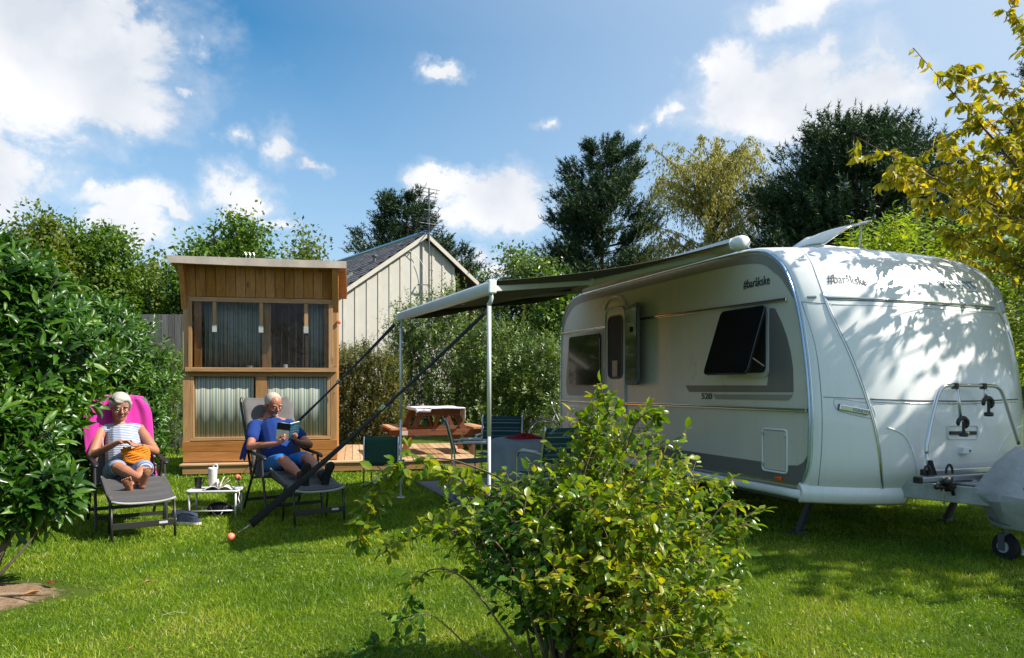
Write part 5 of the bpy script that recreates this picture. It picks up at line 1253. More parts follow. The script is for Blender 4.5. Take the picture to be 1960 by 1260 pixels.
    rail('upper_rail', (1508, 573), (1222, 612), .026, 'chrome'); rail('upper_rail_insert', (1504, 574.5), (1224, 612.5), .012, 'seal', -.0145, 0)
    rail('upper_rail', (1160, 626), (1077, 639), .02, 'chrome')
    rail('belt_rail', (1547, 786), (1199, 772.5), .030, 'chrome'); rail('belt_rail_insert', (1545, 786), (1200, 772.5), .012, 'seal', -.0145, .004)
    rail('belt_rail', (1160, 770.5), (1071, 766.5), .020, 'chrome')
    zl = .515
    for (z, h, m_) in ((.505, .018, 'chrome'), (.47, .012, 'alu')): mb = MB(); mb.box((-.010, 2.6, z), (.018, 4.85, h)); mb.build('skirt_rail', M[m_], root)
    # service hatch
    hp = [sp(1461, 822), sp(1506, 818), sp(1508.5, 908), sp(1463, 897)]
    L0, L1 = sp(1508, 860).y, sp(1461, 860).y; Z0, Z1 = sp(1485, 903).z, sp(1485, 822).z; cL, cZ = (L0 + L1) / 2, (Z0 + Z1) / 2
    mb = MB(); mb.tube([(-.008, a, b) for a, b in rrect(cL, cZ, L1 - L0, Z1 - Z0, .03)], .010, 6, closed=True); hf = mb.build('service_hatch', M['white_plastic'], root, smooth=True)
    mb = MB(); mb.box((-.005, cL, cZ), (.008, L1 - L0 - .03, Z1 - Z0 - .03)); mb.build('hatch_door', M['side_paint'], hf)
    for (a, b) in ((L1 - .02, Z0 + .06), (L0 + .01, Z1 - .05), (L1 - .02, Z1 - .04)): mb = MB(); mb.lathe((-.015, a, b), [(.014, 0), (.014, .014)], 10, (-1, 0, 0)); mb.build('latch', M['grey_plastic'], hf)
    p = sp(1493.5, 916); mb = MB(); mb.box((-.018, p.y, p.z), (.03, .075, .038)); mb.build('side_marker', M['orange_lens'], root, bevel=.008)
    # front side window: frame, opaque dark panel painting the unlit inside, tilted acrylic pane
    La, Lb = sp(1473, 660).y, sp(1391, 660).y; Zt, Zb = sp(1434, 595).z, sp(1471, 722).z
    mb = MB(); mb.prism([(-.016, a, b) for a, b in rrect((La + Lb) / 2, (Zt + Zb) / 2, Lb - La, Zt - Zb, .06)], (.010, 0, 0)); wf = mb.build('window', M['grey_plastic'], root)
    mb = MB(); mb.prism([(-.020, a, b) for a, b in rrect((La + Lb) / 2, (Zt + Zb) / 2 + .01, Lb - La - .06, Zt - Zb - .06, .05)], (.006, 0, 0)); mb.build('window_opening', M['interior_dark'], wf)
    o_ = .20; ang = math.asin(o_ / (Zt - Zb)); h = (Zt - Zb) + .03
    pn = MB(); pts = []
    for a, b in rrect(0, 0, Lb - La + .03, h, .05):
        t = h / 2 - b; pts.append((-.03 - math.sin(ang) * t, (La + Lb) / 2 + a, Zt + .015 - math.cos(ang) * t))
    nrm = Vector((-math.cos(ang), 0, math.sin(ang))); pn.prism([Vector(p) for p in pts], nrm * .03); pn.build('pane', M['window_dark'], wf, bevel=.006)
    for a in (La + .05, Lb - .05): mb = MB(); mb.tube([(-.02, a, Zb + .1), (-.03 - math.sin(ang) * h * .7, a, Zt - math.cos(ang) * h * .7)], .006, 5); mb.build('stay', M['grey_plastic'], wf)
    # rear side window
    La, Lb = sp(1151, 690).y, sp(1092, 690).y; Zt, Zb = sp(1121, 641).z, sp(1121, 738).z
    mb = MB(); mb.prism([(-.03, a, b) for a, b in rrect((La + Lb) / 2, (Zt + Zb) / 2, Lb - La, Zt - Zb, .08)], (.024, 0, 0)); mb.build('window', M['window_dark'], root, bevel=.006, label='closed dark window near the tail')
    # door: arch, frame, opening, lower leaf line
    La, Lb = sp(1198, 690).y, sp(1160.5, 690).y; Zt = sp(1180, 590).z; Zb = .52; cL = (La + Lb) / 2
    mb = MB(); mb.tube([(-.010, a, b) for a, b in rrect(cL, (Zt + Zb) / 2, Lb - La, Zt - Zb, .10)], .014, 6, closed=True); dr = mb.build('door', M['grey_plastic'], root, smooth=True)
    mb = MB(); mb.prism([(-.008, a, b) for a, b in rrect(cL, (Zt + Zb) / 2, Lb - La - .02, Zt - Zb - .02, .09)], (.006, 0, 0)); mb.build('door_panel', M['side_paint'], dr)
    Wa, Wb, Wt, Wd_ = sp(1193, 660).y, sp(1166, 660).y, sp(1180, 605).z, sp(1180, 724).z
    mb = MB(); mb.prism([(-.014, a, b) for a, b in rrect((Wa + Wb) / 2, (Wt + Wd_) / 2, Wb - Wa, Wt - Wd_, .08)], (.007, 0, 0)); mb.build('door_opening', M['interior_dark'], dr)
    mb = MB(); mb.tube([(-.014, a, b) for a, b in rrect((Wa + Wb) / 2, (Wt + Wd_) / 2, Wb - Wa, Wt - Wd_, .08)], .010, 6, closed=True); mb.build('door_seal', M['seal'], dr, smooth=True)
    mb = MB(); mb.box((-.015, cL + .0, Wd_ + .12), (.004, .13, .2)); mb.build('mesh_screen', M['grey_decal_light'], dr)
    mb = MB(); mb.tube([(-.012, cL + .34 * math.cos(a) * .85, Zt - .05 + .20 * math.sin(a)) for a in [math.pi * (.08 + .84 * k / 14) for k in range(15)]], .012, 6); mb.build('rain_arch', M['side_paint'], root, smooth=True)
    # door leaf folded back against the wall, with its mirror-like window
    hp = Vector((-.02, La - .01, 0)); ep = Vector((-.14, La - .52, 0)); d = (ep - hp); zt2, zb2 = sp(1198, 588).z, sp(1198, 737).z
    nn = Vector((0, 0, 1)).cross(d).normalized(); P = []
    for a, b in rrect(.5, (zt2 + zb2) / 2, 1.0 * d.length, zt2 - zb2, .07): P.append(hp + d.normalized() * (a - .5 + d.length / 2) + Vector((0, 0, b)))
    mb = MB(); mb.prism(P, nn * .035); lf = mb.build('door_leaf', M['seal'], root, bevel=.006, label='upper door leaf folded back, its window mirroring the hedge')
    P = []
    for a, b in rrect(.5, (zt2 + zb2) / 2, d.length - .07, zt2 - zb2 - .10, .06): P.append(hp + d.normalized() * (a - .5 + d.length / 2) + Vector((0, 0, b)))
    for off in (-.006, .038): mb = MB(); mb.prism([p + nn * off for p in P], nn * .003); mb.build('mirror_pane', M['mirror_pane'], lf)
    mb = MB(); mb.box((hp + d * .55 + nn * -.01 + Vector((0, 0, (zt2 + zb2) / 2 + .18))), (.04, .03, .06)); mb.build('latch', M['black_plastic'], lf)
    # step
    mb = MB(); mb.box((-.30, cL, .24), (.34, .45, .03)); mb.box((-.44, cL - .2, .12), (.03, .03, .23)); mb.box((-.44, cL + .2, .12), (.03, .03, .23)); mb.box((-.16, cL - .2, .12), (.03, .03, .23)); mb.box((-.16, cL + .2, .12), (.03, .03, .23)); mb.build('step', M['grey_plastic'], root)
    def text(body, p0, xd, yd, size, mat, name='lettering', par=root, shear=0.0, squeeze=1.0, width=None, ext=.0015, bold=0.0):
        cu = bpy.data.curves.new(name, 'FONT'); cu.body = body; cu.size = size; cu.extrude = ext; cu.shear = shear; cu.offset = bold
        o = bpy.data.objects.new(name, cu); link(o); o.parent = par; cu.materials.append(M[mat])
        bpy.context.view_layer.update(); w = o.dimensions.x
        sx = (width / w) if width and w > 0 else squeeze
        xd = Vector(xd).normalized(); yd = Vector(yd); yd = (yd - xd * yd.dot(xd)).normalized(); zd = xd.cross(yd)
        m = Matrix.Identity(4)
        for r_ in range(3): m[r_][0] = xd[r_] * sx; m[r_][1] = yd[r_]; m[r_][2] = zd[r_]; m[r_][3] = p0[r_]
        me = bpy.data.meshes.new_from_object(o); bpy.data.objects.remove(o); o = mesh_obj(name, me, M[mat], par)
        o.matrix_local = m; return o
    a = sp(1424, 553); b = sp(1474, 547); text('#baråkske', (-.006, a.y, a.z), (0, -1, 0), (0, 0, 1), .115, 'lettering', width=abs(b.y - a.y), bold=.0)
    a = sp(1343, 764); b = sp(1363, 764); text('520', (-.006, a.y, a.z + .002), (0, -1, 0), (0, 0, 1), .085, 'lettering', width=abs(b.y - a.y), bold=.001)
    # ---- front
    def fr(px, py, lift=.004, miss=False):
        o, d = CF.ray(px, py); h_, n_, i_, t_ = tree.ray_cast(o, d.normalized())
        if h_ is None:
            if miss: return None, None
            for k in range(1, 60):
                o, d = CF.ray(px + (1750 - px) * k / 80, py + (700 - py) * k / 80); h_, n_, i_, t_ = tree.ray_cast(o, d.normalized())
                if h_ is not None: print('moved', px, py, k); break
        if n_.dot(d) > 0: n_ = -n_
        return h_ + n_ * lift, n_
    def line(name, pts, rad, mat, n=7, k=6, par=root):
        q = [p for p in catmull([(a, b, 0) for a, b in pts], k)]; P = [fr(p.x, p.y, .001, True)[0] for p in q]; nm_ = sum(p is None for p in P); nm_ and print(name, 'missed', nm_); P = [p for p in P if p is not None]
        mb = MB(); mb.tube(P, rad, n); return mb.build(name, M[mat], par, smooth=True)
    # seams and trims of the front panel
    line('corner_seam', [(1576, 560), (1592, 600), (1630, 680), (1663, 770), (1683, 850), (1692, 945)], .006, 'grey_plastic')
    line('corner_edge', [(1574, 560), (1589, 600), (1627, 680), (1660, 770), (1680, 850), (1689, 945)], .008, 'chrome')
    line('corner_seam', [(1532, 475), (1552, 500), (1566, 535), (1576, 562)], .004, 'white_plastic')
    line('panel_seam', [(1534, 578), (1560, 580), (1590, 582)], .0025, 'seal')
    line('corner_line', [(1534, 578), (1560, 660), (1572, 760), (1573, 850), (1566, 930)], .0022, 'seal')
    line('upper_trim', [(1577, 569), (1660, 572), (1740, 576), (1820, 582), (1903, 590)], .011, 'chrome'); line('upper_trim', [(1577, 573), (1660, 576), (1740, 580), (1820, 586), (1903, 594)], .005, 'seal')
    line('panel_seam', [(1592, 583), (1700, 586), (1800, 592), (1912, 600)], .003, 'grey_plastic')
    line('belt_seam', [(1666, 764), (1760, 767), (1860, 768), (1958, 764)], .0055, 'seal'); line('belt_trim', [(1668, 769), (1760, 772), (1860, 773), (1957, 769)], .005, 'chrome')
    line('panel_seam', [(1576, 760), (1620, 762), (1662, 764)], .0025, 'seal')
    line('corner_band', [(1878, 507), (1895, 530), (1908, 560), (1918, 598)], .030, 'grey_plastic', par=root)
    line('panel_seam', [(1912, 600), (1935, 650), (1957, 730)], .003, 'seal')
    line('molded_crease', [(1697, 818), (1728, 832), (1746, 862), (1756, 905), (1758, 935)], .007, 'white_paint'); line('molded_crease', [(1958, 814), (1930, 832), (1912, 862), (1902, 900)], .007, 'white_paint')
    line('panel_seam', [(1700, 938), (1730, 938), (1760, 936)], .003, 'seal')
    # clearance lamps
    for (x, y) in ((1554, 569), (1926, 586)):
        p, nn_ = fr(x, y); mb = MB(); T = nn_.to_track_quat('Z', 'Y').to_matrix(); mb.box(p, (.075, .022, .014), T); mb.build('clearance_lamp', M['clear_lens'], root, bevel=.005)
    # grab handle in its recess
    p0, n0 = fr(1606, 779); p1, n1 = fr(1662, 790); dv = (p1 - p0)
    mb = MB(); mb.beam(p0 + n0 * .012, p1 + n1 * .012, .02, .05, (0, 0, 1)); gh = mb.build('grab_handle', M['chrome'], root, bevel=.008)
    mb = MB(); mb.beam(p0 + n0 * .012 - dv * .04, p0 + n0 * .012, .03, .05); mb.build('handle_end', M['seal'], gh, bevel=.006)
    text('FENDT', p0 + dv * .45 + n0 * .028 - Vector((0, 0, .012)), dv, (0, 0, 1), .035, 'lettering_faded', par=gh, width=dv.length * .5)
    line('handle_recess', [(1597, 763), (1640, 768), (1667, 776), (1674, 800), (1640, 796), (1606, 786), (1597, 775), (1597, 763)], .003, 'grey_plastic')
    # chest lock and small box
    pc, nc = fr(1842, 829); ta = (fr(1870, 829)[0] - fr(1815, 829)[0]); w_ = ta.length; ta.normalize(); tb = nc.cross(ta).normalized()
    if tb.z < 0: tb = -tb
    R = Matrix((ta, tb, nc)).transposed()
    mb = MB(); mb.tube([pc + R @ Vector((a, b, .002)) for a, b in rrect(0, .005, w_ * 1.05, .11, .02)], .005, 5, closed=True); lk = mb.build('locker_recess', M['white_plastic'], root, smooth=True)
    mb = MB(); mb.box(pc + R @ Vector((0, -.0, .004)), (w_ * .92, .030, .012), R); mb.build('locker_handle', M['black_plastic'], lk, bevel=.004)
    mb = MB(); mb.box(pc + R @ Vector((w_ * .1, -.0, .012)), (.04, .022, .012), R); mb.build('locker_lock', M['chrome'], lk)
    pc2, nc2 = fr(1843, 862); mb = MB(); mb.box(pc2 + nc2 * .02, (.10, .055, .05), R); bx = mb.build('lock_box', M['white_plastic'], root, bevel=.006)
    mb = MB(); mb.lathe(pc2 + nc2 * .045 + ta * .02, [(.01, 0), (.01, .004)], 10, nc2); mb.build('lock_cylinder', M['seal'], bx)
    # lettering on the roof front
    a, na = fr(1585, 542, .006); b, nb = fr(1660, 547, .006); text('#baråkske', a, b - a, Vector((0, 0, 1)) - na * na.z, .135, 'lettering', width=(b - a).length)
    a, na = fr(1806, 553, .010); b, nb = fr(1873, 556, .010); text('FENDT', a, b - a, Vector((0, 0, 1)) - na * na.z, .135, 'lettering_faded', width=(b - a).length, shear=-.35)
    line('emblem_line', [(1832, 556), (1872, 560)], .003, 'chrome')
    # bumper skirt that wraps the front corner, with lamps
    def skirt(u, v):
        w = -.02 + .76 * u; uu = w / CW * 2 - 1; L = .17 - bow(.2, .45, max(-1, uu)) - .035 * math.sin(v * math.pi) + (.0 if w > 0 else 0)
        return (w, L - .02, .51 - .135 * v)
    mb = MB(); mb.grid(skirt, 40, 8, .03); mb.build('bumper', M['white_paint'], root, smooth=True)
    mb = MB(); mb.grid(lambda u, v: (-.016 - .014 * math.sin(v * math.pi), .12 + 4.9 * u, .465 - .08 * v), 20, 4, .02); mb.build('side_skirt', M['white_plastic'], root, smooth=True)
    mb = MB(); mb.grid(lambda u, v: (CW + .016 + .014 * math.sin(v * math.pi), .12 + 4.9 * (1 - u), .465 - .08 * v), 20, 4, .02); mb.build('side_skirt', M['white_plastic'], root, smooth=True)
    for (u, m_) in ((.085, 'seal'), (.175, 'clear_lens')):
        c = Vector(skirt(u, .45)); c2 = Vector(skirt(u + .01, .45)); t_ = (c2 - c).normalized(); n_ = Vector((t_.y, -t_.x, 0)); 
        if n_.y > 0: n_ = -n_
        mb = MB(); mb.lathe(c + n_ * .004, [(.034, 0), (.034, .012), (.02, .016)], 16, n_); mb.build('bumper_lamp', M[m_], root, auto=40)
    # underbody, wheels, corner steadies
    mb = MB(); mb.box((CW / 2, 2.6, .375), (CW - .1, 4.7, .05)); mb.build('chassis', M['seal'], root)
    for w in (.16, CW - .16):
        c = Vector((w, 3.0, .31)); mb = MB(); mb.lathe(c - Vector((.09, 0, 0)), [(.21, 0), (.30, .01), (.31, .05), (.31, .13), (.30, .17), (.21, .18)], 28, (1, 0, 0)); wh = mb.build('wheel', M['rubber'], root, auto=40)
        mb = MB(); mb.lathe(c - Vector((.10, 0, 0)), [(.06, -.005), (.20, .01), (.20, .18), (.05, .205)], 20, (1, 0, 0)); mb.build('rim', M['alu'], wh, auto=40)
    mb = MB(); mb.tube([(.2, 3, .31), (CW - .2, 3, .31)], .04, 8); mb.build('axle', M['steel_dark'], root)
    for (x, y) in ((.32, .35), (CW - .32, .35), (.32, 4.75), (CW - .32, 4.75)): mb = MB(); mb.beam((x, y, .38), (x, y + (.18 if y < 1 else -.18), .02), .05, .04, (1, 0, 0)); mb.box((x, y + (.18 if y < 1 else -.18), .015), (.12, .1, .02)); mb.build('corner_steady', M['steel_dark'], root)
    # A-frame drawbar with cover
    hitch = Vector((1.23, -1.72, .42))
    for x in (.69, CW - .69): mb = MB(); mb.beam((x, -.2, .49), (hitch.x + (x - hitch.x) * .12, hitch.y + .15, .49), .06, .135); mb.build('drawbar', M['drawbar'], root, bevel=.008)
    a_ = CF.hit(1757, 950, 2, .47); 
    mb = MB(); mb.prism([(.80, -.36, .562), (1.66, -.36, .562), (1.38, -1.35, .562), (1.08, -1.35, .562)], (0, 0, .02)); mb.build('drawbar_cover', M['drawbar'], root, bevel=.006)
    mb = MB(); mb.beam((hitch.x, hitch.y + .3, .44), (hitch.x, hitch.y - .12, .44), .09, .09); mb.ball((hitch.x, hitch.y - .15, .44), .06, 12, 8); mb.build('coupling', M['steel_dark'], root)
    # roof hatch, open
    w0, w1, y0, y1 = 1.0, 1.56, .95, 1.5
    zr_ = 2.69; rise = .28
    mb = MB(); mb.prism([(w0, y0, zr_), (w1, y0, zr_), (w1, y1, zr_), (w0, y1, zr_)], (0, 0, .05)); rh = mb.build('roof_hatch', M['white_plastic'], root, bevel=.01)
    mb = MB(); mb.grid(lambda u, v: (w0 - .02 + (w1 - w0 + .06) * u, y0 + (y1 - y0) * v, zr_ + .05 + rise * u + .05 * math.sin(u * math.pi) + .02 * math.sin(v * math.pi)), 12, 8, .02); mb.build('hatch_dome', M['clear_lens'], rh, smooth=True)
    for v in (y0, y1):
        mb = MB(); mb.tube([(w0 - .02, v, zr_ + .05), (w0 + (w1 - w0) * .5, v, zr_ + .05 + rise * .5 + .045), (w1 + .04, v, zr_ + .05 + rise)], .012, 6); mb.build('dome_edge', M['chrome'], rh, smooth=True)
    mb = MB(); mb.tube([(w1 + .04, y0, zr_ + .05 + rise), (w1 + .04, y1, zr_ + .05 + rise)], .015, 6); mb.build('dome_edge', M['white_plastic'], rh, smooth=True)
    mb = MB(); mb.tube([(w1 - .05, y0 + .05, zr_ + .05), (w1 - .02, y0 + .05, zr_ + .04 + rise)], .008, 5); mb.build('stay', M['grey_plastic'], rh)
    return root, fr
CARAVAN, FRONT = caravan()

# ------------------------------------------------------------------ cycle carrier on the drawbar
def carrier():
    Lc = -.50; o = CF.w((1.1, Lc, 0)); root = thing('bicycle_carrier', 'aluminium bicycle carrier with black clamps mounted before the caravan front', 'bike rack', CF.o, CF.ang)
    H = lambda px, py, L=Lc: CF.hit(px, py, 1, L)
    pts = [(1773, 868), (1776, 840), (1786, 790), (1797, 752), (1806, 741), (1822, 738), (1860, 738), (1898, 739), (1911, 743), (1920, 757), (1934, 800), (1950, 850)]
    P = [H(*p) for p in pts]; mb = MB(); mb.tube(catmull(P, 4), .0150, 10); mb.build('arch_tube', M['alu'], root, smooth=True)
    for (x, y) in ((1828, 739), (1882, 739.5)): p = H(x, y); mb = MB(); mb.box(p, (.042, .045, .05)); mb.build('clamp_block', M['black_plastic'], root, bevel=.008)
    for (x, y, x2) in ((1773, 866, 1779), (1949, 859, 1946)):
        p = H(x, y); e_ = H(x2, 905); mb = MB(); mb.tube([p, e_], .0125, 8); mb.build('lower_tube', M['alu'], root, smooth=True)
    mb = MB(); mb.box(p, (.042, .042, .032)); mb.build('sleeve', M['black_plastic'], root, bevel=.006)
    for (x, y0, y1) in ((1831, 745, 800), (1882, 745, 762)):
        a, b = H(x - 2 if y1 > 790 else x, y0), H(x + 3 if y1 > 790 else x, y1); a.y -= .02; b.y -= .02; mb = MB(); mb.tube([a, b], .0125, 8); ar = mb.build('arm', M['alu'], root, smooth=True)
        c = b + Vector((-.0, -.02, -.045)); mb = MB()
        mb.tube([c + Vector((.052 * math.cos(t), 0, .045 * math.sin(t))) for t in [math.radians(200 - 28 * k) for k in range(10)]], [.010, .016, .018, .02, .02, .02, .02, .018, .016, .010], 7)
        mb.build('grip_claw', M['black_plastic'], ar, smooth=True)
        mb = MB(); mb.tube([c + Vector((.01, 0, .02)), c + Vector((.01, 0, -.05))], .012, 7); mb.lathe(c + Vector((.01, 0, -.095)), [(.012, .05), (.012, .028), (.034, .02), (.036, .0), (.028, -.01)][::-1], 12); mb.build('knob', M['black_plastic'], ar, auto=40)
    # wheel rails
    for (L, z, x0, x1, m_) in ((Lc - .12, .615, 1757, 1905, 'alu'), (Lc + .04, .645, 1770, 2040, 'alu')):
        a = H(x0, 900, L); b = H(x1, 900, L); a.z = b.z = z
        if L < Lc: b.x = a.x + .90
        mb = MB(); mb.beam(a, b, .055, .040); ra = mb.build('wheel_rail', M[m_], root, bevel=.006)
        for e in (a, b): mb = MB(); mb.box(e, (.035, .062, .05)); mb.build('end_cap', M['black_plastic'], ra, bevel=.004)
    for (L, z, x0, x1) in ((Lc - .08, .575, 1795, 1890), (Lc - .02, .55, 1800, 2030)):
        a = H(x0, 900, L); b = H(x1, 900, L); a.z = b.z = z; mb = MB(); mb.tube([a, b], .019, 9); mb.build('base_tube', M['alu'], root, smooth=True)
    for x in (1775, 1817):
        c = H(x, 898, Lc - .12); c.z = .65; mb = MB(); mb.tube([c + Vector((.036 * math.cos(t), 0, .070 * math.sin(t))) for t in [math.radians(180 - 18 * k) for k in range(11)]], .0055, 6, flat=2.2); mb.build('wheel_strap', M['black_plastic'], root, smooth=True)
    c = H(1785, 885, Lc - .03); c.z = .70; mb = MB(); mb.prism([c + Vector((-.03, 0, .05)), c + Vector((.0, 0, .05)), c + Vector((.05, 0, -.07)), c + Vector((-.02, 0, -.07))], (0, .02, 0)); mb.build('bracket', M['black_plastic'], root)
    c = H(1812, 920, Lc - .14); c.z = .575
    mb = MB(); mb.box(c, (.06, .06, .11)); mb.tube([c + Vector((-.10, 0, -.02)), c + Vector((.1, 0, -.03))], .016, 7); mb.tube([c + Vector((.03, 0, .05)), c + Vector((.05, -.02, -.09))], .014, 7); mb.ball(c + Vector((-.03, -.02, .02)), .035, 10, 7); mb.ball(c + Vector((-.10, 0, -.02)), .02, 8, 6, (1.6, 1, 1)); mb.build('fold_mechanism', M['black_plastic'], root, smooth=True)
    c = H(1862, 935, Lc - .12); c.z = .56; mb = MB(); mb.box(c, (.055, .05, .12)); mb.build('mount_plate', M['alu_white'], root, bevel=.004)
    for x in (1806, 1861): c = H(x, 950, -.62); mb = MB(); mb.box((c.x - .02, -.64, .49), (.010, .014, .145)); mb.build('u_bolt', M['alu'], root)
carrier()
# covered hitch
def hitch_cover():
    c = Vector((1.24, -1.02, 0)); root = thing('hitch_cover', 'grey fabric cover draped over the caravan hitch', 'cover', CF.w(c), CF.ang); mb = MB(); rs = random.Random(8)
    R0 = [(-.02, .88), (.12, .875), (.22, .84), (.30, .74), (.40, .56), (.42, .50), (.36, .40), (.30, .27)]
    def f(u, v):
        a = u * 2 * math.pi; k = v * (len(R0) - 1); i = min(int(k), len(R0) - 2); t = k - i
        r = R0[i][0] * (1 - t) + R0[i + 1][0] * t; z = R0[i][1] * (1 - t) + R0[i + 1][1] * t
        fold = 1 + .07 * math.sin(a * 5 + v * 4) + .05 * math.sin(a * 9 + 7 * v) * v + .035 * math.sin(a * 3 - v * 9) + rs.uniform(-.02, .02)
        return (r * math.cos(a) * fold * 1.04, r * math.sin(a) * fold * .95, z + .012 * math.sin(a * 4 + 1) * (1 if v > .2 else 0))
    mb.grid(f, 26, 12, .004); mb.build('cover', M['cover_fabric'], root, auto=24)
    mb = MB(); mb.tube([(.345 * math.cos(a) * (1 + .05 * math.sin(5 * a)), .33 * math.sin(a), .31 + .012 * math.sin(3 * a)) for a in [2 * math.pi * k / 40 for k in range(40)]], .006, 5, closed=True); mb.build('draw_cord', M['seal'], root, smooth=True)
    mb = MB(); mb.tube(catmull([(-.42, -.16, .60), (-.2, -.42, .66), (.1, -.47, .64), (.36, -.30, .60)], 5), .006, 5); mb.build('seam', M['seal'], root, smooth=True)
hitch_cover()
def jockey():
    c = CF.hit(1926, 1046, 1, -.86); root = thing('jockey_wheel', 'small black jockey wheel under the covered hitch', 'wheel', CF.w((c.x, -.86, 0)), CF.ang)
    mb = MB(); mb.lathe((-.035, 0, .105), [(.05, 0), (.095, .005), (.105, .02), (.105, .05), (.095, .065), (.05, .07)], 24, (1, .0, 0)); w = mb.build('wheel', M['rubber'], root, auto=40)
    mb = MB(); mb.lathe((-.045, 0, .105), [(.045, 0), (.045, .09)], 14, (1, 0, 0)); mb.build('hub', M['grey_plastic'], w, auto=40)
    mb = MB(); mb.box((-.055, -.0, .14), (.012, .05, .12)); mb.box((.045, 0, .14), (.012, .05, .12)); mb.tube([(0, 0, .19), (0, 0, .6)], .024, 10); mb.box((0, 0, .2), (.11, .05, .014)); mb.build('fork', M['steel_dark'], root)
    mb = MB(); mb.beam((.01, -.12, .085), (.13, -.13, .06), .012, .045); mb.build('brake_lever', M['grey_plastic'], root)
jockey()

# ------------------------------------------------------------------ awning
RN = Vector((-.16, 5.74, 2.10)); RFAR = Vector((-1.34, 8.93, 2.175))
def awning():
    root = thing('awning', 'grey wind-out awning on two poles, rolled out from the caravan roof', 'awning', (0, 0, 0))
    A = CF.w((-.09, .86, 2.66)); B = CF.w((-.09, 4.35, 2.66)); ax = (B - A).normalized()
    mb = MB(); out = Vector((-.938, -.347, 0)).normalized()
    sec = [(.055, -.055), (-.03, -.065), (-.085, -.045), (-.10, .0), (-.085, .045), (-.02, .065), (.055, .055)]
    def ext(mb, P0, P1, sec, outv):
        vs = []
        for P_ in (P0, P1): vs += [P_ - outv * a + Vector((0, 0, b)) for a, b in sec]
        n = len(sec); mb.add(vs, [tuple(range(n)), tuple(range(2 * n - 1, n - 1, -1))] + [(i, n + i, n + (i + 1) % n, (i + 1) % n) for i in range(n)])
    ext(mb, A, B, sec, -out * -1); mb.build('case', M['alu_white'], root, auto=40)
    mb = MB(); mb.lathe(A - ax * .12, [(.03, 0), (.055, .01), (.07, .05), (.072, .125)], 18, ax); mb.build('end_cap', M['white_plastic'], root, auto=50)
    mb = MB(); mb.lathe(B, [(.07, 0), (.06, .05), (.03, .06)], 16, ax); mb.build('end_cap', M['white_plastic'], root, auto=50)
    # lead rail
    dr = (RFAR - RN).normalized(); mb = MB(); o2 = Vector((dr.y, -dr.x, 0)).normalized() * -1
    sec2 = [(-.025, -.052), (.018, -.048), (.03, -.015), (.025, .03), (.0, .05), (-.025, .045)]
    ext(mb, RN - dr * .02, RFAR + dr * .02, [(-a, b) for a, b in sec2], o2); mb.build('lead_rail', M['alu_white'], root, auto=35)
    for (p, s) in ((RN, -1), (RFAR, 1)): mb = MB(); mb.beam(p + dr * s * .02, p + dr * s * .04, .065, .105); mb.build('rail_cap', M['white_plastic'], root, bevel=.01)
    # fabric
    def f(u, v):
        a = A.lerp(B, v) + Vector((0, 0, .01)) + out * .08; b = RN.lerp(RFAR, v) + Vector((0, 0, .045)) - out * .02; p = a.lerp(b, u)
        sag = .055 * math.sin(u * math.pi) * (.5 + .5 * math.sin(v * math.pi)) + .03 * math.sin(u * math.pi) * abs(2 * v - 1) ** 3
        return p - Vector((0, 0, sag))
    mb = MB(); mb.grid(f, 24, 30, .003); mb.build('fabric', M['awning'], root, smooth=True)
    mb = MB(); mb.grid(lambda u, v: Vector(f(u, 1)) - Vector((0, 0, v * (.06 + .03 * math.sin(u * 9)))), 20, 2, .003); mb.build('fabric_edge', M['awning'], root, smooth=True)
    # legs
    for (p, k) in ((RN + dr * .05, 0), (RFAR - dr * .05, 1)):
        g_ = Vector((p.x + .0, p.y, 0)); mb = MB(); mb.tube([p + Vector((0, 0, -.12)), Vector((p.x, p.y, .95))], .0165, 12); lg = mb.build('leg', M['alu_white'], root, smooth=True)
        mb = MB(); mb.tube([Vector((p.x, p.y, .97)), g_ + Vector((0, 0, .02))], .0135, 12); mb.build('lower_tube', M['alu_white'], lg, smooth=True)
        mb = MB(); mb.tube([p + Vector((.01, 0, -.04)), p + Vector((.02, -.01, -.08)), p + Vector((0, 0, -.14))], [.018, .016, .018], 8); mb.build('hinge', M['grey_plastic'], lg, smooth=True)
        mb = MB(); mb.box(g_ + Vector((0, 0, .015)), (.09, .07, .014)); mb.build('foot', M['grey_plastic'], lg, bevel=.004)
    # folding arms
    for (P0, P1, E) in ((RN + Vector((.02, .03, -.01)), A + ax * .25 + out * .05 - Vector((0, 0, .06)), at(1131, 541, 7.05)), (RFAR - dr * .15 + Vector((.03, 0, -.02)), B - ax * .25 + out * .05 - Vector((0, 0, .06)), RFAR.lerp(B, .5) + Vector((-.35, -.95, -.1)))):
        mb = MB(); mb.beam(P0, E, .028, .045); fa = mb.build('forearm', M['alu_white'], root, bevel=.006)
        mb = MB(); mb.beam(E, P1, .030, .045); mb.build('upper_arm', M['grey_plastic'], root, bevel=.006)
        mb = MB(); mb.lathe(E - Vector((0, 0, .035)), [(.028, 0), (.028, .07)], 12); mb.build('elbow', M['grey_plastic'], fa, auto=40)
awning()
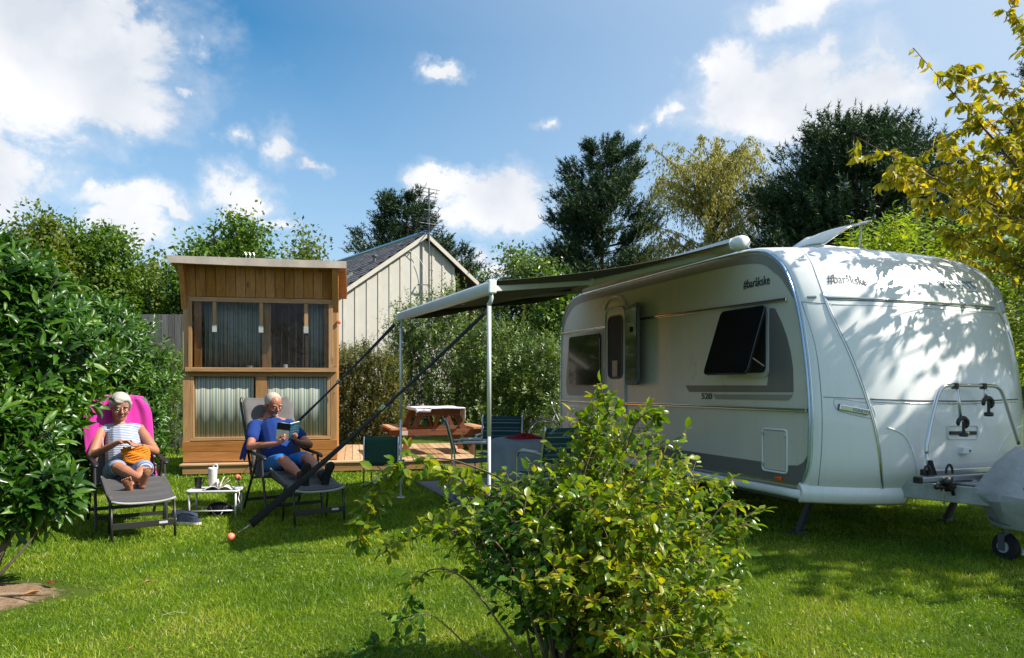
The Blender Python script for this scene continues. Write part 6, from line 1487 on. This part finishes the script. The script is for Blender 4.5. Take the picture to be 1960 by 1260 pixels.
def strap_band(name, label, a, b, ball, w0, w1, buckle=None):
    root = thing('storm_strap', label, 'strap', (0, 0, 0), 0, 'black storm straps of the awning'); mb = MB(); a = Vector(a); b = Vector(b); d = b - a; dn = d.normalized(); side = dn.cross(Vector((0, 1, 0))).normalized(); fr_ = dn.cross(side)
    def f(u, v):
        tw = .9 + .8 * math.sin(u * 4.0); w = (w0 + (w1 - w0) * u) ; c = a + d * u - Vector((0, 0, .03 * math.sin(u * math.pi)))
        return c + (side * math.cos(tw * .6) + fr_ * math.sin(tw * .6)) * w * (v - .5)
    mb.grid(f, 40, 2, .003); mb.build('webbing', M['strap'], root, smooth=True)
    g_ = Vector(ball); mb = MB(); mb.tube([b, g_ + (b - g_) * .35], .004, 6); mb.build('hook', M['alu'], root, smooth=True)
    if buckle: c = a + d * buckle - Vector((0, 0, .03 * math.sin(buckle * math.pi))); mb = MB(); mb.beam(c - dn * .025, c + dn * .025, .05, .012, fr_); mb.build('buckle', M['alu'], root, bevel=.003)
    return root
# spring pegs with orange ball ends
def peg(p, label, tilt):
    root = thing('tent_peg', label, 'tent peg', (p.x, p.y, 0), 0, 'tent pegs with orange ball ends'); t = Vector(tilt)
    mb = MB(); mb.tube([Vector((0, 0, -.05)), t * .55, t], .007, 8); mb.build('shaft', M['steel_dark'], root, smooth=True)
    mb = MB(); mb.ball(t, .036, 18, 12); mb.build('ball', M['ball_orange'], root, smooth=True); return p + t
p1 = Vector((-2.36, 6.36, 0)); e1 = peg(p1, 'peg with an orange ball standing in the shaded grass, nearer to the camera', (-.03, -.01, .055))
p2 = at(462, HY, 9.2); p2.z = 0; e2 = peg(p2, 'peg with an orange ball behind the side table, beside the grey lounger', (-.045, .0, .215))
S2 = RN + Vector((-.02, .10, -.16))
strap_band('storm_strap', 'black storm strap running from the near awning corner down across the man', S2, at(480, 1004, 6.42), e1, .035, .075, .42)
strap_band('storm_strap', 'black storm strap from the far awning corner, passing behind the man', RFAR + Vector((-.06, -.02, -.10)), at(478, 893, 9.15), e2, .055, .055, .38)
# ------------------------------------------------------------------ lounger
MAN = Frame((-2.42, 7.96, 0), math.atan2(-.6, -.8)); WOM = Frame((-3.745, 7.28, 0), math.atan2(-.572, -.82))
def lounger(fr, label, towel=False):
    """x to the sitter's right, y towards the feet"""
    root = thing('reclining_lounger', label, 'lounger', fr.o, fr.ang, 'grey reclining garden loungers'); w = .255
    BK = [(-.20, .36), (-.30, .55), (-.42, .80), (-.54, 1.02), (-.62, 1.19)]
    def pad(name, path, w, th, mat, bulge=.02, smooth=True):
        q = catmull([(0, a, b) for a, b in path], 5); n = len(q) - 1; mb = MB()
        def f(u, v):
            k = v * n; i = min(int(k), n - 1); p = q[i].lerp(q[i + 1], k - i); t = (q[i + 1] - q[i]).normalized(); nn = Vector((0, t.z, -t.y))
            if nn.y < 0 and t.z > abs(t.y): nn = -nn
            if t.z <= abs(t.y): nn = Vector((0, -t.z, t.y)) if t.y > 0 else Vector((0, t.z, -t.y))
            uu = 2 * u - 1; edge = 1 - abs(uu) ** 6
            cor = 1 - .12 * max(0, (v - .85) / .15) ** 2 - .10 * max(0, (.1 - v) / .1) ** 2
            return p + Vector((uu * w * cor, 0, 0)) + nn * (bulge * edge * (1 + .25 * math.sin(v * 25)) + .03 * abs(uu) ** 3)
        mb.grid(f, 14, n * 2, th); return mb.build(name, M[mat], root, smooth=True)
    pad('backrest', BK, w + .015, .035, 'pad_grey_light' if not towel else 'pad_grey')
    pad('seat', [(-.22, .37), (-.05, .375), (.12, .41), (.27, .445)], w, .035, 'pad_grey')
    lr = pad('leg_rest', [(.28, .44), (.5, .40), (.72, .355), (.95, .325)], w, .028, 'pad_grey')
    mb = MB(); mb.tube([(x, .957, .322 + .03 * abs(x / w) ** 3) for x in [-w + 2 * w * k / 10 for k in range(11)]], .012, 6); mb.build('front_hem', M['piping'], lr, smooth=True)
    # head cushion (lighter block at the top) and frame line
    mb = MB(); mb.tube([(w * .62, -.33, .64), (w * .62, -.46, .93), (w * .5, -.475, .955), (-w * .5, -.475, .955), (-w * .62, -.46, .93), (-w * .62, -.33, .64)], .006, 5); mb.build('back_piping', M['piping'], root, smooth=True)
    # side frames
    for s in (-1, 1):
        x = s * (w + .015)
        mb = MB(); mb.tube(catmull([(x, -.24, .34), (x, -.42, .74), (x, -.62, 1.14), (x * .9, -.66, 1.21)], 5), .014, 8); mb.build('back_tube', M['frame_grey'], root, smooth=True)
        mb = MB(); mb.tube([(x, -.24, .36), (x, .27, .43)], .014, 8); mb.build('seat_tube', M['frame_grey'], root, smooth=True)
        x2 = s * (w + .045)
        mb = MB(); mb.tube(catmull([(x2, .16, .60), (x2, .20, .42), (x2, .26, .2), (x2, .30, 0.0)], 4), .014, 8, flat=.7); mb.build('leg', M['frame_grey'], root, smooth=True)
        mb = MB(); mb.tube(catmull([(x2, .02, .60), (x2, -.16, .36), (x2, -.34, .12), (x2, -.42, 0.0)], 4), .014, 8, flat=.7); mb.build('leg', M['frame_grey'], root, smooth=True)
        ar = MB(); ar.tube(catmull([(x2, -.34, .665), (x2, -.18, .64), (x2, .05, .625), (x2, .20, .615), (x2, .26, .59)], 4), [.018, .022, .024, .026, .027, .028, .028, .028, .028, .028, .028, .028, .028, .027, .025, .022, .016], 10, flat=.55); ar.build('armrest', M['black_plastic'], root, smooth=True)
        x3 = s * (w - .005)
        mb = MB(); mb.tube([(x3, .26, .43), (x3, .6, .375), (x3, .93, .315)], .012, 8); mb.build('rest_tube', M['frame_grey'], root, smooth=True)
        mb = MB(); mb.tube([(x3, .92, .32), (x3, .955, 0)], .011, 8); mb.build('rest_leg', M['frame_grey'], root, smooth=True)
        mb = MB(); mb.tube([(x3 * .9, .62, .36), (x3 * .9, .56, .0)], .010, 7); mb.build('rest_leg', M['frame_grey'], root, smooth=True)
        # side sleeves of the leg rest
        mb = MB(); mb.grid(lambda u, v: (s * (w - .045 + .06 * v), .30 + .46 * u, .445 - .10 * u + .055 * v * (1 - u * .55)), 10, 4, .02); mb.build('side_sleeve', M['pad_grey'], root, smooth=True)
    mb = MB(); mb.box((0, .945, .135), (2 * w - .02, .010, .055)); cb = mb.build('cross_panel', M['frame_grey'], root, bevel=.003)
    mb = MB(); mb.box((-.155, .952, .14), (.07, .004, .020)); mb.build('maker_plate', M['grey_plastic'], cb)
    for (y, z) in ((.275, .12), (-.33, .12)): mb = MB(); mb.beam((-w - .045, y, z), (w + .045, y, z), .012, .035); mb.build('cross_bar', M['frame_grey'], root)
    return root
lounger(MAN, 'grey lounger carrying the man who reads, nearer to the shed')
lounger(WOM, 'grey lounger with a magenta towel on its back, beside the laurel')
def towel():
    root = thing('towel', 'bright magenta towel draped over the back of the woman’s lounger', 'towel', WOM.o, WOM.ang)
    q = catmull([(0, -.30, .66), (0, -.40, .86), (0, -.485, 1.04), (0, -.555, 1.19), (0, -.60, 1.24), (0, -.69, 1.20), (0, -.71, .9), (0, -.67, .6)], 6); n = len(q) - 1
    def f(u, v):
        k = v * n; i = min(int(k), n - 1); p = q[i].lerp(q[i + 1], k - i); uu = 2 * u - 1; front = 1 if v < .5 else 0
        wv = .262 + .03 * math.sin(v * 5) + (.04 * (1 - v * 2) if v < .5 else .02)
        top = max(0, 1 - abs(v - .52) * 5)
        wd = wv * (1 - .16 * top)
        fold = .020 * math.sin(uu * 8 + v * 6 + 1.5 * math.sin(v * 9)) + .008 * math.sin(uu * 19 - v * 5) + .02 * abs(uu) ** 3
        return p + Vector((uu * wd + .03, .045 * front + fold, -.05 * abs(uu) ** 4 * top + .004 * math.sin(uu * 30) * (1 - top)))
    mb = MB(); mb.grid(f, 40, 48, .006); mb.build('towel_cloth', M['magenta'], root, smooth=True)
    mb = MB()   # side hanging by the sitter's left
    mb.grid(lambda u, v: (-.255 - .02 * math.sin(v * 6), -.30 + .34 * u - .12 * v, .70 - .42 * u * .6 - .30 * v + .02 * math.sin(u * 12)), 14, 10, .006); mb.build('towel_corner', M['magenta'], root, smooth=True)
towel()

# ------------------------------------------------------------------ people
def prim_capsule(mb, a, b, r0, r1, n=14, sq=None):
    a = Vector(a); b = Vector(b); d = b - a; L = d.length; t = d.normalized(); u = t.cross(Vector((0, 0, 1)))
    if u.length < .1: u = t.cross(Vector((1, 0, 0)))
    u.normalize(); v = t.cross(u); vs = []; rings = []
    if sq: ax, fac = Vector(sq[0]).normalized(), sq[1]
    for k in range(5): th = -math.pi / 2 + math.pi / 2 * k / 4; rings.append((math.sin(th) * r0, math.cos(th) * r0))
    for k in range(5): th = math.pi / 2 * k / 4; rings.append((L + math.sin(th) * r1, math.cos(th) * r1))
    for (h, r) in rings:
        for k in range(n):
            an = 2 * math.pi * k / n; off = (u * math.cos(an) + v * math.sin(an)) * max(r, .0004)
            if sq: off = off - ax * off.dot(ax) * (1 - fac)
            vs.append(a + t * h + off)
    m = len(rings); fs = [(i * n + k, i * n + (k + 1) % n, (i + 1) * n + (k + 1) % n, (i + 1) * n + k) for i in range(m - 1) for k in range(n)]
    fs += [tuple(range(n - 1, -1, -1)), tuple((m - 1) * n + k for k in range(n))]
    mb.add(vs, fs)
def prim_ell(mb, c, r, R=None, n=18, m=12):
    c = Vector(c); b = MB(); b.ball((0, 0, 0), 1, n, m)
    R = R or Matrix.Identity(3); mb.add([c + R @ Vector((p[0] * r[0], p[1] * r[1], p[2] * r[2])) for p in b.v], b.f)
def fuse(name, mb, vox, mat, parent, smooth=4, kind=None, dec=1.0):
    me = bpy.data.meshes.new(name); me.from_pydata(mb.v, [], mb.f); me.update(); t = bpy.data.objects.new(name + '_src', me); link(t)
    r = t.modifiers.new('r', 'REMESH'); r.mode = 'VOXEL'; r.voxel_size = vox
    s = t.modifiers.new('s', 'SMOOTH'); s.factor = .5; s.iterations = smooth
    if dec < 1: d_ = t.modifiers.new('d', 'DECIMATE'); d_.ratio = dec
    bpy.context.view_layer.update(); dg = bpy.context.evaluated_depsgraph_get(); me2 = bpy.data.meshes.new_from_object(t.evaluated_get(dg)); bpy.data.objects.remove(t); bpy.data.meshes.remove(me)
    me2.name = name; me2.polygons.foreach_set('use_smooth', [True] * len(me2.polygons))
    return mesh_obj(name, me2, mat, parent, kind=kind)
def head_rot(yaw, pitch, roll=0):
    """face looks along +y; pitch>0 looks down"""
    return Matrix.Rotation(yaw, 3, 'Z') @ Matrix.Rotation(-pitch, 3, 'X') @ Matrix.Rotation(roll, 3, 'Y')
def head(mb, c, R, s=1.0, neck=None, fem=False):
    c = Vector(c); P = lambda x, y, z: c + R @ Vector((x, y, z)) * s
    prim_ell(mb, P(0, -.012, .028), (.077 * s, .096 * s, .088 * s), R)
    prim_ell(mb, P(0, .010, -.020), (.066 * s, .078 * s, .085 * s), R)
    prim_ell(mb, P(0, .035, -.072), (.046 * s, .044 * s, .034 * s), R)       # jaw, chin
    prim_ell(mb, P(0, .066, -.088), (.020 * s, .016 * s, .016 * s), R)
    for sx in (-1, 1):
        prim_ell(mb, P(sx * .038, .060, -.030), (.024 * s, .022 * s, .026 * s), R)   # cheeks
        prim_ell(mb, P(sx * .030, .074, .022), (.024 * s, .011 * s, .008 * s), R)   # brow
        prim_ell(mb, P(sx * .030, .0745, .0105), (.0165 * s, .0105 * s, .0085 * s), R)   # lid
        prim_ell(mb, P(sx * .078, -.012, -.008), (.010 * s, .019 * s, .030 * s), R)  # ears
    prim_capsule(mb, P(0, .084, .012), P(0, .104, -.022), .008 * s, .013 * s)
    for sx in (-1, 1): prim_ell(mb, P(sx * .011, .094, -.026), (.009 * s, .010 * s, .008 * s), R)
    prim_ell(mb, P(0, .080, -.052), (.023 * s, .012 * s, .008 * s), R)
    if neck: prim_capsule(mb, P(0, -.018, -.055), neck, .054 * s, .058 * s)
def face_parts(root, c, R, s, hairmat, fem, glasses=True):
    c = Vector(c); P = lambda x, y, z: c + R @ Vector((x, y, z)) * s
    for sx in (-1, 1):
        mb = MB(); mb.ball(P(sx * .030, .0735, .002), .0108 * s, 12, 8); mb.build('eye', M['paper'], root, smooth=True)
        mb = MB(); mb.ball(P(sx * .030, .0815, -.003), .005 * s, 10, 6); mb.build('iris', M['navy'], root, smooth=True)
        mb = MB(); mb.tube([P(sx * .015, .087, .030), P(sx * .030, .090, .034), P(sx * .046, .080, .030)], .004 * s, 5); mb.build('eyebrow', M[hairmat], root, smooth=True)
    mb = MB(); mb.tube(catmull([P(-.025, .080, -.047), P(-.01, .090, -.054), P(.01, .090, -.054), P(.025, .080, -.047)], 4), .0035 * s, 5); mb.build('lips', M['red_cloth'] if False else M['ball_orange'] if False else M['lips'], root, smooth=True)
    if glasses:
        mb = MB()
        for sx in (-1, 1):
            mb.tube([P(sx * .031 + .022 * math.cos(a), .096, .002 + .016 * math.sin(a)) for a in [2 * math.pi * k / 16 for k in range(16)]], .0019 * s, 5, closed=True)
            mb.tube([P(sx * .053, .094, .006), P(sx * .076, .04, .006), P(sx * .080, -.01, .004)], .0018 * s, 5)
        mb.tube([P(-.009, .097, .006), P(.009, .097, .006)], .0018 * s, 5); mb.build('glasses', M['glasses'], root)
M['lips'] = plain('lips', (.38, .10, .08), .45); M['glasses'] = plain('glasses_frame', (.05, .035, .03), .3, .4); M['beard'] = plain('beard', (.45, .38, .32), .8, bump=.8, bscale=200)
def hand(mb, wrist, palm_dir, palm_n, curl=.9, size=1.0, thumb=1, spread=1.0):
    """palm from the wrist along palm_dir, fingers curl towards palm_n"""
    wrist = Vector(wrist); y = Vector(palm_dir).normalized(); z = Vector(palm_n); z = (z - y * z.dot(y)).normalized(); x = y.cross(z)
    s = size; W = lambda a, b, c: wrist + x * a * s + y * b * s + z * c * s
    prim_capsule(mb, W(0, 0, 0), W(0, .02, 0), .024 * s, .026 * s); prim_ell(mb, W(0, .048, 0), (.040 * s, .045 * s, .016 * s), Matrix((x, y, z)).transposed())
    for k, (ox, L) in enumerate(((-.030, .072), (-.011, .082), (.010, .077), (.029, .060))):
        p = W(ox, .078, 0); a = curl * (.35 + .08 * k); d = y * math.cos(a) + z * math.sin(a) + x * ox * 2 * spread; rr = .0088 * s
        for seg in (.45, .32, .25):
            q = p + d.normalized() * L * s * seg; prim_capsule(mb, p, q, rr, rr * .93, 10); p = q; rr *= .93
            a += curl * .75; d = y * math.cos(a) + z * math.sin(a) + x * ox * spread
    p = W(-thumb * .030, .018, .004); q = W(-thumb * .052, .045, .022); prim_capsule(mb, p, q, .013 * s, .011 * s, 10); r_ = W(-thumb * .046, .072, .038); prim_capsule(mb, q, r_, .0105 * s, .009 * s, 10)
def foot(mb, ankle, toe_dir, sole_n, s=1.0, toes=True):
    ankle = Vector(ankle); y = Vector(toe_dir).normalized(); z = -Vector(sole_n); z = (z - y * z.dot(y)).normalized(); x = y.cross(z); W = lambda a, b, c: ankle + x * a * s + y * b * s + z * c * s
    R = Matrix((x, y, z)).transposed()
    prim_ell(mb, W(0, -.03, -.055), (.031 * s, .036 * s, .030 * s), R); prim_capsule(mb, W(0, 0, -.01), W(0, .10, -.048), .036 * s, .026 * s, sq=(z, .9)); prim_ell(mb, W(.0, .12, -.062), (.043 * s, .050 * s, .019 * s), R)
    prim_capsule(mb, W(0, -.03, -.06), W(0, .11, -.066), .028 * s, .030 * s, sq=(z, .65))
    if toes:
        for k, (ox, L, r) in enumerate(((-.034, .042, .0125), (-.011, .046, .0084), (.0075, .040, .0078), (.0245, .032, .0074), (.040, .022, .0072))):
            prim_capsule(mb, W(ox, .150, -.062), W(ox, .155 + L * .6, -.060), r * s, r * .95 * s, 10)

def man():
    root = thing('person', 'man with glasses in blue t-shirt and shorts, reclining and reading a book', 'person', MAN.o, MAN.ang)
    body = MB(); HC = Vector((-.005, -.365, 1.135)); HR = head_rot(.18, .40, .06); sh_l, sh_r = Vector((-.195, -.40, .905)), Vector((.195, -.40, .905)); nk = Vector((0, -.44, .985))
    head(body, HC, HR, 1.06, nk)
    el_r, el_l = Vector((.315, -.16, .70)), Vector((-.315, -.12, .69)); wr_r, wr_l = Vector((.115, .085, .735)), Vector((-.115, .075, .745))
    prim_capsule(body, nk, (0, -.35, .80), .085, .12, sq=((0, 1, 0), .85)); prim_capsule(body, (0, -.34, .80), (0, -.17, .55), .13, .14)
    for (s_, e, w_, ) in ((sh_r, el_r, wr_r), (sh_l, el_l, wr_l)):
        prim_capsule(body, nk + Vector((0, 0, -.03)), s_, .06, .062); prim_capsule(body, s_, e, .052, .043); prim_capsule(body, e, w_, .042, .026)
    hand(body, wr_r, (-.55, .45, .35), (-.3, .55, .75), .9, .98, thumb=1); hand(body, wr_l, (.55, .45, .35), (.3, .55, .75), .9, .98, thumb=-1)
    hip = (.10, -.12, .50); kn_r, kn_l = Vector((.125, .33, .575)), Vector((-.12, .35, .59)); an_r, an_l = Vector((.085, .73, .435)), Vector((-.115, .76, .435))
    for (sx, k, a) in ((1, kn_r, an_r), (-1, kn_l, an_l)):
        prim_capsule(body, (sx * .10, -.13, .50), k, .080, .056); prim_capsule(body, k, k.lerp(a, .35) - Vector((0, 0, .012)), .055, .058); prim_capsule(body, k.lerp(a, .3), a, .056, .034)
    for (a, sx) in ((an_r, 1), (an_l, -1)): foot(body, a, (sx * .10, .35, .93), (0, 1, -.3), 1.0, toes=False)
    fuse('body', body, .0048, M['skin_m'], root, 3, dec=.35)
    face_parts(root, HC, HR, 1.06, 'hair_grey', False)
    hb = MB(); P = lambda x, y, z: HC + HR @ Vector((x, y, z)) * 1.06
    prim_ell(hb, P(0, -.026, .038), (.084 * 1.06, .094 * 1.06, .086 * 1.06), HR); prim_capsule(hb, P(.078, -.02, .02), P(.078, -.03, -.02), .012, .010); prim_capsule(hb, P(-.078, -.02, .02), P(-.078, -.03, -.02), .012, .010)
    fuse('hair', hb, .005, M['hair_grey'], root, 2)
    bb = MB(); prim_ell(bb, P(0, .066, -.088), (.030, .022, .022), HR); prim_capsule(bb, P(-.022, .086, -.042), P(.022, .086, -.042), .006, .006); fuse('beard', bb, .003, M['beard'], root, 1)
    # t-shirt: torso plus short sleeves
    ts = MB(); prim_capsule(ts, nk + Vector((0, .0, -.03)), (0, -.36, .80), .092, .142, sq=((0, 1, 0), .9)); prim_capsule(ts, (0, -.355, .84), (0, -.15, .56), .162, .172, sq=((0, 1, 0), .92))
    for (s_, e) in ((sh_r, el_r), (sh_l, el_l)): prim_capsule(ts, nk + Vector((0, 0, -.055)), s_, .066, .068); prim_capsule(ts, s_, s_.lerp(e, .56), .067, .070)
    prim_ell(ts, (0, -.18, .64), (.165, .15, .12))
    fuse('t_shirt', ts, .0085, M['blue_shirt'], root, 3)
    st = MB(); prim_capsule(st, (0, -.15, .52), (0, -.08, .50), .165, .15, sq=((0, 0, 1), .8))
    for (sx, k) in ((1, kn_r), (-1, kn_l)): prim_capsule(st, (sx * .095, -.12, .50), Vector((sx * .105, -.12, .50)).lerp(k, .74), .098, .088)
    fuse('shorts', st, .0085, M['blue_shorts'], root, 3)
    for (a, sx) in ((an_r, 1), (an_l, -1)):
        s_ = MB(); foot(s_, a, (sx * .10, .35, .93), (0, 1, -.3), 1.22, toes=False); z = Vector((0, -.93, .35)).normalized(); prim_capsule(s_, a + Vector((0, -.05, .025)), a, .046, .048); fuse('shoe', s_, .006, M['shoe_dark'], root, 2)
    # the book in his hands
    bk = thing('book', 'open paperback with dark blue cover held up by the man', 'book', MAN.o, MAN.ang)
    c = Vector((-.005, .125, .850)); up = Vector((0, .38, .92)).normalized(); out = Vector((0, .92, -.38)).normalized()
    for (s, m_, nm) in ((1, 'cover_dark', 'front_cover'), (-1, 'cover_teal', 'back_cover')):
        wd = (Vector((s, 0, 0)) * .90 - out * .42).normalized(); mb = MB(); mb.prism([c - up * .095, c - up * .095 + wd * .135, c + up * .10 + wd * .135, c + up * .10], out * .003); mb.build(nm, M[m_], bk)
        mb = MB(); mb.grid(lambda u, v: c + wd * .13 * u - up * .09 + up * .185 * v - out * (.004 + .014 * math.sin(min(1, u * 1.1) * math.pi) ** .6), 8, 2, .002); 
        mb.build('pages', M['paper'], bk, smooth=True)
        mb = MB(); mb.grid(lambda u, v: c + wd * (.002 + .128 * u) - up * .092 + up * .188 * v - out * (.001 + .010 * v), 2, 2, .009); mb.build('page_block', M['paper'], bk)
        # title lines and cover picture
        if s < 0:
            for k in range(4): mb = MB(); q = c + up * (.055 - .028 * k) + wd * .02 + out * .0035; mb.prism([q, q + wd * (.095 - .012 * (k % 2)), q + wd * (.095 - .012 * (k % 2)) + up * .010, q + up * .010], out * .001); mb.build('title_line', M['blue_trim'], bk)
        else:
            mb = MB(); q = c - up * .055 + wd * .045 + out * .0035; mb.prism([q, q + wd * .06, q + wd * .065 + up * .05, q + wd * .01 + up * .055], out * .001); mb.build('cover_picture', M['grey_plastic'], bk)
    # blue jacket lying over the back left side of the chair
    jk = thing('jacket', 'dark blue cloth hanging over the right armrest of the man’s lounger', 'cloth', MAN.o, MAN.ang); mb = MB()
    mb.grid(lambda u, v: (.27 + .09 * u + .015 * math.sin(v * 9), -.36 + .17 * v, .74 - .16 * u * u + .03 * math.sin(v * 8 + u * 3)), 10, 12, .01); mb.build('cloth', M['blue_shirt'], jk, smooth=True)
man()

def woman():
    root = thing('person', 'barefoot woman with short white hair in a sleeveless striped dress, knitting', 'person', WOM.o, WOM.ang)
    body = MB(); HC = Vector((.02, -.36, 1.13)); HR = head_rot(.05, .30, -.05); nk = Vector((.01, -.44, .965)); sh_r, sh_l = Vector((.185, -.40, .89)), Vector((-.175, -.40, .89))
    head(body, HC, HR, 1.16, nk, True)
    el_r, el_l = Vector((.285, -.18, .665)), Vector((-.265, -.15, .685)); wr_r, wr_l = Vector((.085, .06, .80)), Vector((-.075, .075, .765))
    prim_capsule(body, nk, (0, -.36, .80), .075, .11, sq=((0, 1, 0), .85)); prim_capsule(body, (0, -.35, .80), (0, -.17, .54), .12, .14)
    for (s_, e, w_) in ((sh_r, el_r, wr_r), (sh_l, el_l, wr_l)):
        prim_capsule(body, nk + Vector((0, 0, -.03)), s_, .052, .056); prim_capsule(body, s_, e, .052, .046); prim_capsule(body, e, w_, .043, .023)
    hand(body, wr_r, (-.75, .45, .05), (.1, .35, -.9), .62, .90, thumb=1); hand(body, wr_l, (.75, .5, .10), (-.1, .3, .9), .55, .90, thumb=-1)
    kn_r, kn_l = Vector((.11, .20, .565)), Vector((-.115, .22, .545)); an_r, an_l = Vector((-.045, .545, .475)), Vector((.055, .545, .405))
    for (sx, k, a) in ((1, kn_r, an_r), (-1, kn_l, an_l)):
        prim_capsule(body, (sx * .10, -.13, .50), k, .085, .062); prim_capsule(body, k, k.lerp(a, .35), .058, .058); prim_capsule(body, k.lerp(a, .3), a, .056, .032)
    foot(body, an_r, (-.20, .45, .88), (-.1, 1, -.35), .95); foot(body, an_l, (.25, .50, .82), (.15, 1, -.45), .95)
    fuse('body', body, .0045, M['skin_w'], root, 3, dec=.35)
    face_parts(root, HC, HR, 1.16, 'hair_white', True)
    hb = MB(); P = lambda x, y, z: HC + HR @ Vector((x, y, z)) * 1.16
    prim_ell(hb, P(0, -.020, .040), (.101, .113, .101), HR); prim_ell(hb, P(0, .030, .082), (.076, .062, .036), HR); prim_ell(hb, P(.022, .058, .066), (.050, .034, .026), HR)
    for sx in (-1, 1): prim_capsule(hb, P(sx * .074, .01, .04), P(sx * .078, -.01, -.022), .020, .014); prim_capsule(hb, P(sx * .05, .050, .074), P(sx * .068, .035, .035), .020, .016)
    prim_ell(hb, P(0, -.06, -.02), (.07, .05, .06), HR)
    fuse('hair', hb, .005, M['hair_white'], root, 5)
    dr = MB(); prim_capsule(dr, nk + Vector((0, .01, -.075)), (0, -.355, .80), .080, .150, sq=((0, 1, 0), .9)); prim_capsule(dr, (0, -.34, .80), (0, -.15, .56), .158, .180); 
    prim_capsule(dr, nk + Vector((0, 0, -.05)), sh_r - Vector((.03, 0, -.005)), .062, .058); prim_capsule(dr, nk + Vector((0, 0, -.05)), sh_l + Vector((.03, 0, .005)), .062, .058)
    prim_ell(dr, (.055, -.25, .79), (.07, .08, .07)); prim_ell(dr, (-.055, -.25, .79), (.07, .08, .07))
    fuse('dress', dr, .0080, M['dress'], root, 2)
    sk = MB(); prim_capsule(sk, (0, -.15, .52), (0, -.05, .50), .175, .165, sq=((0, 0, 1), .8))
    for (sx, k) in ((1, kn_r), (-1, kn_l)): prim_capsule(sk, (sx * .10, -.12, .50), Vector((sx * .11, -.12, .50)).lerp(k, .84 if sx > 0 else .97), .108, .088)
    prim_capsule(sk, (0, -.1, .48), (0, .13, .48), .13, .12, sq=((0, 0, 1), .55)); prim_capsule(sk, (-.18, .0, .46), (-.225, .22, .43), .05, .045, sq=((0, 0, 1), .45)); prim_capsule(sk, (-.20, .2, .43), (-.25, .33, .44), .04, .025, sq=((0, 0, 1), .4))
    fuse('skirt', sk, .0080, M['dress_skirt'], root, 2)
    mb = MB(); p = el_l.lerp(wr_l, .86); mb.tube([p - (wr_l - el_l).normalized() * .011, p + (wr_l - el_l).normalized() * .011], .030, 14); mb.build('wristwatch', M['black_plastic'], root, smooth=True)
    kn = thing('knitting', 'mustard yellow knitting held in the woman’s lap', 'knitting', WOM.o, WOM.ang)
    mb = MB()
    for k in range(9):
        r = .105 - .002 * abs(k - 4); z = .615 + .016 * k - .012; c = Vector((-.07, .06 - .004 * k, z)); mb.tube([c + Vector((r * math.cos(a) * 1.1, r * math.sin(a) * .62, .012 * math.sin(a * 3 + k))) for a in [2 * math.pi * j / 26 for j in range(26)]], .0125, 6, closed=True)
    mb.ball((-.07, .055, .665), .085, 16, 10, (1.1, .62, .85)); mb.build('wool', M['wool'], kn, smooth=True)
    mb = MB(); mb.grid(lambda u, v: (-.02 + .09 * u, .05 + .05 * v, .76 - .05 * v - .03 * u), 5, 5, .008); mb.build('knitted_edge', M['wool'], kn)
    mb = MB(); mb.tube([(.17, -.07, .80), (-.03, .07, .745)], .003, 6); kneedle = mb.build('needle', M['alu'], kn); mb = MB(); mb.tube([(.20, -.10, .72), (.205, -.09, .84)], .004, 6); mb.build('needle', M['white_plastic'], kn)
woman()

# ------------------------------------------------------------------ small things in the grass
def curled_leaf(p, rz, s, label):
    root = thing('fallen_leaf', label, 'leaf', p, rz, 'dry brown leaves fallen on the lawn'); mb = MB()
    mb.grid(lambda u, v: (s * (u - .5), s * .42 * (v - .5) * math.sin(u * math.pi) ** .7, .012 + s * .22 * (2 * v - 1) ** 2 * math.sin(u * math.pi) + .15 * s * (u - .5) ** 2 * 2), 8, 4); mb.build('blade', M['dead_leaf'], root, smooth=True)
for (px, py, s, lab) in ((100, 1125, .10, 'orange brown curled leaf at the right rim of the soil patch'), (92, 1123, .07, 'small reddish curled leaf touching the largest one at the soil rim'), (62, 1144, .09, 'brown dry leaf lying in the middle of the bare soil'), (45, 1147, .05, 'small rusty leaf on the bare soil beside the laurel stem'),
                         (283, 1121, .055, 'dry brown leaf alone in the open grass'), (1245, 1240, .04, 'brown leaf low in the grass near the bush'), (250, 1250, .03, 'tiny reddish leaf in the grass at the bottom edge')):
    q = ground_at(px, py); curled_leaf((q.x, q.y, .012), px * .37, s, lab)
def straw(px, py, a, s, lab):
    q = ground_at(px, py); root = thing('straw', lab, 'straw', (q.x, q.y, .03), a, 'dry straws in the lawn'); mb = MB(); mb.tube([(-s / 2, 0, 0), (0, .01, .012), (s / 2, 0, .0)], .0016, 5); mb.build('stalk', M['straw'], root)
straw(333, 1186, .35, .13, 'longest pale straw lying in the grass'); straw(290, 1199, -.3, .06, 'short pale straw left of the longest one')
def dandelion():
    q = ground_at(745, 1246); root = thing('dandelion', 'single yellow dandelion flower at the foot of the bush', 'flower', (q.x, q.y, 0)); mb = MB(); mb.tube([(0, 0, 0), (.003, 0, .05)], .0018, 5); mb.build('stem', M['twig_green'], root); mb = MB()
    for k in range(34):
        a = k * 2.4; r = .004 + .0125 * (k / 34); mb.add([(math.cos(a) * .002, math.sin(a) * .002, .050), (math.cos(a - .13) * r, math.sin(a - .13) * r, .059 - r * .3), (math.cos(a) * r * 1.25, math.sin(a) * r * 1.25, .060 - r * .35), (math.cos(a + .13) * r, math.sin(a + .13) * r, .059 - r * .3)], [(0, 1, 2, 3)])
    mb.build('flower_head', M['petal'], root)
dandelion()
print('objects', len(bpy.data.objects), 'tris', sum(len(o.data.polygons) for o in bpy.data.objects if o.type == 'MESH'))
